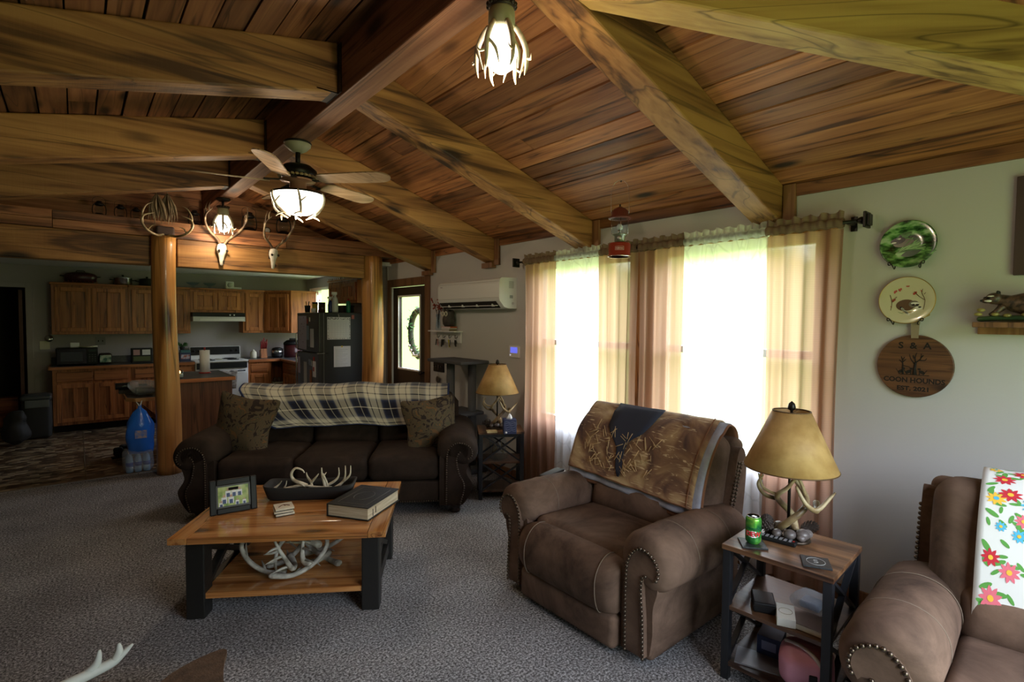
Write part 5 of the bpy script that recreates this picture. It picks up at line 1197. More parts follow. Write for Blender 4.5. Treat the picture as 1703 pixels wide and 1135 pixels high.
# ================================================================ LIGHT FIXTURES
def bulb_light(par, loc, power, col, r=0.03):
    l = bpy.data.lights.new('bulb_glow', 'POINT'); l.energy = power; l.color = col; l.shadow_soft_size = r
    o = bpy.data.objects.new('bulb_glow', l); COL.objects.link(o); o.parent = par; o.location = loc; return o
WARM = (1.0, 0.78, 0.52)
M_['bulbglow'] = emit('lit_glass', (1.0,0.90,0.76), 6)
def antler_fixture(name, label, loc, s=1.0, power=14, dark=False):
    t = thing(name, label, 'ceiling light', loc, 0, 'small antler ceiling lights'); 
    MB().lathe([(.058*s,0),(.062*s,-.008),(.05*s,-.022),(.03*s,-.03)], (0,0,0), 24).build('ceiling_canopy', M_['bmetal'], t)
    MB().tube([(0,0,-.02),(0,0,-.075*s)], .010*s, 10).build('stem', M_['bmetal'], t)
    b = MB()
    for k in range(14): a = 2*pi*k/14; b.ball((.045*s*cos(a), .045*s*sin(a), -.078*s), (.012*s,.012*s,.010*s), 6, 4)
    b.lathe([(.02*s,-.07*s),(.05*s,-.078*s),(.045*s,-.092*s)], (0,0,0), 20); b.build('leaf_collar', M_['bronze'], t)
    MB().lathe([(.042*s,-.09*s),(.046*s,-.10*s),(.048*s,-.155*s),(.04*s,-.16*s)], (0,0,0), 24).build('socket_cup', M_['cream2'], t)
    MB().lathe([(.036*s,-.158*s),(.052*s,-.20*s),(.056*s,-.245*s),(.046*s,-.285*s),(.020*s,-.305*s),(0,-.308*s)], (0,0,0), 24).build('glass_shade', M_['bulbglow'], t)
    for k in range(6):
        a = 2*pi*k/6+.3; ca, sa = cos(a), sin(a); f = lambda r, z, da=0: ((r*cos(a+da))*s, (r*sin(a+da))*s, z*s)
        b = MB(); b.tube([f(.045,-.15), f(.066,-.18), f(.086,-.23), f(.088,-.285), f(.082,-.32,-.1)], [.009*s,.010*s,.010*s,.007*s,.001], 7, sub=3)
        b.tube([f(.084,-.225), f(.082,-.26,.35), f(.07,-.31,.5)], [.007*s,.006*s,.001], 6, sub=3); b.tube([f(.088,-.26), f(.104,-.27,-.15), f(.108,-.255,-.25)], [.005*s,.004*s,.001], 6, sub=2); b.build('antler_arm', M_['antler'], t)
    bulb_light(t, (0,0,-.37*s), power, WARM); bulb_light(t, (0,0,-.05*s-.07), power*.0+0.01, WARM) if False else None
    return t
M_['cream2'] = plain('aged_cream_metal', (.36,.35,.22), .5)
antler_fixture('pendant_light', 'lit antler pendant light hanging under the near end of the ridge beam', (1.22, 1.535, 2.833), 1.05, 10)
antler_fixture('pendant_light', 'small lit antler light at the far end of the ridge beam, near the deer skulls', (1.19, 6.10, 2.833), 1.12, 12)
def fan():
    t = thing('ceiling_fan', 'ceiling fan with wooden blades and a lit antler bowl under the ridge beam', 'ceiling fan', (1.215, 3.81, 2.833))
    MB().lathe([(.082,0),(.088,-.012),(.086,-.028),(.06,-.055),(.03,-.072)], (0,0,0), 28).build('canopy', M_['cream2'], t)
    MB().lathe([(.0885,0),(.093,-.006),(.0885,-.014)], (0,0,0), 28).build('canopy_ring', M_['bmetal'], t)
    MB().tube([(0,0,-.06),(0,0,-.17)], .017, 12).build('downrod', M_['bmetal'], t)
    MB().lathe([(.03,-.155),(.09,-.165),(.125,-.195),(.13,-.225),(.11,-.25),(.07,-.262)], (0,0,0), 32).build('motor_housing', M_['bmetal'], t)
    b = MB()
    for k in range(26): a = 2*pi*k/26; b.ball((.118*cos(a), .118*sin(a), -.243), (.016,.010,.010), 6, 4)
    b.build('leaf_band', plain('gilded_leaf', (.35,.26,.12), .5), t)
    MB().lathe([(.11,-.262),(.118,-.268),(.11,-.276),(.055,-.282),(.058,-.345),(.05,-.352)], (0,0,0), 28).build('switch_housing', plain('copper_housing', (.45,.22,.14), .4, .3), t)
    bl = wood('fan_blade_wood', (.28,.17,.09), (.42,.28,.16), (.55,.40,.25), axis=0, rough=.4, knots=False)
    for k in range(5):
        a = RAD(-47+72*k); R = Matrix.Rotation(a, 4, 'Z') @ Matrix.Rotation(RAD(-13), 4, 'X')
        b = MB(); b.T = R
        q = crom([(.19,-.05),(.30,-.062),(.50,-.072),(.63,-.066),(.685,-.03),(.69,.02),(.64,.064),(.50,.070),(.30,.060),(.19,.05)], 4, True)
        b.prism([(v.x, v.y) for v in q], lambda x, y, d: (x, y, -.285+d), 0, .008); bb = b.build('fan_blade', bl, t, bevel=.002)
        b = MB(); b.T = Matrix.Rotation(a, 4, 'Z'); b.bar((.08,0,-.268), (.22,0,-.279), .035, .006); b.bar((.20,-.03,-.276), (.20,.03,-.284), .02, .005); b.build('blade_iron', M_['bmetal'], bb)
    MB().lathe([(.168,-.365),(.176,-.372),(.168,-.41),(.135,-.46),(.08,-.495),(.0,-.508)], (0,0,0), 36).build('glass_bowl', M_['bulbglow'], t)
    MB().lathe([(.05,-.352),(.178,-.358),(.180,-.366),(.172,-.370)], (0,0,0), 36).build('bowl_rim', M_['bmetal'], t)
    for k in range(6):
        a = 2*pi*k/6+.2; f = lambda r, z, da=0: (r*cos(a+da), r*sin(a+da), z)
        b = MB(); b.tube([f(.182,-.362), f(.19,-.40,.05), f(.17,-.455,.1), f(.12,-.50,.15), f(.07,-.525,.25)], [.005,.008,.009,.009,.003], 7, sub=3)
        b.tube([f(.175,-.44,.1), f(.165,-.40,.35), f(.15,-.385,.5)], [.006,.005,.001], 6, sub=2); b.tube([f(.12,-.50,.15), f(.14,-.515,-.1), f(.15,-.53,-.2)], [.007,.006,.003], 6, sub=2); b.build('antler_cage', M_['antler'], t)
    bulb_light(t, (0,0,-.58), 15, WARM, .08)
    for k in range(2): pass
    bulb_light(t, (0.0,0.0,-.315), 0.001, WARM) if False else None
fan()

# ================================================================ HEADER DECOR
def skull(mb, T, s=1.0):
    rings = []
    for (d, w, h, off) in ((0,.022,.018,0),(.012,.040,.035,0),(.045,.050,.040,0),(.075,.052,.038,0),(.095,.046,.034,0),(.12,.034,.028,.002),(.16,.026,.022,.004),(.20,.020,.016,.006),(.225,.017,.012,.007),(.235,.010,.006,.007)):
        rings.append([T @ Vector((w*cos(2*pi*k/16)*s, -(h*sin(2*pi*k/16)+off)*s, -d*s)) for k in range(16)])
    mb.loft(rings)
def euro(label, loc, rz, seed, s=1.0, spread=1.0):
    t = thing('deer_skull_mount', label, 'skull mount', loc, rz, 'deer skull mounts on the header')
    b = MB(); skull(b, Matrix.Rotation(RAD(8), 4, 'X'), s); sk = b.build('skull', M_['bone'], t)
    for q in (-1, 1): MB().ball((q*.040*s, -.026*s, -.078*s), (.012*s,.012*s,.014*s), 10, 6).build('eye_socket', M_['gap'], sk)
    MB().ball((0,-.030*s,-.20*s), (.008*s,.008*s,.02*s), 8, 6).build('nose_opening', M_['gap'], sk)
    for q in (-1, 1):
        b = MB(); pts = [Vector(v)*s for v in ((q*.022,0,.0),(q*.06,-.01,.05),(q*.13,-.03,.11),(q*.19*spread,-.07,.19),(q*.205*spread,-.13,.27),(q*.16*spread,-.18,.33))]
        b.tube(pts, [.015*s,.013*s,.012*s,.011*s,.009*s,.002], 8, sub=4)
        for (i, t_, up) in ((1,.3,.08),(3,.1,.13),(3,.8,.14),(4,.5,.10)):
            a = pts[i].lerp(pts[i+1], t_); b.tube([a, a+Vector((q*.012,-.02,up*.5))*s, a+Vector((-q*.004,-.035,up))*s], [.008*s,.006*s,.001], 7, sub=3)
        b.build('antler', M_['antlerdark'], t)
    MB().box(-.035*s,.035*s,.03*s,.05*s,-.12*s,-.02*s).build('hanger', M_['bmetal'], t)
    return t
euro('deer skull with dark branching antlers hanging at the middle of the kitchen header', (1.22, 6.33, 2.40), RAD(12), 1, 1.0)
euro('smaller deer skull with pale tipped antlers at the right of the kitchen header', (1.745, 6.33, 2.395), RAD(18), 2, .98, .85)
def rackmount():
    t = thing('antler_rack', 'antler rack curling in a ring above the left log post', 'antler rack', (0.71, 6.29, 2.46))
    MB().rbox((0, 0.04, 0.0), (.16, .05, .12), .02).build('skull_cap', plain('dark_hide', (.05,.03,.025), .9), t)
    for q in (-1, 1):
        b = MB(); b.tube([(q*.02,0,-.03),(q*.09,-.08,-.045),(q*.17,-.14,-.01),(q*.21,-.17,.06),(q*.19,-.18,.12),(q*.11,-.19,.15)], [.013,.012,.012,.011,.008,.002], 8, sub=4)
        b.tube([(q*.16,-.13,-.01),(q*.13,-.15,.03),(q*.09,-.16,.04)], [.008,.006,.001], 7, sub=3); b.tube([(q*.20,-.16,.05),(q*.205,-.17,.14),(q*.17,-.17,.22),(q*.12,-.16,.25)], [.009,.008,.006,.001], 7, sub=3); b.build('antler', M_['antlerwarm'], t)
    for k, (x, z, w) in enumerate(((-.06,.27,.030),(.03,.28,.028))):
        o = thing('dried_bundle', ['dried bundle hanging above the antler rack, left one of the pair','dried bundle hanging above the antler rack, right one of the pair'][k], 'dried bundle', (0.70+x, 6.30, 2.47+z-.02), 0)
        b = MB(); rq = random.Random(k+3)
        for i in range(26):
            an = rq.uniform(0, 6.28); e1 = rq.uniform(.03, .075); zl_ = rq.uniform(-.20, -.10); ww = rq.uniform(.006, .012)
            P3 = [Vector((.006*cos(an), .006*sin(an), .11)), Vector((e1*cos(an), e1*.6*sin(an), -.01)), Vector((e1*1.2*cos(an+.3), e1*.6*sin(an+.3), zl_))]
            b.tube(P3, [.004, ww, .001], 5, sub=4)
        b.build('dry_leaves', plain('dried_husk', (.20,.15,.09), .9, var=.5, bscale=60), o)
        MB().tube([(0,0,.10),(0,.02,.14)], .003, 5).build('twine', plain('twine', (.3,.25,.15), .9), o)
rackmount()
def lantern(loc, s, label, body='black', lit=False):
    t = thing('lantern', label, 'lantern', loc, 0, 'old lanterns on the header ledge'); m = M_['bmetal'] if body == 'black' else M_['red']
    MB().lathe([(.06*s,0),(.065*s,.01*s),(.062*s,.04*s),(.035*s,.06*s)], (0,0,0), 20).build('fuel_tank', m, t)
    MB().lathe([(.032*s,.06*s),(.044*s,.09*s),(.046*s,.12*s),(.032*s,.155*s)], (0,0,0), 20).build('glass_globe', M_['clear'], t)
    MB().lathe([(.036*s,.155*s),(.05*s,.165*s),(.03*s,.185*s),(.028*s,.21*s),(.012*s,.215*s)], (0,0,0), 20).build('chimney_cap', m, t)
    b = MB()
    for q in (-1, 1): b.tube([(q*.05*s,0,.03*s),(q*.066*s,0,.07*s),(q*.062*s,0,.15*s),(q*.03*s,0,.19*s)], .005*s, 6, sub=3)
    b.tube([(-.06*s,0,.15*s),(-.06*s,.02*s,.24*s),(0,.03*s,.27*s),(.06*s,.02*s,.24*s),(.06*s,0,.15*s)], .002*s, 5, sub=4); b.build('side_tubes', m, t); return t
for x, s, lab in ((0.20,.8,'small dark lantern on the ledge at the far left, under the far left beam'),(0.37,.75,'dark lantern on the ledge, second from the left'),(0.50,.7,'dark lantern on the ledge just left of the antler rack'),(1.02,.9,'dark lantern on the ledge between the antler rack and the ridge beam end'),(1.57,1.15,'tall black lantern on the ledge between the two deer skulls'),(1.95,1.2,'big black lantern on the ledge at the right, behind the right deer skull')): lantern((x, 6.66, 2.584), s, lab)
t = thing('small_clock', 'small white faced clock on the ledge between two black lanterns', 'clock', (1.76, 6.66, 2.584)); MB().lathe([(0,0),(.04,0),(.04,.02),(0,.02)], (0,0,0), 20).build('clock_case', M_['bmetal'], t, loc=(0,0,.055), rot=(RAD(90),0,0)); MB().lathe([(0,.0202),(.030,.0202),(.030,.022),(0,.022)], (0,0,0), 20).build('clock_face', M_['paper'], t, loc=(0,0,.055), rot=(RAD(90),0,0)); MB().box(-.03,.03,-.02,.01,0,.012).build('foot', M_['bmetal'], t)
# ---- hanging red lantern
def coleman():
    t = thing('hanging_lantern', 'red camping lantern with glass globe hanging from the ceiling above the curtains', 'lantern', (2.905, 2.325, 2.045))
    MB().lathe([(.072,0),(.078,.004),(.078,.010),(.074,.014),(.075,.085),(.068,.095),(.030,.10)], (0,0,0), 32).build('fuel_tank', M_['cred'], t)
    MB().lathe([(.074,.0),(.079,-.002),(.080,.005),(.075,.009)], (0,0,0), 32).build('base_ring', M_['chrome'], t)
    MB().lathe([(.030,.098),(.036,.105),(.036,.14),(.050,.150),(.052,.155),(.030,.158)], (0,0,0), 24).build('collar', plain('aged_green_metal', (.28,.33,.26), .35, .6), t)
    b = MB(); d = Vector((-2.905,-2.325,0)).normalized(); b.T = frame(d*.038+Vector((0,0,.125)), Vector((0,0,1)).cross(d), (0,0,1)); b.lathe([(0,0),(.016,0),(.016,.014),(0,.014)], (0,0,0), 16); b.build('valve_knob', plain('steel_knob', (.5,.52,.5), .3, .8), t)
    MB().lathe([(.046,.158),(.055,.18),(.057,.21),(.052,.245),(.046,.262)], (0,0,0), 28).build('glass_globe', M_['clear'], t)
    b = MB()
    for k in range(4): a = pi/4+pi/2*k; b.tube([(.054*cos(a), .054*sin(a), .155),(.058*cos(a), .058*sin(a), .26)], .0022, 5)
    b.lathe([(.012,.158),(.012,.19)], (0,0,0), 8); b.build('globe_guard', M_['steel'], t)
    MB().lathe([(.018,.19),(.022,.21),(.012,.225)], (0,0,0), 10).build('mantle', M_['paper'], t)
    MB().lathe([(.050,.262),(.078,.262),(.080,.268),(.058,.285),(.056,.312),(.040,.330),(.010,.345),(0,.346)], (0,0,0), 32).build('ventilator_cap', M_['cred2'], t); MB().tube([(0,0,.345),(0,0,.362)], .006, 8).build('cap_nut', M_['bmetal'], t)
    b = MB(); d2 = Vector((d.y, -d.x, 0)); W = .060
    b.tube([d2*W+Vector((0,0,.30)), d2*W+Vector((0,0,.42)), d2*.045+Vector((0,0,.50)), Vector((0,0,.528)), -d2*.045+Vector((0,0,.50)), -d2*W+Vector((0,0,.42)), -d2*W+Vector((0,0,.30))], .002, 6, sub=4); b.build('bail_handle', M_['steel'], t)
    b = MB(); b.tube([(0,0,.522),(.008,0,.516),(.012,0,.53),(.003,0,.548),(0,0,.575)], .003, 6, sub=3); b.lathe([(.004,.56),(.014,.572),(.012,.576)], (0,0,0), 10); b.build('ceiling_hook', M_['bmetal'], t)
    M = frame(d*.0752+Vector((0,0,.052)), Vector((0,0,1)).cross(d), (0,0,1))
    bb = MB(); n = 10; vs = []
    for z in (-.013,.013):
        for k in range(n+1): x = -.030+.060*k/n; a = x/.0752; vs.append(M @ Vector((.0758*sin(a), z, .0758*cos(a)-.0752)))
    bb.add(vs, [(k, k+1, n+2+k, n+1+k) for k in range(n)], True); lb = bb.build('maker_label', plain('label_silver', (.5,.35,.3), .4), t)
    vs2 = MB(); vs = []
    for z in (-.0105,.0105):
        for k in range(n+1): x = -.027+.054*k/n; a = x/.0752; vs.append(M @ Vector((.0761*sin(a), z, .0761*cos(a)-.0752)))
    vs2.add(vs, [(k, k+1, n+2+k, n+1+k) for k in range(n)], True); vs2.build('label_field', M_['cred'], lb)
    M2 = M.copy(); M2.translation += d*.0012; text('Coleman', .0135, plain('label_white', (.8,.75,.7), .5), lb, M2, bend=.0764)
M_['cred'] = plain('red_lantern_enamel', (.30,.035,.02), .3); M_['cred2'] = plain('dark_red_enamel', (.14,.03,.02), .4)
coleman()
# ================================================================ WALL ITEMS
def WF(y, z, x=WX): return frame((x, y, z), (0,-1,0), (0,0,1))
def disc(mb, M, r, d0, d1, n=40, cx=0, cy=0, sx=1, sy=1):
    vs = [M @ Vector((cx+r*sx*cos(2*pi*k/n), cy+r*sy*sin(2*pi*k/n), d0)) for k in range(n)]+[M @ Vector((cx+r*sx*cos(2*pi*k/n), cy+r*sy*sin(2*pi*k/n), d1)) for k in range(n)]
    mb.add(vs, [(k,(k+1)%n,n+(k+1)%n,n+k) for k in range(n)]+[tuple(range(n,2*n)), tuple(range(n-1,-1,-1))]); return mb
def poly(mb, M, pts, d0, d1): mb.prism(pts, lambda a, b, d: M @ Vector((a, b, d)), d0, d1); return mb
def ellpts(cx, cy, rx, ry, rot=0, n=20): return [(cx+rx*cos(2*pi*k/n)*cos(rot)-ry*sin(2*pi*k/n)*sin(rot), cy+rx*cos(2*pi*k/n)*sin(rot)+ry*sin(2*pi*k/n)*cos(rot)) for k in range(n)]
PA = {k: plain('paint_'+k, c, .25) for k, c in dict(lgreen=(.30,.55,.20), mgreen=(.08,.22,.06), dgreen=(.02,.06,.02), black=(.012,.012,.012), grey=(.16,.14,.11), brown=(.12,.06,.025), tan=(.40,.28,.13), cream=(.72,.66,.48), white=(.75,.75,.70), red=(.45,.05,.02)).items()}
def plate(y, z, label, kind):
    t = thing('decorative_plate', label, 'plate', (WX, y, z)); M = frame((0,0,0), (0,-1,0), (0,0,1)); T = M.copy()
    R = .122; b = MB(); b.T = T @ Matrix.Rotation(RAD(-4), 4, 'X')
    b.lathe([(0,.010),(.05,.010),(.085,.013),(R,.028),(R+.001,.031),(R-.004,.032),(.084,.0185),(.05,.016),(0,.016)], (0,0,0), 48)
    if kind == 1: base = ramp_mat('woodland_plate', [(0.36,(.01,.03,.01)),(0.46,(.04,.13,.035)),(0.54,(.18,.40,.12)),(0.64,(.40,.58,.34))], scale=16, detail=5, stretch=(1,1,2.2), rough=.15, coat=.5)
    else: base = plain('ivory_plate_glaze', (.66,.62,.44), .15, coat=.5)
    b.build('plate_disc', base, t); P = T @ Matrix.Rotation(RAD(-4), 4, 'X'); d0, d1 = .0162, .0172
    L = {k: MB() for k in PA}
    def e(c, *a, lv=0, **k): poly(L[c], P, ellpts(*a, **k), d0, d1+lv*.0004)
    if kind == 1:
        e('mgreen', -.03,.05,.05,.025, rot=.5); e('lgreen', .0,.065,.03,.015, rot=.2); e('lgreen', -.03,-.04,.055,.012, rot=.7, lv=1); e('dgreen', .03,-.05,.06,.03, rot=.3)
        for k in range(7): e('mgreen', -.02+.015*k, -.01-.004*k, .05,.004, rot=.9-.18*k, lv=1); e('lgreen', -.01+.014*k, .0-.006*k, .045,.0022, rot=.85-.2*k, lv=2)
        e('black', -.045,.022,.032,.018, rot=.2, lv=3); e('grey', -.02,.008,.045,.020, rot=.15, lv=2); e('white', -.045,.030,.014,.004, rot=.3, lv=4); e('black', -.052,.026,.010,.005, rot=.2, lv=5); e('white', -.062,.012,.012,.004, rot=.1, lv=5); e('black', -.035,.042,.006,.008, lv=4)
    else:
        e('tan', .03,-.075,.07,.018); e('mgreen', -.04,-.07,.05,.010, rot=-.3, lv=1)
        e('brown', -.005,-.025,.042,.030, rot=.1, lv=1); e('grey', .03,-.020,.022,.018, lv=2); e('white', .035,-.016,.018,.006, lv=3); e('black', .028,-.024,.007,.005, lv=4); e('black', .044,-.024,.007,.005, lv=4); e('white', .05,-.040,.015,.009, lv=3); e('black', .055,-.036,.007,.004, lv=4)
        for k in range(6): e('white' if k % 2 else 'black', -.022+.008*k*.7, -.040-.006*k, .005,.010, rot=.8, lv=3)
        for (x, y_) in ((-.035,.055),(-.055,.045),(.0,.075),(.03,.035),(-.06,.0),(.06,.05),(-.075,-.04)): e('red', x, y_, .008,.005, rot=x*30, lv=2); e('red', x+.006, y_+.005, .004,.006, lv=2)
        tw = MB()
        for pts in (((.07,-.05),(.075,.0),(.06,.04),(.07,.07)),((.075,.0),(.05,.02),(.03,.045)),((.07,.03),(.085,.05)),((-.07,-.06),(-.065,-.01),(-.075,.03)),((-.065,-.01),(-.045,.02))): tw.tube([P @ Vector((a, c, .0185)) for a, c in pts], .0014, 5, sub=3)
        tw.build('painted_twigs', PA['brown'], t); g = MB(); g.tube([P @ Vector(((R-.001)*cos(2*pi*k/48), (R-.001)*sin(2*pi*k/48), .031)) for k in range(49)], .002, 6, cap=False); g.build('gilt_rim', plain('gilt', (.45,.30,.06), .3, .7), t)
    for k in L:
        if L[k].v: L[k].build('painted_' + {'lgreen':'light_leaves','mgreen':'leaves','dgreen':'dark_leaves','black':'dark_fur','grey':'grey_fur','brown':'brown_fur','tan':'ground','cream':'cream','white':'pale_fur','red':'berries'}[k], PA[k], t)
    for s in (-1, 1):
        h = MB(); q = lambda a, c, d: P @ Vector((a, c, d)); x = s*.055
        h.tube([q(x,-.07,.004),q(x,-.118,.006),q(x,-.126,.022),q(x,-.118,.040),q(x+s*.012,-.098,.042),q(x+s*.022,-.096,.041),q(x+s*.020,-.108,.041),q(x+s*.010,-.106,.041)], .0026, 6, sub=4); h.build('wire_hanger', M_['bmetal'], t)
plate(.782, 2.01, 'round green woodland plate with a raccoon, highest on the right wall', 1)
plate(.778, 1.718, 'round cream plate with raccoons and red berries, below the green plate', 2)
def sign():
    t = thing('wooden_sign', 'round dark wooden wall sign reading S & A COON HOUNDS EST. 2021', 'sign', (WX, .738, 1.378)); M = frame((0,0,0), (0,-1,0), (0,0,1))
    dk = wood('walnut_round', (.05,.02,.008), (.12,.05,.02), (.20,.09,.035), axis=1, rough=.5, gscale=1.2)
    b = disc(MB(), M, .162, .003, .022, 56); b.build('round_board', dk, t, bevel=.003)
    tp = MB(); tp.prism([(-.015,.145),(.015,.145),(.019,.235),(-.019,.235)], lambda a, c, d: M @ Vector((a, c, d)), .0225, .0265); tp.build('ribbon_hanger', plain('linen_strap', (.30,.24,.16), .9), t)
    ink = plain('burnt_black', (.010,.007,.005), .8)
    def T(s, size, y, sx=1, bold=.0012): text(s, size, ink, t, frame((0,0,0), (0,-1,0), (0,0,1)) @ Matrix.Translation((0, y, .0222)), sx=sx, bold=bold)
    T('S  &  A', .046, .105, 1.05); T('COON HOUNDS', .0345, -.075, .98); T('EST. 2021', .030, -.118, 1.15)
    g = MB(); q = lambda a, c: M @ Vector((a, c, .0232))
    g.tube([q(-.06,-.045), q(.065,-.045)], .0016, 5)
    g.tube([q(.005,-.045), q(.004,-.01), q(.008,.02)], [.010,.006,.005], 6)
    for pts in (((.006,.01),(-.012,.035),(-.02,.062)),((.008,.02),(.005,.045),(.012,.072)),((.008,.02),(.028,.04),(.03,.066)),((.02,.032),(.045,.032),(.052,.045)),((.0,.04),(-.004,.058)),((.028,.045),(.040,.060))): g.tube([q(*p) for p in pts], [.003,.0022,.0008], 5, sub=3)
    g.tube([q(-.045,-.045), q(-.046,-.01), q(-.048,.03)], [.004,.003,.0015], 5)
    for pts in (((-.047,.015),(-.062,.03)),((-.046,.02),(-.034,.034)),((-.048,.03),(-.055,.048)),((-.048,.03),(-.040,.046)),((-.046,.0),(-.02,-.004),(-.012,-.012))): g.tube([q(*p) for p in pts], [.0022,.0018,.0008][:len(pts)], 5)
    g.build('burnt_tree', ink, t)
    h = MB()
    for (x, s) in ((-.055,1),(.035,-1),(-.022,1)):
        h.prism(ellpts(x, -.030, .014, .008, .5*s), lambda a, c, d: M @ Vector((a, c, d)), .0222, .0236); h.prism(ellpts(x+.012*s, -.014, .007, .005), lambda a, c, d: M @ Vector((a, c, d)), .0222, .0236)
        h.tube([q(x+.009*s,-.020), q(x+.010*s,-.045)], .002, 5); h.tube([q(x-.008*s,-.033), q(x-.006*s,-.045)], .002, 5); h.tube([q(x-.012*s,-.032), q(x-.020*s,-.018)], .0014, 5)
    h.build('burnt_hounds', ink, t)
sign()
def rshelf():
    t = thing('wall_shelf', 'small dark wooden wall shelf at the right edge holding a raccoon figurine', 'shelf', (WX, .26, 1.590)); MB().box(-.16, 0, -.20, .235, -.006, .018).build('shelf_board', M_['trimwood'], t, bevel=.003); MB().box(-.02, 0, -.20, .235, -.04, -.007).build('rear_cleat', M_['trimwood'], t)
    r = thing('raccoon_figurine', 'painted raccoon figurine among leaves and mushrooms on the wall shelf', 'figurine', (WX-.085, .36, 1.609)); 
    fur = ramp_mat('raccoon_fur', [(0.35,(.025,.018,.014)),(0.6,(.12,.07,.045))], scale=60, stretch=(1,1,1), rough=.4, bump=.5)
    b = MB(); b.rbox((0,-.01,.012), (.10,.27,.022), .01, wob=.01); b.build('mossy_base', plain('moss_glaze', (.03,.06,.025), .3, var=.5, bscale=50), r)
    b = MB(); b.loft([[Vector((x+rx*cos(2*pi*k/16), y, z+rz*sin(2*pi*k/16))) for k in range(16)] for (y,x,z,rx,rz) in ((.075,-.005,.105,.006,.006),(.068,-.005,.103,.022,.022),(.045,-.003,.098,.028,.028),(.015,0,.085,.033,.036),(-.03,0,.082,.044,.050),(-.08,0,.075,.048,.053),(-.12,0,.062,.036,.040),(-.135,0,.055,.012,.015))]); b.build('body', fur, r)
    hd = MB(); hd.ball((-.012,.070,.108), (.030,.032,.027), 16, 10); hd.ball((-.026,.094,.098), (.014,.020,.012), 12, 8); h = hd.build('head', fur, r)
    for s in (-1, 1): MB().ball((-.004+s*.018,.058,.134), (.008,.006,.010), 8, 6).build('ear', M_['matblack'], h)
    m = MB(); m.ball((-.030,.084,.110), (.012,.012,.007), 10, 6); m.ball((-.018,.098,.110), (.012,.010,.007), 10, 6); m.build('eye_mask', M_['black'], h)
    w = MB(); w.ball((-.036,.078,.118), (.006,.014,.004), 8, 5); w.ball((-.034,.088,.097), (.008,.017,.006), 8, 5); w.build('pale_markings', PA['white'], h); MB().ball((-.034,.112,.098), .005, 8, 6).build('nose', M_['black'], h)
    for (y, x) in ((.04,-.03),(-.09,-.035)): MB().tube([(x*.6,y,.07),(x,y+.02,.045),(x,y+.04,.03)], [.018,.013,.010], 8, sub=3).build('leg', fur, r)
    MB().tube([(0,-.12,.05),(-.03,-.15,.04),(-.05,-.13,.035)], [.02,.02,.008], 8, sub=3).build('tail', fur, r)
    b = MB(); rr = random.Random(1)
    for (x,y,z) in ((-.045,.11,.055),(-.05,.06,.035),(-.048,-.04,.033),(-.04,.12,.035),(-.05,.02,.03)): b.ball((x,y,z), (.012,.016,.009), 8, 5)
    b.build('mushroom_and_leaf_clump', plain('ochre_glaze', (.28,.24,.07), .3, var=.5, bscale=80), r)
rshelf()
t = thing('picture_frame', 'dark framed picture at the far right edge of the window wall', 'picture', (WX, .12, 2.05)); b = MB(); b.box(-.028,0,-.26,-.215,-.225,.225).box(-.028,0,.215,.26,-.225,.225).box(-.028,0,-.215,.215,-.225,-.18).box(-.028,0,-.215,.215,.18,.225); b.build('frame_moulding', plain('plum_frame', (.07,.04,.04), .5), t, bevel=.003); MB().box(-.012,0,-.215,.215,-.18,.18).build('print', ramp_mat('faded_print', [(0.4,(.1,.12,.08)),(0.6,(.3,.3,.25))], scale=5), t)
# air conditioner
def ac():
    t = thing('air_conditioner', 'white wall mounted split air conditioner between the door and the window', 'air conditioner', (WX, 3.94, 1.715)); L = 1.11
    prof = [(0,.0),(-.10,.0),(-.155,.012),(-.215,.075),(-.222,.10),(-.222,.24),(-.212,.285),(-.19,.298),(0,.305)]
    b = MB(); b.prism(prof, lambda a, z, d: (a, d, z), 0.006, L); b.build('casing', plain('ac_white', (.72,.74,.72), .35), t, bevel=.008, seg=3)
    MB().box(-.2225,-.222,.012,L-.006,.262,.264).box(-.2235,-.222,.012,L-.006,.104,.107).build('panel_seam', plain('ac_grey_line', (.3,.31,.3), .5), t)
    # outlet
    b = MB(); b.hexa([(-.150,.07,.0095),(-.150,L-.02,.0095),(-.212,L-.02,.070),(-.212,.07,.070),(-.152,.07,.005),(-.152,L-.02,.005),(-.217,L-.02,.066),(-.217,.07,.066)]); b.build('air_outlet', M_['gap'], t)
    for k, y in enumerate((.14,.40,.66,.92)): MB().box(-.205,-.165,y,y+.006,.02,.045).build('louver_fin', M_['white'], t)
    b = MB(); b.bar((-.196,.07,.028),(-.196,L-.02,.028),.006,.02,up=(1,0,0)); b.build('louver_blade', M_['white'], t)
    b = MB()
    for k in range(7): b.box(-.10,-.04,.004,.0062,.20+.010*k,.205+.010*k)
    b.box(-.09,-.05,.004,.0062,.10,.13); b.build('side_vent_label', plain('side_grey', (.3,.32,.3), .5), t)
    b = MB(); b.T = Matrix.Translation((-.05,.0055,.05)) @ Matrix.Rotation(RAD(90), 4, 'X'); b.lathe([(0,0),(.014,0),(.014,.001),(0,.001)], (0,0,0), 16); b.build('side_knob', plain('side_ring', (.5,.5,.5), .5), t)
    MB().box(-.2235,-.222,L-.09,L-.05,.235,.245).build('maker_mark', plain('mark_grey', (.4,.4,.42), .5), t)
ac()
t = thing('thermostat', 'white thermostat with a glowing blue screen left of the curtains', 'thermostat', (WX, 3.96, 1.288)); MB().box(-.022,0,-.075,.075,-.058,.058).build('housing', M_['white'], t, bevel=.004); MB().box(-.0235,-.0215,-.055,.050,-.012,.045).build('blue_screen', emit('blue_lcd', (.16,.18,.9), .9, (.05,.05,.3)), t); MB().box(-.024,-.0215,.045,.06,-.04,-.028).build('button', emit('white_led', (.8,.8,1), .6), t)
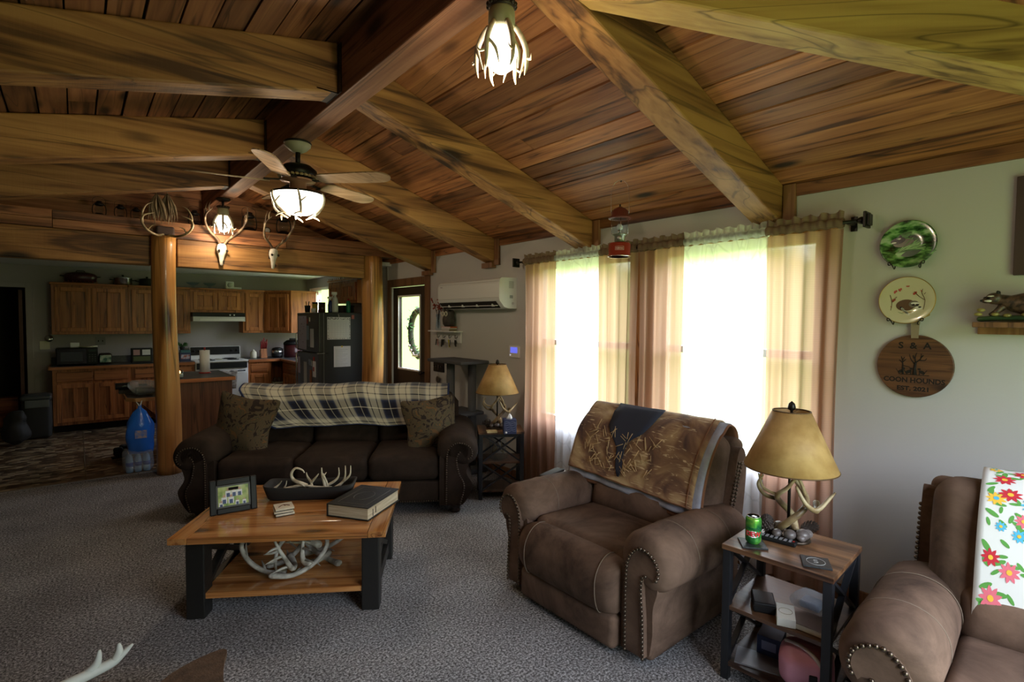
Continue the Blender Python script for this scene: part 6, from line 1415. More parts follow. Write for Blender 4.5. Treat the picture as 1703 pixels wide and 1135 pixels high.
def keyrack():
    t = thing('key_shelf', 'small white wall shelf with key hooks beside the front door', 'key shelf', (WX, 5.16, 1.46))
    MB().box(-.12,0,-.28,.28,.0,.014).build('shelf_board', M_['white'], t, bevel=.002); MB().box(-.014,0,-.26,.26,-.125,0).build('hook_rail', M_['white'], t, bevel=.002)
    kc = [plain('key_black', (.02,.02,.02), .4), plain('key_yellow', (.5,.45,.02), .5), M_['steel'], plain('key_pink', (.6,.3,.3), .5)]
    for k in range(4):
        y = .19-.127*k; b = MB(); b.tube([(-.014,y,-.05),(-.035,y,-.075),(-.045,y,-.055),(-.045,y,-.035)], .004, 6, sub=3); b.build('hook', M_['bmetal'], t)
    rr = random.Random(12)
    labs = ['bunch of keys with a pink tag on the hook nearest the door','bunch of dark keys on the second hook of the white key shelf','bunch of keys with a yellow fob on the third hook of the white key shelf','bunch of black and silver keys on the last hook of the white key shelf']
    for k in range(4):
        o = thing('key_bunch', labs[k], 'keys', (WX-.045, 5.35-.127*k, 1.40), 0, 'keys hanging on the white shelf')
        b = MB(); b.tube([(0,.018*cos(2*pi*i/12),-.018+.018*sin(2*pi*i/12)) for i in range(13)], .0018, 5, cap=False); b.build('key_ring', M_['steel'], o)
        for i in range(5):
            c = kc[[0,0,1,0][k] if i == 0 else (3 if (k == 0 and i == 1) else rr.choice((0,2,0)))]; a = rr.uniform(-.6,.6); w = .022 if i == 0 else .012
            MB().bar((rr.uniform(-.01,.01), .01*sin(a*3), -.03), (rr.uniform(-.01,.01), .05*sin(a), -.07-rr.uniform(.0,.05)), w, .006, up=(1,0,0)).build('key' if i else 'key_fob', c, o)
    o = thing('owl_figurine', 'dark owl figurine with round white eyes on the key shelf', 'figurine', (WX-.07, 5.06, 1.522)); b = MB(); b.lathe([(0,0),(.045,.0),(.065,.03),(.07,.08),(.06,.125),(.062,.16),(.045,.19),(0,.195)], (0,0,0), 24, sy=1.25); b.build('owl_body', plain('dark_clay', (.05,.04,.035), .6, bump=.6, bscale=60, var=.4), o)
    for s in (-1, 1):
        b = MB(); b.tube([(-.062,s*.033+.024*cos(2*pi*i/16),.145+.024*sin(2*pi*i/16)) for i in range(17)], .006, 6, cap=False); b.build('eye_ring', M_['cream'], o); MB().lathe([(.002,.0),(.022,-.02),(.0,.02)], (0,0,0), 8).build('ear_tuft', M_['matblack'], o, loc=(-.02,s*.05,.19))
    for k, (z, c, lab) in enumerate(((0,(.16,.13,.04),'lower olive book under the owl on the key shelf'),(.017,(.5,.48,.42),'pale middle book under the owl on the key shelf'),(.033,(.45,.10,.03),'thin orange and white book right under the owl'))):
        o = thing('book', lab, 'book', (WX-.066, 5.06, 1.475+z), RAD(4*k-3)); MB().box(-.048,.048,-.085,.085,0,.0145).build('cover', plain('book_cover_%s' % 'abc'[k], c, .6), o); MB().box(-.0485,-.046,-.08,.08,.003,.0115).build('page_block', M_['paper'], o)
    o = thing('vase', 'glass vase with red berry branches at the door end of the key shelf', 'vase', (WX-.07, 5.29, 1.475)); MB().lathe([(.03,0),(.035,.01),(.028,.06),(.022,.13),(.030,.19),(.028,.19),(.020,.13),(.026,.06),(.0,.012)], (0,0,0), 20).build('vase_glass', M_['clear'], o)
    rr = random.Random(5)
    for k in range(9):
        a = rr.uniform(0, 6.28); q = rr.uniform(.03,.10); p = [Vector((0,0,.02)), Vector((.01*cos(a), .02*sin(a), .19)), Vector((q*cos(a)*.6, q*sin(a)*1.3, .27+rr.uniform(0,.12)))]
        b = MB(); b.tube(p, .002, 5, sub=3); st = b.build('branch', M_['matblack'], o); f = MB()
        for i in range(9): c = p[1].lerp(p[2], rr.uniform(.4,1.05)); f.ball(c+Vector((rr.uniform(-.02,.02),)*1+(rr.uniform(-.025,.025), rr.uniform(-.02,.02))), rr.uniform(.006,.012), 6, 4)
        f.build('red_berries', plain('rust_red_leaf', (.30,.04,.02), .7) if 'rr' not in M_ else M_['rr'], st); M_['rr'] = bpy.data.materials['rust_red_leaf']
    o = thing('hook_plaque', 'small black plaque with hooks and a round medallion hanging below it', 'hook plaque', (WX, 5.375, 1.05)); MB().box(-.014,0,-.115,.115,-.075,.075).build('plaque_board', M_['black'], o, bevel=.002)
    for k in range(4): b = MB(); y = .08-.053*k; b.tube([(-.014,y,.0),(-.03,y,-.02),(-.034,y,-.005)], .004, 5); b.build('hook', M_['steel'], o)
    d = thing('medallion', 'round dark medallion hanging on a cord from the black plaque', 'medallion', (WX-.03, 5.355, .93)); MB().tube([(0,0,.13),(0,0,-.0)], .002, 5).build('cord', M_['cord'], d); b = MB(); b.T = frame((0,0,-.045), (0,-1,0), (0,0,1)); b.lathe([(0,0),(.040,0),(.042,.006),(.036,.010),(0,.008)], (0,0,0), 24); b.build('disc', plain('pewter', (.12,.11,.10), .4, .6), d)
keyrack()
def cat_tree():
    t = thing('cat_tree', 'grey carpeted cat tree standing behind the right end of the sofa', 'cat tree', (3.13, 4.66, 0)); g = plain('grey_plush', (.07,.07,.075), .95, bump=.5, bscale=200)
    MB().rbox((0,0,.03), (.38,.62,.06), .012).build('base', g, t); MB().rbox((0,0,1.16), (.36,.66,.035), .012).build('top_platform', g, t); MB().rbox((0.02,-.05,.62), (.30,.42,.035), .012).build('middle_platform', g, t)
    for (x, y) in ((-.02,.10),(.08,-.16)): MB().lathe([(.045,.055),(.045,1.145)], (x, y, 0), 16).build('scratching_post', plain('grey_sisal', (.10,.10,.105), .9, bump=1, bscale=150), t)
cat_tree()

# ================================================================ KITCHEN
def panel_mb(w, h, x0, z0, y, t, rail):
    p = MB(); q = [(x0+rail, x0+w-rail)] if w <= .3 else [(x0+rail, x0+w/2-rail*.4), (x0+w/2+rail*.4, x0+w-rail)]
    for a, c in q: p.box(a+.003, c-.003, y-t+.012, y-.002, z0+rail+.003, z0+h-rail-.003)
    return p
def door_panel(mb_f, w, h, x0, z0, y, t=.019, rail=.055):
    # framed door in the xz plane, front at y - t
    f = mb_f
    if w > .3: f.box(x0+w/2-rail*.4, x0+w/2+rail*.4, y-t, y, z0+rail, z0+h-rail)
    f.box(x0, x0+rail, y-t, y, z0, z0+h).box(x0+w-rail, x0+w, y-t, y, z0, z0+h).box(x0+rail, x0+w-rail, y-t, y, z0, z0+rail).box(x0+rail, x0+w-rail, y-t, y, z0+h-rail, z0+h); return panel_mb(w, h, x0, z0, y, t, rail)
M_['oakf'] = wood('oak_frame', (0.24,0.072,0.022), (0.46,0.150,0.040), (0.58,0.215,0.062), axis=2, rough=0.4, gscale=1.3, knots=False, bv=0.06)
def cabinet(name, label, loc, w, d, h, doors, drawers=0, rz=0, group=None, toe=0.0, rail=.04, crown=False):
    t = thing(name, label, 'cabinet', loc, rz, group)
    MB().box(0, w, 0.0, d, toe, h).build('carcass', M_['oak'], t, bevel=.002)
    if toe: MB().box(0.0, w, .07, d, 0, toe).build('toe_kick', M_['gap'], t)
    g = .018; n = doors; dw = (w-rail*2-g*(n-1))/n if n else 0; ztop = h-.035
    if drawers:
        dh = .135
        for i in range(drawers):
            ww = (w-rail*2-g*(drawers-1))/drawers; x = rail+i*(ww+g); b = MB(); b.box(x, x+ww, -.019, 0, ztop-dh, ztop); b.build('drawer', M_['oakx'], t, bevel=.006)
        ztop -= dh+.035
    z0 = toe+.04
    for i in range(n):
        b = MB(); p = door_panel(b, dw, ztop-z0, rail+i*(dw+g), z0, 0); dr = b.build('door', M_['oakf'], t, bevel=.004); p.build('recessed_panel', M_['oak'], dr)
        for zz in (z0+.06, ztop-.08): pass
    if crown: MB().box(-.015, w+.015, -.035, d, h, h+.03).build('crown_moulding', M_['oakx'], t, bevel=.006)
    return t
YU = 9.75; G1 = 'upper cabinets on the back kitchen wall'; G2 = 'base cabinets on the back kitchen wall'
cabinet('wall_cabinet', 'upper oak cabinet above the microwave, leftmost on the back wall', (-.262, YU, 1.35), .872, .30, .705, 2, group=G1, crown=True)
cabinet('wall_cabinet', 'upper oak cabinet seen on both sides of the left log post', (.612, YU, 1.35), .800, .30, .705, 2, group=G1, crown=True)
cabinet('wall_cabinet', 'short upper oak cabinet above the range hood', (1.414, YU, 1.69), .764, .30, .365, 2, group=G1, crown=True)
cabinet('wall_cabinet', 'narrow single door upper oak cabinet right of the range hood', (2.180, YU, 1.35), .335, .30, .705, 1, group=G1, crown=True)
t = thing('corner_cabinet', 'diagonal corner upper oak cabinet left of the kitchen window', 'cabinet', (2.517, YU, 1.35), 0)
b = MB(); b.prism([(0,0),(.345,-.345),(.70,-.345),(.825,-.345),(.825,.295),(0,.295)], lambda a, c, d: (a, c, d), 0, .705); b.build('carcass', M_['oak'], t, bevel=.002)
b = MB(); b.T = Matrix.Rotation(RAD(-45), 4, 'Z'); p = door_panel(b, .40, .63, .044, .04, 0); dr = b.build('door', M_['oakf'], t, bevel=.004); p.T = None; p.v = [tuple(Matrix.Rotation(RAD(-45), 4, 'Z') @ Vector(v)) for v in p.v]; p.build('recessed_panel', M_['oak'], dr)
b = MB(); b.prism([(0,-.03),(.34,-.375),(.825,-.375),(.825,.295),(0,.295)], lambda a, c, d: (a, c, d), .705, .735); b.build('crown_moulding', M_['oakx'], t)
YB = 9.45
cabinet('base_cabinet', 'base oak cabinet under the microwave, leftmost on the back wall', (-.262, YB, 0), .872, .594, .872, 2, 2, group=G2, toe=.10)
cabinet('base_cabinet', 'base oak cabinet behind the bar table, left of the stove', (.612, YB, 0), .800, .594, .872, 2, 2, group=G2, toe=.10)
cabinet('base_cabinet', 'narrow base oak cabinet right of the stove', (2.180, YB, 0), .34, .594, .872, 1, 1, group=G2, toe=.10)
cabinet('sink_cabinet', 'oak sink cabinet run along the right kitchen wall, partly hidden by the refrigerator', (2.72, 9.40, 0), 1.36, .62, .872, 3, 3, rz=RAD(-90), toe=.10)
t = thing('corner_base_cabinet', 'dark open corner shelf unit between the stove side and the sink cabinets', 'cabinet', (2.52, 9.45, 0)); MB().box(.0,.82,.02,.59,.0,.10).box(.0,.02,.0,.59,.1,.872).box(.0,.82,.57,.59,.1,.872).box(.02,.83,.10,.58,.46,.48).build('carcass', M_['oak'], t)
def counter(name, polys, label):
    t = thing(name, label, 'countertop', (0,0,.873)); 
    for p in polys[:1]: b = MB(); b.prism(p, lambda a, c, d: (a, c, d), .0, .04); b.build('slab', M_['counter'], t, bevel=.004)
    b = MB()
    for e in polys[1:]: b.box(*e)
    b.build('wood_edge', M_['oakx'], t, bevel=.003); return t
ct1 = counter('countertop', [[(-.285,9.42),(1.412,9.42),(1.412,10.045),(-.285,10.045)], (-.295,1.412,9.405,9.42,-.002,.04), (-.30,-.285,9.405,10.045,-.002,.04)], 'dark laminate counter under the microwave, left of the stove')
MB().box(-.285,1.412,10.02,10.045,.04,.14).build('backsplash', M_['counter'], ct1)
ct2 = counter('countertop', [[(2.182,9.42),(2.69,9.42),(2.69,8.04),(3.345,8.04),(3.345,10.045),(2.182,10.045)], (2.182,2.69,9.405,9.42,-.002,.04), (2.675,2.69,8.04,9.405,-.002,.04)], 'dark laminate L shaped counter with the sink, right of the stove')
b = MB(); b.box(2.86,3.26,8.5,9.25,.0401,.048); b.build('sink_rim', M_['steel'], ct2)
t = thing('faucet', 'chrome faucet at the kitchen sink', 'faucet', (3.24, 8.87, .92)); MB().tube([(0,0,0),(0,0,.10),(-.05,0,.17),(-.14,0,.16),(-.16,0,.12)], .010, 8, sub=4).build('spout', M_['chrome'], t); MB().lathe([(.028,0),(.02,.02),(.014,.03)], (0,0,0), 14).build('base', M_['chrome'], t)
# stove
def stove():
    t = thing('stove', 'white electric stove with black control panel and a towel on its door', 'stove', (1.418, 9.40, 0)); w = .758
    MB().box(0,w,.02,.62,.0,.895).build('body', M_['white'], t, bevel=.004); MB().box(-.003,w+.003,.0,.62,.895,.918).build('cooktop', M_['white'], t, bevel=.003)
    MB().box(.02,w-.02,-.012,.02,.20,.72).build('oven_door', M_['white'], t, bevel=.004); MB().box(.02,w-.02,-.004,.02,.79,.885).build('front_strip', M_['black'], t); MB().box(.02,w-.02,-.010,.02,.03,.18).build('storage_drawer', M_['white'], t, bevel=.004)
    b = MB(); b.tube([(.06,-.012,.745),(.06,-.05,.745),(w-.06,-.05,.745),(w-.06,-.012,.745)], .010, 8); b.build('oven_handle', M_['black'], t)
    bs = MB(); bs.hexa([(0,.53,.918),(w,.53,.918),(w,.62,.918),(0,.62,.918),(0,.56,1.12),(w,.56,1.12),(w,.62,1.12),(0,.62,1.12)]); bs.build('backguard', M_['white'], t, bevel=.006)
    b = MB(); b.hexa([(.015,.528,.985),(w-.015,.528,.985),(w-.015,.55,.985),(.015,.55,.985),(.015,.552,1.115),(w-.015,.552,1.115),(w-.015,.57,1.115),(.015,.57,1.115)]); b.build('control_panel', M_['black'], t)
    for k, x in enumerate((.06,.14,.62,.70)): b = MB(); b.T = Matrix.Translation((x,.538,1.05)) @ Matrix.Rotation(RAD(90), 4, 'X'); b.lathe([(.022,0),(.018,.02),(0,.02)], (0,0,0), 16); b.build('knob', M_['black'], t)
    for (x, y, r) in ((.19,.15,.10),(.56,.15,.08),(.19,.41,.08),(.56,.41,.10)):
        b = MB(); n = 70; b.tube([(x+r*(.15+.85*i/n)*cos(6*pi*i/n), y+r*(.15+.85*i/n)*sin(6*pi*i/n), .926) for i in range(n+1)], .005, 5); b.lathe([(r*1.1,.919),(r*1.15,.924),(r*1.08,.921)], (x, y, 0), 24); b.build('burner_coil', M_['matblack'], t)
    MB().lathe([(0,.922),(.05,.922),(.055,.928),(0,.926)], (.38,.28,0), 16).build('spoon_rest', M_['cream'], t)
    o = thing('dish_towel', 'grey patterned towel hanging on the oven handle', 'towel', (1.80, 9.345, .75)); b = MB(); b.grid(lambda u, v: ((u-.5)*.40*(1-.12*(1-v)), -.004*sin(u*14)-.004, -.30*(1-v)+.012), 24, 10); b.build('towel_cloth', ramp_mat('grey_floral_towel', [(0.4,(.22,.19,.17)),(0.6,(.42,.38,.34))], scale=22), o, solid=.004)
stove()
def hood():
    t = thing('range_hood', 'white and black range hood over the stove', 'range hood', (1.418, 9.56, 1.545)); w = .756
    b = MB(); b.hexa([(0,0,0),(w,0,0),(w,.48,0),(0,.48,0),(0,.0,.075),(w,.0,.075),(w,.48,.14),(0,.48,.14)]); b.build('hood_shell', plain('almond_enamel', (.62,.60,.55), .35), t, bevel=.004)
    MB().box(0,w,.012,.48,.076,.14).build('vent_band', M_['black'], t); MB().box(.10,w-.02,-.002,0,.012,.045).build('trim_plate', plain('pale_trim', (.75,.72,.66), .3), t)
    for x in (.52,.58): MB().box(x, x+.02, .004,.012,.095,.115).build('switch', M_['white'], t)
hood()
# fridge
def fridge():
    t = thing('refrigerator', 'dark grey top freezer refrigerator covered with papers, beside the right log post', 'refrigerator', (2.53, 7.13, 0)); c = plain('dark_slate_steel', (.045,.045,.048), .4, .3, coat=.1); W = .90
    MB().box(.075,.80,.0,W,.02,1.69).build('cabinet_body', plain('fridge_side', (.030,.031,.033), .5), t, bevel=.008)
    MB().box(0,.068,.0,W,1.135,1.685).build('freezer_door', c, t, bevel=.012, seg=3); MB().box(0,.068,.0,W,.10,1.12).build('fridge_door', c, t, bevel=.012, seg=3)
    MB().box(.066,.076,.01,W-.01,.10,1.68).build('door_gasket', plain('gasket_grey', (.3,.31,.3), .6), t)
    for z0, z1 in ((1.15,1.40),(.62,1.10)): b = MB(); b.tube([(0,W-.06,z0),(-.035,W-.06,z0+.02),(-.035,W-.06,z1-.02),(0,W-.06,z1)], .009, 8); b.build('door_handle', M_['steel'], t)
    MB().box(-.01,.13,.0,.05,1.122,1.132).build('hinge_strip', M_['steel'], t)
    for x, y in ((.1,.05),(.1,.85),(.7,.05),(.7,.85)): MB().lathe([(.02,0),(.02,.021)], (x, y, 0), 10).build('leg', M_['black'], t)
    G = 'papers and magnets on the refrigerator'
    def px(name, cat, y0, y1, z0, z1, m, lab, th=.003, parts=None):   # on the doors (facing -x)
        o = tag(MB().box(-th, 0, y0-7.13, y1-7.13, z0, z1).build(name, m, None, loc=(2.529, 7.13, 0)), lab, cat, G); return o
    def sd(name, cat, x0, x1, z0, z1, m, lab, th=.003):
        o = tag(MB().box(x0, x1, -th, 0, z0, z1).build(name, m, None, loc=(0, 7.129, 0)), lab, cat, G); return o
    lil = plain('lilac_board', (.60,.54,.68), .5)
    o = px('notice_board', 'notice board', 7.62, 7.97, 1.16, 1.64, lil, 'tall lilac whiteboard strip on the freezer door')
    b = MB(); rr = random.Random(3)
    for k in range(16): y = rr.uniform(7.66, 7.92); z = rr.uniform(1.25, 1.62); b.box(-.0045,-.003,y-7.13,y-7.13+rr.uniform(.01,.05),z,z+.006)
    b.build('marker_writing', plain('marker_purple', (.25,.08,.22), .6), o)
    px('note', 'paper', 7.52, 7.61, 1.30, 1.50, plain('pale_blue_note', (.30,.38,.50), .7), 'pale blue note right of the lilac board on the freezer door')
    px('note', 'paper', 7.33, 7.46, 1.20, 1.46, M_['paper'], 'white note nearest the edge of the freezer door')
    px('magnet', 'magnet', 7.56, 7.585, 1.53, 1.60, M_['red'], 'red magnet at the top of the freezer door', .01)
    px('magnet', 'magnet', 7.46, 7.48, 1.56, 1.62, M_['cream'], 'pale magnet clip right of the red magnet on the freezer door', .012)
    px('note', 'paper', 7.90, 7.99, .80, 1.04, plain('pale_pink_note', (.6,.5,.6), .7), 'pale lilac paper hanging on the lower refrigerator door, farthest left')
    px('note', 'paper', 7.62, 7.74, .66, .98, plain('grey_note', (.5,.48,.46), .7), 'long grey paper hanging on the lower refrigerator door')
    px('note', 'paper', 7.25, 7.37, .79, 1.01, M_['paper'], 'white card with red marks on the lower refrigerator door')
    px('magnet', 'magnet', 7.30, 7.35, .87, .93, M_['red'], 'red square magnet on the white card of the lower refrigerator door', .008)
    px('magnet', 'magnet', 7.30, 7.33, 1.02, 1.07, M_['red'], 'red magnet just above the white card on the lower refrigerator door', .012)
    px('opener', 'bottle opener', 7.42, 7.47, .70, .88, plain('orange_opener', (.25,.08,.03), .5), 'brown loop handled opener hanging low on the refrigerator door', .014)
    for k in range(3): px('magnet_clip', 'magnet', 7.39+k*.045, 7.41+k*.045, .94, 1.03, M_['steel'], ['silver magnet clip right of the other two on the lower door','silver magnet clip between the other two on the lower door','silver magnet clip left of the other two on the lower door'][k], .012)
    cal = sd('calendar', 'calendar', 2.645, 2.975, 1.315, 1.625, M_['paper'], 'white calendar sheet with a patterned border on the refrigerator side')
    b = MB(); rr = random.Random(9)
    for k in range(120):
        s = rr.randint(0, 3); u = rr.random(); 
        if s == 0: x, z = 2.65+.315*u, 1.60+rr.uniform(-.012,.015)
        elif s == 1: x, z = 2.65+.315*u, 1.325
        elif s == 2: x, z = 2.652, 1.32+.3*u
        else: x, z = 2.962, 1.32+.3*u
        b.box(x, x+.008, -.0045, -.003, z, z+.006)
    b.build('border_pattern', M_['black'], cal); b = MB()
    for k in range(8): b.box(2.67,2.95,-.004,-.003,1.35+.03*k,1.3512+.03*k)
    for k in range(8): b.box(2.67+.04*k,2.6712+.04*k,-.004,-.003,1.35,1.56)
    b.build('date_grid', plain('thin_grey', (.55,.55,.58), .8), cal)
    o = sd('note', 'paper', 2.735, 2.975, .93, 1.22, M_['paper'], 'white handwritten list low on the refrigerator side'); b = MB()
    for k in range(11): b.box(2.76, 2.90+.04*sin(k*2.1), -.004, -.003, .95+.022*k, .953+.022*k)
    b.build('handwriting', plain('pen_grey', (.45,.45,.5), .8), o)
    sd('magnet', 'magnet', 2.84, 2.86, 1.205, 1.225, M_['yellow'], 'small yellow magnet holding the handwritten list', .01)
    sd('magnet', 'magnet', 2.99, 3.03, 1.60, 1.655, M_['red'], 'red square magnet at the top right of the refrigerator side', .008)
    o = thing('magnet_hook', 'white hook holding the calendar on the refrigerator side', 'hook', (2.80, 7.118, 1.64)); MB().tube([(0,0,.03),(0,-.006,0),(.0,-.016,-.01),(0,-.02,.005)], .003, 6).build('hook_wire', M_['white'], o)
fridge()
def bottle(name, label, loc, prof, m, cap=None, capm=None, extra=None, cat='bottle', grp=None):
    t = thing(name, label, cat, loc, 0, grp); MB().lathe(prof, (0,0,0), 18).build('bottle_body', m, t)
    if cap: MB().lathe(cap, (0,0,0), 14).build('cap', capm, t)
    return t
FG = 'things on top of the refrigerator'
def spray(label, loc, m, s=1.0):
    t = bottle('spray_bottle', label, loc, [(.038*s,0),(.040*s,.02*s),(.040*s,.13*s),(.030*s,.18*s),(.014*s,.21*s)], m, grp=FG)
    b = MB(); b.lathe([(.016*s,.205*s),(.016*s,.23*s)], (0,0,0), 12); b.box(-.045*s,.022*s,-.012*s,.012*s,.23*s,.265*s); b.tube([(-.02*s,0,.235*s),(-.035*s,0,.20*s),(-.028*s,0,.18*s)], .005*s, 6); b.build('trigger_head', M_['white'], t)
ZF = 1.691
spray('white spray bottle standing on the refrigerator top, tallest in the group', (2.80, 7.24, ZF), plain('pale_spray', (.62,.66,.66), .35), 1.08)
spray('dark blue spray bottle behind the white one on the refrigerator', (2.80, 7.42, ZF), plain('navy_bottle', (.02,.04,.18), .35), .85)
bottle('spray_can', 'green aerosol can at the right on the refrigerator top', (3.00, 7.26, ZF), [(.028,0),(.030,.005),(.030,.15),(.015,.17)], plain('green_can2', (.02,.22,.13), .4), [(.014,.17),(.014,.20),(0,.20)], M_['red'], grp=FG, cat='can')
bottle('jar', 'dark jar with black lid in front on the refrigerator top', (2.66, 7.36, ZF), [(.045,0),(.045,.12)], plain('amber_jar', (.06,.03,.02), .2), [(.047,.12),(.047,.14),(0,.14)], M_['black'], grp=FG, cat='jar')
bottle('canister', 'yellow labelled canister on the refrigerator top', (2.61, 7.50, ZF), [(.035,0),(.035,.12)], plain('yellow_label', (.55,.38,.03), .4), [(.037,.12),(.037,.145),(0,.145)], M_['black'], grp=FG, cat='jar')
bottle('canister', 'small white pot at the front left of the refrigerator top', (2.57, 7.44, ZF), [(.03,0),(.03,.05)], M_['white'], [(.031,.05),(.031,.058),(0,.058)], M_['cream'], grp=FG, cat='jar')
t = thing('utensil_cup', 'dark cup holding pens on the far left of the refrigerator top', 'cup', (2.58, 7.72, ZF), 0, FG); MB().lathe([(.035,0),(.042,.10),(.038,.10),(.032,.01),(0,.008)], (0,0,0), 16).build('cup_body', M_['matblack'], t)
for k in range(4): MB().tube([(0,0,.02),(.03*cos(k*1.6+.5), .04*sin(k*1.6+.5), .16)], .004, 5).build('pen', [M_['green'], M_['yellow'], M_['red'], M_['black']][k], t)
t = thing('storage_tin', 'black tin box at the back of the refrigerator top', 'tin', (3.08, 7.55, ZF), 0, FG); MB().box(-.08,.08,-.12,.12,0,.10).build('tin_body', M_['matblack'], t, bevel=.004); MB().box(-.082,.082,-.122,.122,.085,.11).build('lid', M_['black'], t, bevel=.003)
cabinet('wall_cabinet', 'upper oak cabinet on the right kitchen wall above the refrigerator', (3.05, 8.14, 1.83), 1.08, .29, .33, 2, rz=RAD(-90))
b = MB(); b.box(3.03,3.06,7.05,8.15,2.165,2.19)
t = thing('gallery_rail', 'small spindle rail along the top of the cabinet above the refrigerator', 'rail', (0,0,0)); b.build('rail', M_['oakx'], t)
for k in range(14): MB().lathe([(.006,2.165),(.010,2.18),(.005,2.20),(.009,2.215)], (3.045, 7.10+.078*k, 0), 8).build('spindle', M_['oak'], t)
# kitchen window curtain
t = thing('kitchen_curtain', 'white and red floral cafe curtain on the kitchen window', 'curtain', (3.30, 9.40, 1.12)); b = MB(); b.grid(lambda u, v: (.012*sin(u*60), (u-.5)*.45, v*.98), 60, 10); b.build('curtain_cloth', sheer_mat('cafe_curtain', (.85,.82,.78), .12, .5), t)
fl = MB(); rr = random.Random(3)
for k in range(40):
    y, z = rr.uniform(-.2,.2), rr.uniform(.03,.95); disc(fl, frame((-.014,y,z), (0,-1,0), (0,0,1)), rr.uniform(.012,.028), 0, .002, 9)
fl.build('printed_flowers', plain('red_print', (.5,.03,.04), .8), t); MB().tube([(0,-.25,.98),(0,.25,.98)], .006, 8).build('rod', M_['white'], t)
# on top of upper cabinets
ZT = 2.0860
t = thing('roasting_pan', 'dark red oval roasting pan in a rack on top of the leftmost upper cabinet', 'pan', (.065, 9.88, ZT)); MB().lathe([(.15,.02),(.18,.03),(.19,.10),(.185,.12),(.16,.145),(.06,.165),(0,.167)], (0,0,0), 28, sy=.62).build('pan_body', plain('dark_red_pan', (.05,.008,.012), .3), t); MB().tube([(-.05,-.01,.165),(-.04,-.01,.185),(.04,-.01,.185),(.05,-.01,.165)], .006, 6).build('lid_handle', M_['black'], t)
b = MB(); b.tube([(-.19,-.11,.008),(.19,-.11,.008),(.19,.11,.008),(-.19,.11,.008),(-.19,-.11,.008)], .004, 5)
for k in range(9): b.tube([(-.18+.045*k,-.11,.008),(-.18+.045*k,-.115,.035)], .003, 5)
b.build('wire_rack', M_['oak'], t)
for s in (-1, 1): MB().tube([(s*.185,-.03,.10),(s*.225,-.03,.105),(s*.225,.03,.105),(s*.185,.03,.10)], .006, 6).build('side_handle', M_['black'], t)
def pot(loc, r, h, label, m):
    t = thing('cooking_pot', label, 'pot', loc, 0, 'pots on top of the upper cabinets'); MB().lathe([(r*.95,0),(r,.01),(r,h),(r*1.03,h+.004)], (0,0,0), 28).build('pot_body', m, t); MB().lathe([(r*1.02,h+.004),(r*.9,h+.018),(r*.3,h+.03),(0,h+.031)], (0,0,0), 28).build('lid', m, t); MB().lathe([(.008,h+.03),(.018,h+.045),(.014,h+.055),(0,h+.056)], (0,0,0), 12).build('lid_knob', M_['black'], t)
    for s in (-1, 1): MB().tube([(s*r,-.02,h*.75),(s*(r+.045),-.02,h*.8),(s*(r+.045),.02,h*.8),(s*r,.02,h*.75)], .007, 6).build('pot_handle', M_['black'], t)
pot((.56, 9.88, ZT), .115, .10, 'shiny steel pot on top of the upper cabinets, left of the log post', M_['steel'])
pot((.86, 9.89, ZT), .10, .09, 'dark pot on top of the upper cabinets just behind the log post', M_['matblack'])
for x, lab in ((1.47, 'footed glass bowl left of the other on top of the range hood cabinet'), (1.71, 'footed glass bowl nearest the white appliance on top of the cabinets')):
    t = thing('glass_bowl', lab, 'bowl', (x, 9.86, ZT), 0, 'footed glass bowls on the cabinets'); MB().lathe([(.035,0),(.02,.01),(.02,.03),(.07,.055),(.10,.09),(.095,.09),(.065,.062),(0,.04)], (0,0,0), 24).build('bowl_glass', M_['clear'], t)
t = thing('food_slicer', 'white kitchen appliance with a round face on top of the cabinets', 'appliance', (2.00, 9.86, ZT)); MB().rbox((0,0,.065), (.13,.11,.13), .02).build('housing', M_['white'], t); b = MB(); b.T = Matrix.Translation((0,-.056,.07)) @ Matrix.Rotation(RAD(90), 4, 'X'); b.lathe([(.0,0),(.04,0),(.038,.006),(0,.006)], (0,0,0), 20); b.build('round_dial', plain('pale_grey_dial', (.5,.5,.48), .4), t); MB().box(.06,.18,-.04,.04,0,.04).build('tray', M_['white'], t, bevel=.004)
# counter things
ZC = .914
def microwave():
    t = thing('microwave', 'black countertop microwave at the left end of the kitchen counter', 'microwave', (-.225, 9.60, ZC)); MB().box(0,.46,.012,.36,.012,.245).build('housing', M_['black'], t, bevel=.006); MB().box(.008,.335,-.004,.012,.018,.238).build('door', plain('glossy_black', (.01,.01,.01), .08), t, bevel=.004)
    MB().box(.05,.29,-.006,-.003,.06,.19).build('door_window', plain('smoked_window', (.05,.06,.06), .05), t); MB().box(.345,.452,-.002,.012,.018,.238).build('control_panel', M_['black'], t); b = MB()
    for i in range(3):
        for j in range(4): b.box(.355+.032*i,.375+.032*i,-.004,-.001,.05+.03*j,.065+.03*j)
    b.build('keypad', plain('dark_key', (.05,.05,.05), .4), t); MB().box(.36,.44,-.003,-.001,.195,.22).build('display', plain('display_glass', (.02,.05,.03), .1), t)
    for x, y in ((.04,.05),(.42,.05),(.04,.32),(.42,.32)): MB().lathe([(.012,0),(.012,.013)], (x,y,0), 8).build('rubber_foot', M_['black'], t)
    o = thing('plate_stack', 'stack of pale plates on top of the microwave', 'plates', (.13, 9.75, ZC+.246)); MB().lathe([(.06,0),(.11,.008),(.11,.012),(.06,.008),(.11,.018),(.11,.022),(0,.016)], (0,0,0), 24).build('plates', M_['cream'], o)
    o = thing('small_white_box', 'small white box on top of the microwave', 'box', (-.02, 9.80, ZC+.246)); MB().box(-.05,.05,-.03,.03,0,.07).build('carton', M_['white'], o, bevel=.003)
microwave()
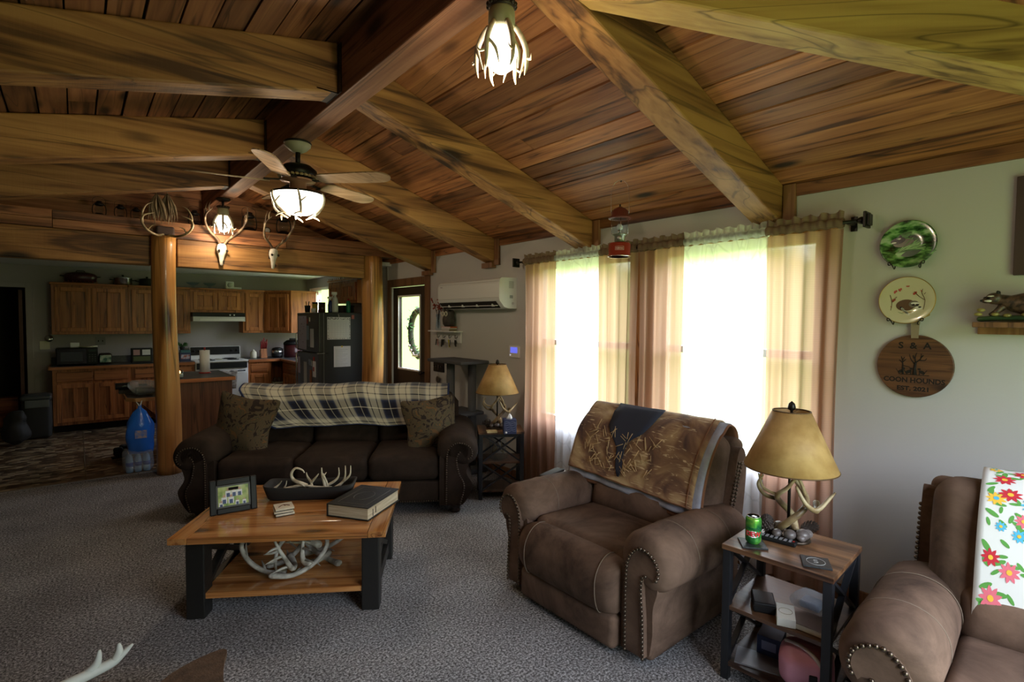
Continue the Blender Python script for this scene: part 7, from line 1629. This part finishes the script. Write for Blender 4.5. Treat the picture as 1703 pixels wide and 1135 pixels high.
t = thing('toaster', 'cream and green patterned toaster beside the microwave', 'toaster', (.32, 9.62, ZC)); MB().rbox((0,.06,.085), (.155,.15,.15), .03).build('toaster_body', M_['bronze'], t); MB().box(-.065,.065,-.018,-.014,.03,.135).build('front_plate', ramp_mat('patterned_face', [(0.4,(.05,.16,.10)),(0.55,(.45,.55,.38)),(0.7,(.7,.68,.5))], scale=18, rough=.3), t); MB().box(-.05,.05,.03,.05,.158,.162).box(-.05,.05,.075,.095,.158,.162).build('bread_slots', M_['gap'], t)
t = thing('bread_box', 'glass fronted box with red and white packs on the counter, left of the log post', 'container', (.76, 9.62, ZC)); MB().box(-.13,.13,0,.2,0,.22).build('frame', M_['matblack'], t, bevel=.005); MB().box(-.11,-.03,-.004,0,.12,.2).build('red_pack', plain('pinkish_pack', (.55,.3,.28), .5), t); MB().box(0,.10,-.004,0,.12,.2).build('white_pack', M_['white'], t); MB().box(-.11,.10,-.004,0,.03,.10).build('green_pack', plain('olive_pack', (.10,.12,.04), .5), t)
t = thing('stacked_cartons', 'dark cartons with a printed front on the counter between post and stove', 'box', (1.33, 9.72, ZC)); MB().box(-.075,.075,0,.16,0,.13).build('lower_carton', plain('dark_blue_card', (.03,.04,.10), .5), t); MB().box(-.06,.06,-.003,0,.03,.10).build('printed_front', ramp_mat('orange_print', [(0.4,(.4,.1,.05)),(0.6,(.5,.5,.55))], scale=20), t); MB().box(-.06,.07,.01,.15,.13,.17).build('upper_carton', plain('teal_card', (.04,.14,.14), .5), t)
t = thing('potted_plant', 'small dark leafy plant on the cartons left of the stove', 'plant', (1.30, 9.80, ZC+.171)); MB().lathe([(.03,0),(.04,.05),(0,.05)], (0,0,0), 12).build('pot', M_['matblack'], t); b = MB(); rr = random.Random(2)
for k in range(24): a = rr.uniform(0,6.28); e = rr.uniform(.02,.07); d = Vector((cos(a)*e, sin(a)*e, .06+rr.uniform(0,.05))); b.add([Vector((0,0,.045)), d+Vector((.012,0,0)), d*1.2, d-Vector((.012,0,0))], [(0,1,2,3)])
b.build('leaves', M_['green'], t)
t = thing('sugar_jar', 'cream lidded jar right of the stove', 'jar', (2.33, 9.72, ZC)); MB().lathe([(.045,0),(.052,.02),(.05,.10),(.04,.115)], (0,0,0), 20).build('jar_body', M_['cream'], t); MB().lathe([(.042,.115),(.03,.13),(.012,.14),(.014,.15),(0,.155)], (0,0,0), 16).build('lid', M_['cream'], t)
t = thing('knife_block', 'wooden knife block with red handled utensils right of the stove', 'knife block', (2.50, 9.70, ZC)); MB().hexa([(-.05,0,0),(.05,0,0),(.05,.12,0),(-.05,.12,0),(-.05,.03,.16),(.05,.03,.16),(.05,.12,.12),(-.05,.12,.12)]).build('block', M_['oak'], t)
for k in range(5): MB().tube([(-.04+.02*k,.05,.14),(-.045+.022*k,.02,.24+.02*(k%2)),(-.048+.023*k,.01,.29+.03*(k%3))], [.010,.013,.009], 8).build('knife_handle', plain('dark_red_handle', (.22,.02,.02), .4) if k == 0 else bpy.data.materials['dark_red_handle'], t)
t = thing('rice_cooker', 'small round steel and black cooker in the corner of the counter', 'cooker', (2.72, 9.72, ZC)); MB().lathe([(.08,0),(.095,.02),(.095,.07)], (0,0,0), 24).build('black_base', M_['black'], t); MB().lathe([(.096,.07),(.096,.13)], (0,0,0), 24).build('steel_band', M_['steel'], t); MB().lathe([(.096,.13),(.08,.165),(.03,.18),(0,.182)], (0,0,0), 24).build('lid', M_['black'], t)
t = thing('pressure_cooker', 'large dark red and black pressure cooker in the counter corner', 'cooker', (2.98, 9.72, ZC)); MB().lathe([(.14,0),(.15,.02),(.15,.22)], (0,0,0), 28).build('cooker_body', plain('maroon_body', (.06,.01,.012), .3), t); MB().lathe([(.155,.22),(.15,.26),(.10,.30),(0,.31)], (0,0,0), 28).build('lid', M_['black'], t); MB().box(-.05,.05,-.02,.02,.305,.335).build('lid_handle', M_['black'], t, bevel=.005)
t = thing('tray', 'pale tray with small jars on the open corner shelf', 'tray', (2.68, 9.52, .481)); MB().box(-.10,.14,-.04,.10,0,.02).build('tray_base', M_['cream'], t)
for k in range(3): MB().lathe([(.025,.02),(.028,.04),(.028,.09),(.02,.10),(0,.10)], (-.06+.075*k,.02,0), 12).build('jar', plain('brown_jar', (.12,.07,.05), .4) if k == 0 else bpy.data.materials['brown_jar'], t)
for k, (x, z, lab) in enumerate(((-.35,1.19,'cream light switch plate left of the kitchen cabinets'),(.28,1.24,'wall outlet above the toaster'))):
    t = thing('wall_plate', lab, 'switch plate', (x, KY-.001, z)); MB().box(-.055 if k == 0 else -.06,.055 if k == 0 else .06,-.006,0,-.06,.06).build('cover_plate', M_['cream'] if k == 0 else plain('grey_outlet', (.25,.25,.24), .5), t, bevel=.002)
    for s in (-1, 1): MB().box(s*.025-.006,s*.025+.006,-.012,-.006,-.012,.012).build('toggle', M_['cream'] if k == 0 else M_['black'], t)
t = thing('hanging_utensils', 'steel scoops hanging on the wall beside the leftmost upper cabinet', 'utensils', (-.30, 9.98, 1.40)); MB().lathe([(.045,0),(.05,.03),(.03,.05)], (0,0,0), 14).build('cup_scoop', M_['steel'], t, loc=(0,0,-.12), rot=(RAD(70),0,0)); MB().tube([(0,0,-.07),(0,0,.08)], .006, 6).build('handle', M_['steel'], t); MB().tube([(.02,-.01,-.12),(.02,-.01,.06)], .005, 6).build('second_handle', M_['steel'], t)
# trash can / black bag
def trash():
    t = thing('trash_can', 'black bin with grey lid and black liner beside the kitchen cabinets', 'trash can', (-.42, 9.32, 0)); MB().rbox((0,.0,.25), (.29,.30,.50), .04, (.01,.01,0)).build('bin_body', M_['matblack'], t); MB().rbox((.0,0,.535), (.31,.32,.07), .03, (0,0,.015)).build('lid', plain('charcoal_lid', (.04,.045,.05), .4), t); MB().rbox((.01,-.158,.46), (.24,.012,.10), .005).build('grey_panel', plain('grey_panel', (.10,.11,.11), .4), t)
    b = MB(); b.rbox((-.10,-.10,.20), (.20,.16,.40), .07, (.02,.03,.02), wob=.04, m=8); o = b.build('black_sack', M_['matblack'], None, loc=(-.50, 9.02, 0)); 
    z = min(v[2] for v in b.v); o.location.z = -z+.002; tag(o, 'limp black sack leaning at the left of the trash can', 'bag')
trash()
t = thing('wooden_step', 'low wooden steps in the dark hall beyond the doorway', 'steps', (-1.3, 10.35, 0)); MB().box(0,.62,.0,.5,0,.18).box(0,.62,.25,.5,.18,.40).build('step_boards', M_['oakx'], t, bevel=.004)
# island + bar
def island():
    t = thing('kitchen_island', 'oak kitchen island with a dark top behind the left log post', 'kitchen island', (.76, 6.72, 0))
    MB().box(0,.62,.0,.85,.0,.885).build('carcass', wood('dark_oak_panel', (.08,.03,.012), (.14,.055,.02), (.18,.08,.03), axis=2, rough=.5, knots=False), t, bevel=.003)
    MB().box(-.02,.65,-.02,.89,.886,.925).build('island_top', M_['counter'], t, bevel=.003); MB().box(-.02,.65,-.036,-.02,.884,.925).build('wood_edge', M_['oakx'], t, bevel=.003)
    o = thing('bar_table', 'low drop shelf table with a clipped corner left of the log post', 'table', (.76, 6.72, .715)); b = MB(); b.prism([(-.005,.0),(-.30,.0),(-.36,.08),(-.36,.80),(-.005,.80)], lambda a, c, d: (a, c, d), .0, .035); b.build('table_top', M_['counter'], o, bevel=.003)
    b = MB(); b.box(-.30,-.005,-.014,.0,-.002,.035); b.bar((-.302,-.004,.0165), (-.365,.08,.0165), .014, .037); b.box(-.374,-.36,.08,.80,-.002,.035); b.build('oak_edge', plain('honey_edge', (.42,.20,.07), .4), o, bevel=.002)
    MB().bar((-.03,.3,-.30), (-.30,.3,-.01), .04, .04, up=(0,1,0)).build('support_bracket', M_['oak'], o)
    return t
island()
t = thing('plastic_tub', 'clear crinkled plastic tub on the low bar table beside the log post', 'container', (.56, 6.95, .751)); MB().rbox((0,0,.07), (.24,.26,.13), .04, (.01,.01,.02), wob=.06, m=10).build('plastic_wrap', M_['film'], t); MB().rbox((0,0,.045), (.18,.2,.07), .03, wob=.02).build('dark_contents', plain('dark_blue_stuff', (.02,.025,.04), .3, var=.6), t)
t = thing('wine_bottle', 'dark bottle with a pink and white label lying above the plastic tub', 'bottle', (.46, 7.25, .83), 0, rot=(0, RAD(90), 0)); MB().lathe([(.0,0),(.036,0),(.038,.01),(.038,.17),(.015,.22),(.014,.29),(0,.29)], (0,0,0), 18).build('bottle_glass', plain('dark_glass', (.01,.012,.015), .08), t, loc=(0,0,-.14)); MB().lathe([(.0385,.05),(.0385,.13)], (0,0,0), 18).build('label', plain('pink_label', (.6,.4,.42), .6), t, loc=(0,0,-.06))
t = thing('bottle_crate', 'low dark crate on the bar table carrying the lying bottle', 'crate', (.52, 7.25, .751)); MB().box(-.17,.13,-.06,.06,0,.038).build('crate_body', M_['matblack'], t)
t = thing('candle', 'glass jar candle with a lit flame on the island', 'candle', (.88, 6.84, .926)); MB().lathe([(.035,0),(.036,.09),(.033,.09),(.032,.01),(0,.01)], (0,0,0), 20).build('jar_glass', M_['clear'], t); MB().lathe([(0,.011),(.031,.011),(.031,.05),(0,.05)], (0,0,0), 20).build('wax', M_['cream'], t); MB().lathe([(0,.052),(.007,.06),(.008,.068),(.003,.08),(0,.086)], (0,0,0), 10).build('flame', emit('flame', (1,.35,.10), 12), t)
t = thing('paper_towel', 'upright white paper towel roll on a red base on the island', 'paper towel', (1.20, 7.30, .926)); MB().lathe([(.065,0),(.065,.012),(0,.014)], (0,0,0), 24).build('base', M_['red'], t); MB().lathe([(.055,.014),(.055,.28),(.018,.28),(.018,.27)], (0,0,0), 28).build('paper_roll', M_['paper'], t); MB().lathe([(.009,.27),(.009,.30),(.014,.31),(0,.318)], (0,0,0), 12).build('finial', M_['red'], t)
# blue bag and water bottles
def bag():
    t = thing('blue_pack', 'blue printed plastic pack hanging under the low bar table', 'bag', (.49, 6.60, .20)); rings = []
    for i in range(15):
        z = .50*i/14; w = .105+.015*sin(pi*z/.4) if z < .30 else .118-.5*(z-.30)-.1*(z > .44)*(z-.44)*8; w = max(w, .014)
        rings.append([(w*cos(2*pi*k/24)*(1+.06*sin(5*k+i)), .62*w*sin(2*pi*k/24)*(1+.08*sin(3*k+i*1.3)), z) for k in range(24)])
    b = MB(); b.loft(rings); b.build('pack_body', plain('glossy_blue_film', (.03,.19,.80), .2, bump=.6, bscale=14), t)
    MB().box(-.05,.05,-.082,-.07,.16,.24).build('printed_picture', ramp_mat('pack_print', [(0.4,(.1,.25,.7)),(0.6,(.5,.4,.4))], scale=25), t); b = MB(); b.tube([(0,0,.48),(-.03,-.01,.53)], [.010,.002], 6); b.tube([(0,0,.48),(.02,-.01,.54)], [.010,.002], 6); b.build('knotted_top', M_['paper'], t)
    rr = random.Random(4); labs = ['water bottle at the left front of the shrink wrapped case','water bottle in the middle front of the shrink wrapped case','water bottle at the right front of the shrink wrapped case','water bottle at the left rear of the shrink wrapped case','water bottle in the middle rear of the shrink wrapped case','water bottle at the right rear of the shrink wrapped case']
    wm = plain('pale_blue_water', (.32,.60,.95), .12)
    for k in range(6):
        x, y = .395+.072*(k%3), 6.585+.07*(k//3); o = thing('water_bottle', labs[k], 'bottle', (x, y, .006), 0, 'bottled water case by the log post')
        MB().lathe([(.028,0),(.032,.01),(.031,.05),(.033,.06),(.032,.12),(.026,.16),(.012,.185),(.012,.20)], (0,0,0), 16).build('bottle_body', wm, o); MB().lathe([(.014,.195),(.014,.212),(0,.212)], (0,0,0), 12).build('cap', M_['white'], o); MB().lathe([(.0335,.065),(.0335,.105)], (0,0,0), 16).build('label', M_['blue'], o)
    b = MB(); b.rbox((.467,6.62,.125), (.25,.18,.23), .05, (.01,.01,.01), wob=.012, m=6); o = b.build('shrink_wrap', M_['film'], None); tag(o, 'clear shrink wrap around the case of water bottles', 'plastic wrap')
bag()
for x, y, rz, lab in ((.41,7.42,.2,'black shoe on the vinyl floor left of the blue pack'),(.47,7.55,.3,'second black shoe just behind the first on the vinyl floor')):
    t = thing('shoe', lab, 'shoe', (x, y, -.003), rz, 'black shoes by the bar table'); b = MB(); q = crom([(-.13,0),(-.12,.035),(0,.032),(.07,.046),(.13,.02),(.13,-.02),(.07,-.042),(0,-.030),(-.12,-.035)], 3, True); b.prism([(v.x, v.y) for v in q], lambda a, c, d: (a, c, d), 0, .02); b.build('sole', M_['black'], t); MB().rbox((-.02,0,.055), (.19,.075,.07), .03).build('upper', M_['matblack'], t); MB().rbox((-.07,0,.09), (.09,.07,.06), .025).build('ankle_collar', M_['matblack'], t)
# foreground antler and hide
def foreground():
    t = thing('antler_stand', 'pale antler sticking up from a brown wooden block at the bottom left', 'antler', (-.06, 2.50, -0.0)); MB().rbox((.02,-.06,.10), (.26,.22,.20), .05, wob=.02).build('wooden_block', plain('brown_block', (.13,.075,.045), .8, var=.3, bscale=30), t)
    b = MB(); b.tube([(-.12,-.05,.24),(-.05,.0,.275),(.07,.03,.285),(.15,.04,.30),(.21,.04,.345)], [.018,.021,.021,.018,.004], 9, sub=5); b.tube([(-.03,.0,.278),(.0,.01,.30)], .01, 6) if False else None
    b.tube([(-.12,-.05,.24),(-.125,-.05,.285),(-.115,-.05,.315)], [.019,.017,.005], 8, sub=4); b.tube([(.055,.03,.282),(.095,.035,.315),(.105,.035,.365)], [.018,.016,.005], 8, sub=4); b.tube([(.15,.04,.30),(.165,.04,.33),(.165,.04,.365)], [.017,.015,.005], 8, sub=4)
    b.v = [(p[0], p[1], p[2]-.055) for p in b.v]; b.build('antler', plain('pale_antler', (.62,.66,.62), .5, bump=.2, bscale=30), t)
    t = thing('hide_rug', 'brown fur hide draped over a low stand at the bottom of the picture', 'hide', (.36, 2.33, 0)); q = crom([(-.22,-.10),(-.14,.02),(-.04,.08),(.07,.10),(.10,.075),(.075,.0),(.05,-.12),(.03,-.3),(-.2,-.3)], 4, True)
    b = MB(); b.prism([(v.x, v.y) for v in q], lambda a, c, d: (a+.0, c, d), .185, .205); b.build('hide_edge', plain('brown_fur', (.10,.06,.035), .95, bump=1, bscale=120, var=.3), t, bevel=.006)
    MB().rbox((-.06,-.14,.09), (.22,.28,.18), .03).build('stand', M_['matblack'], t)
foreground()
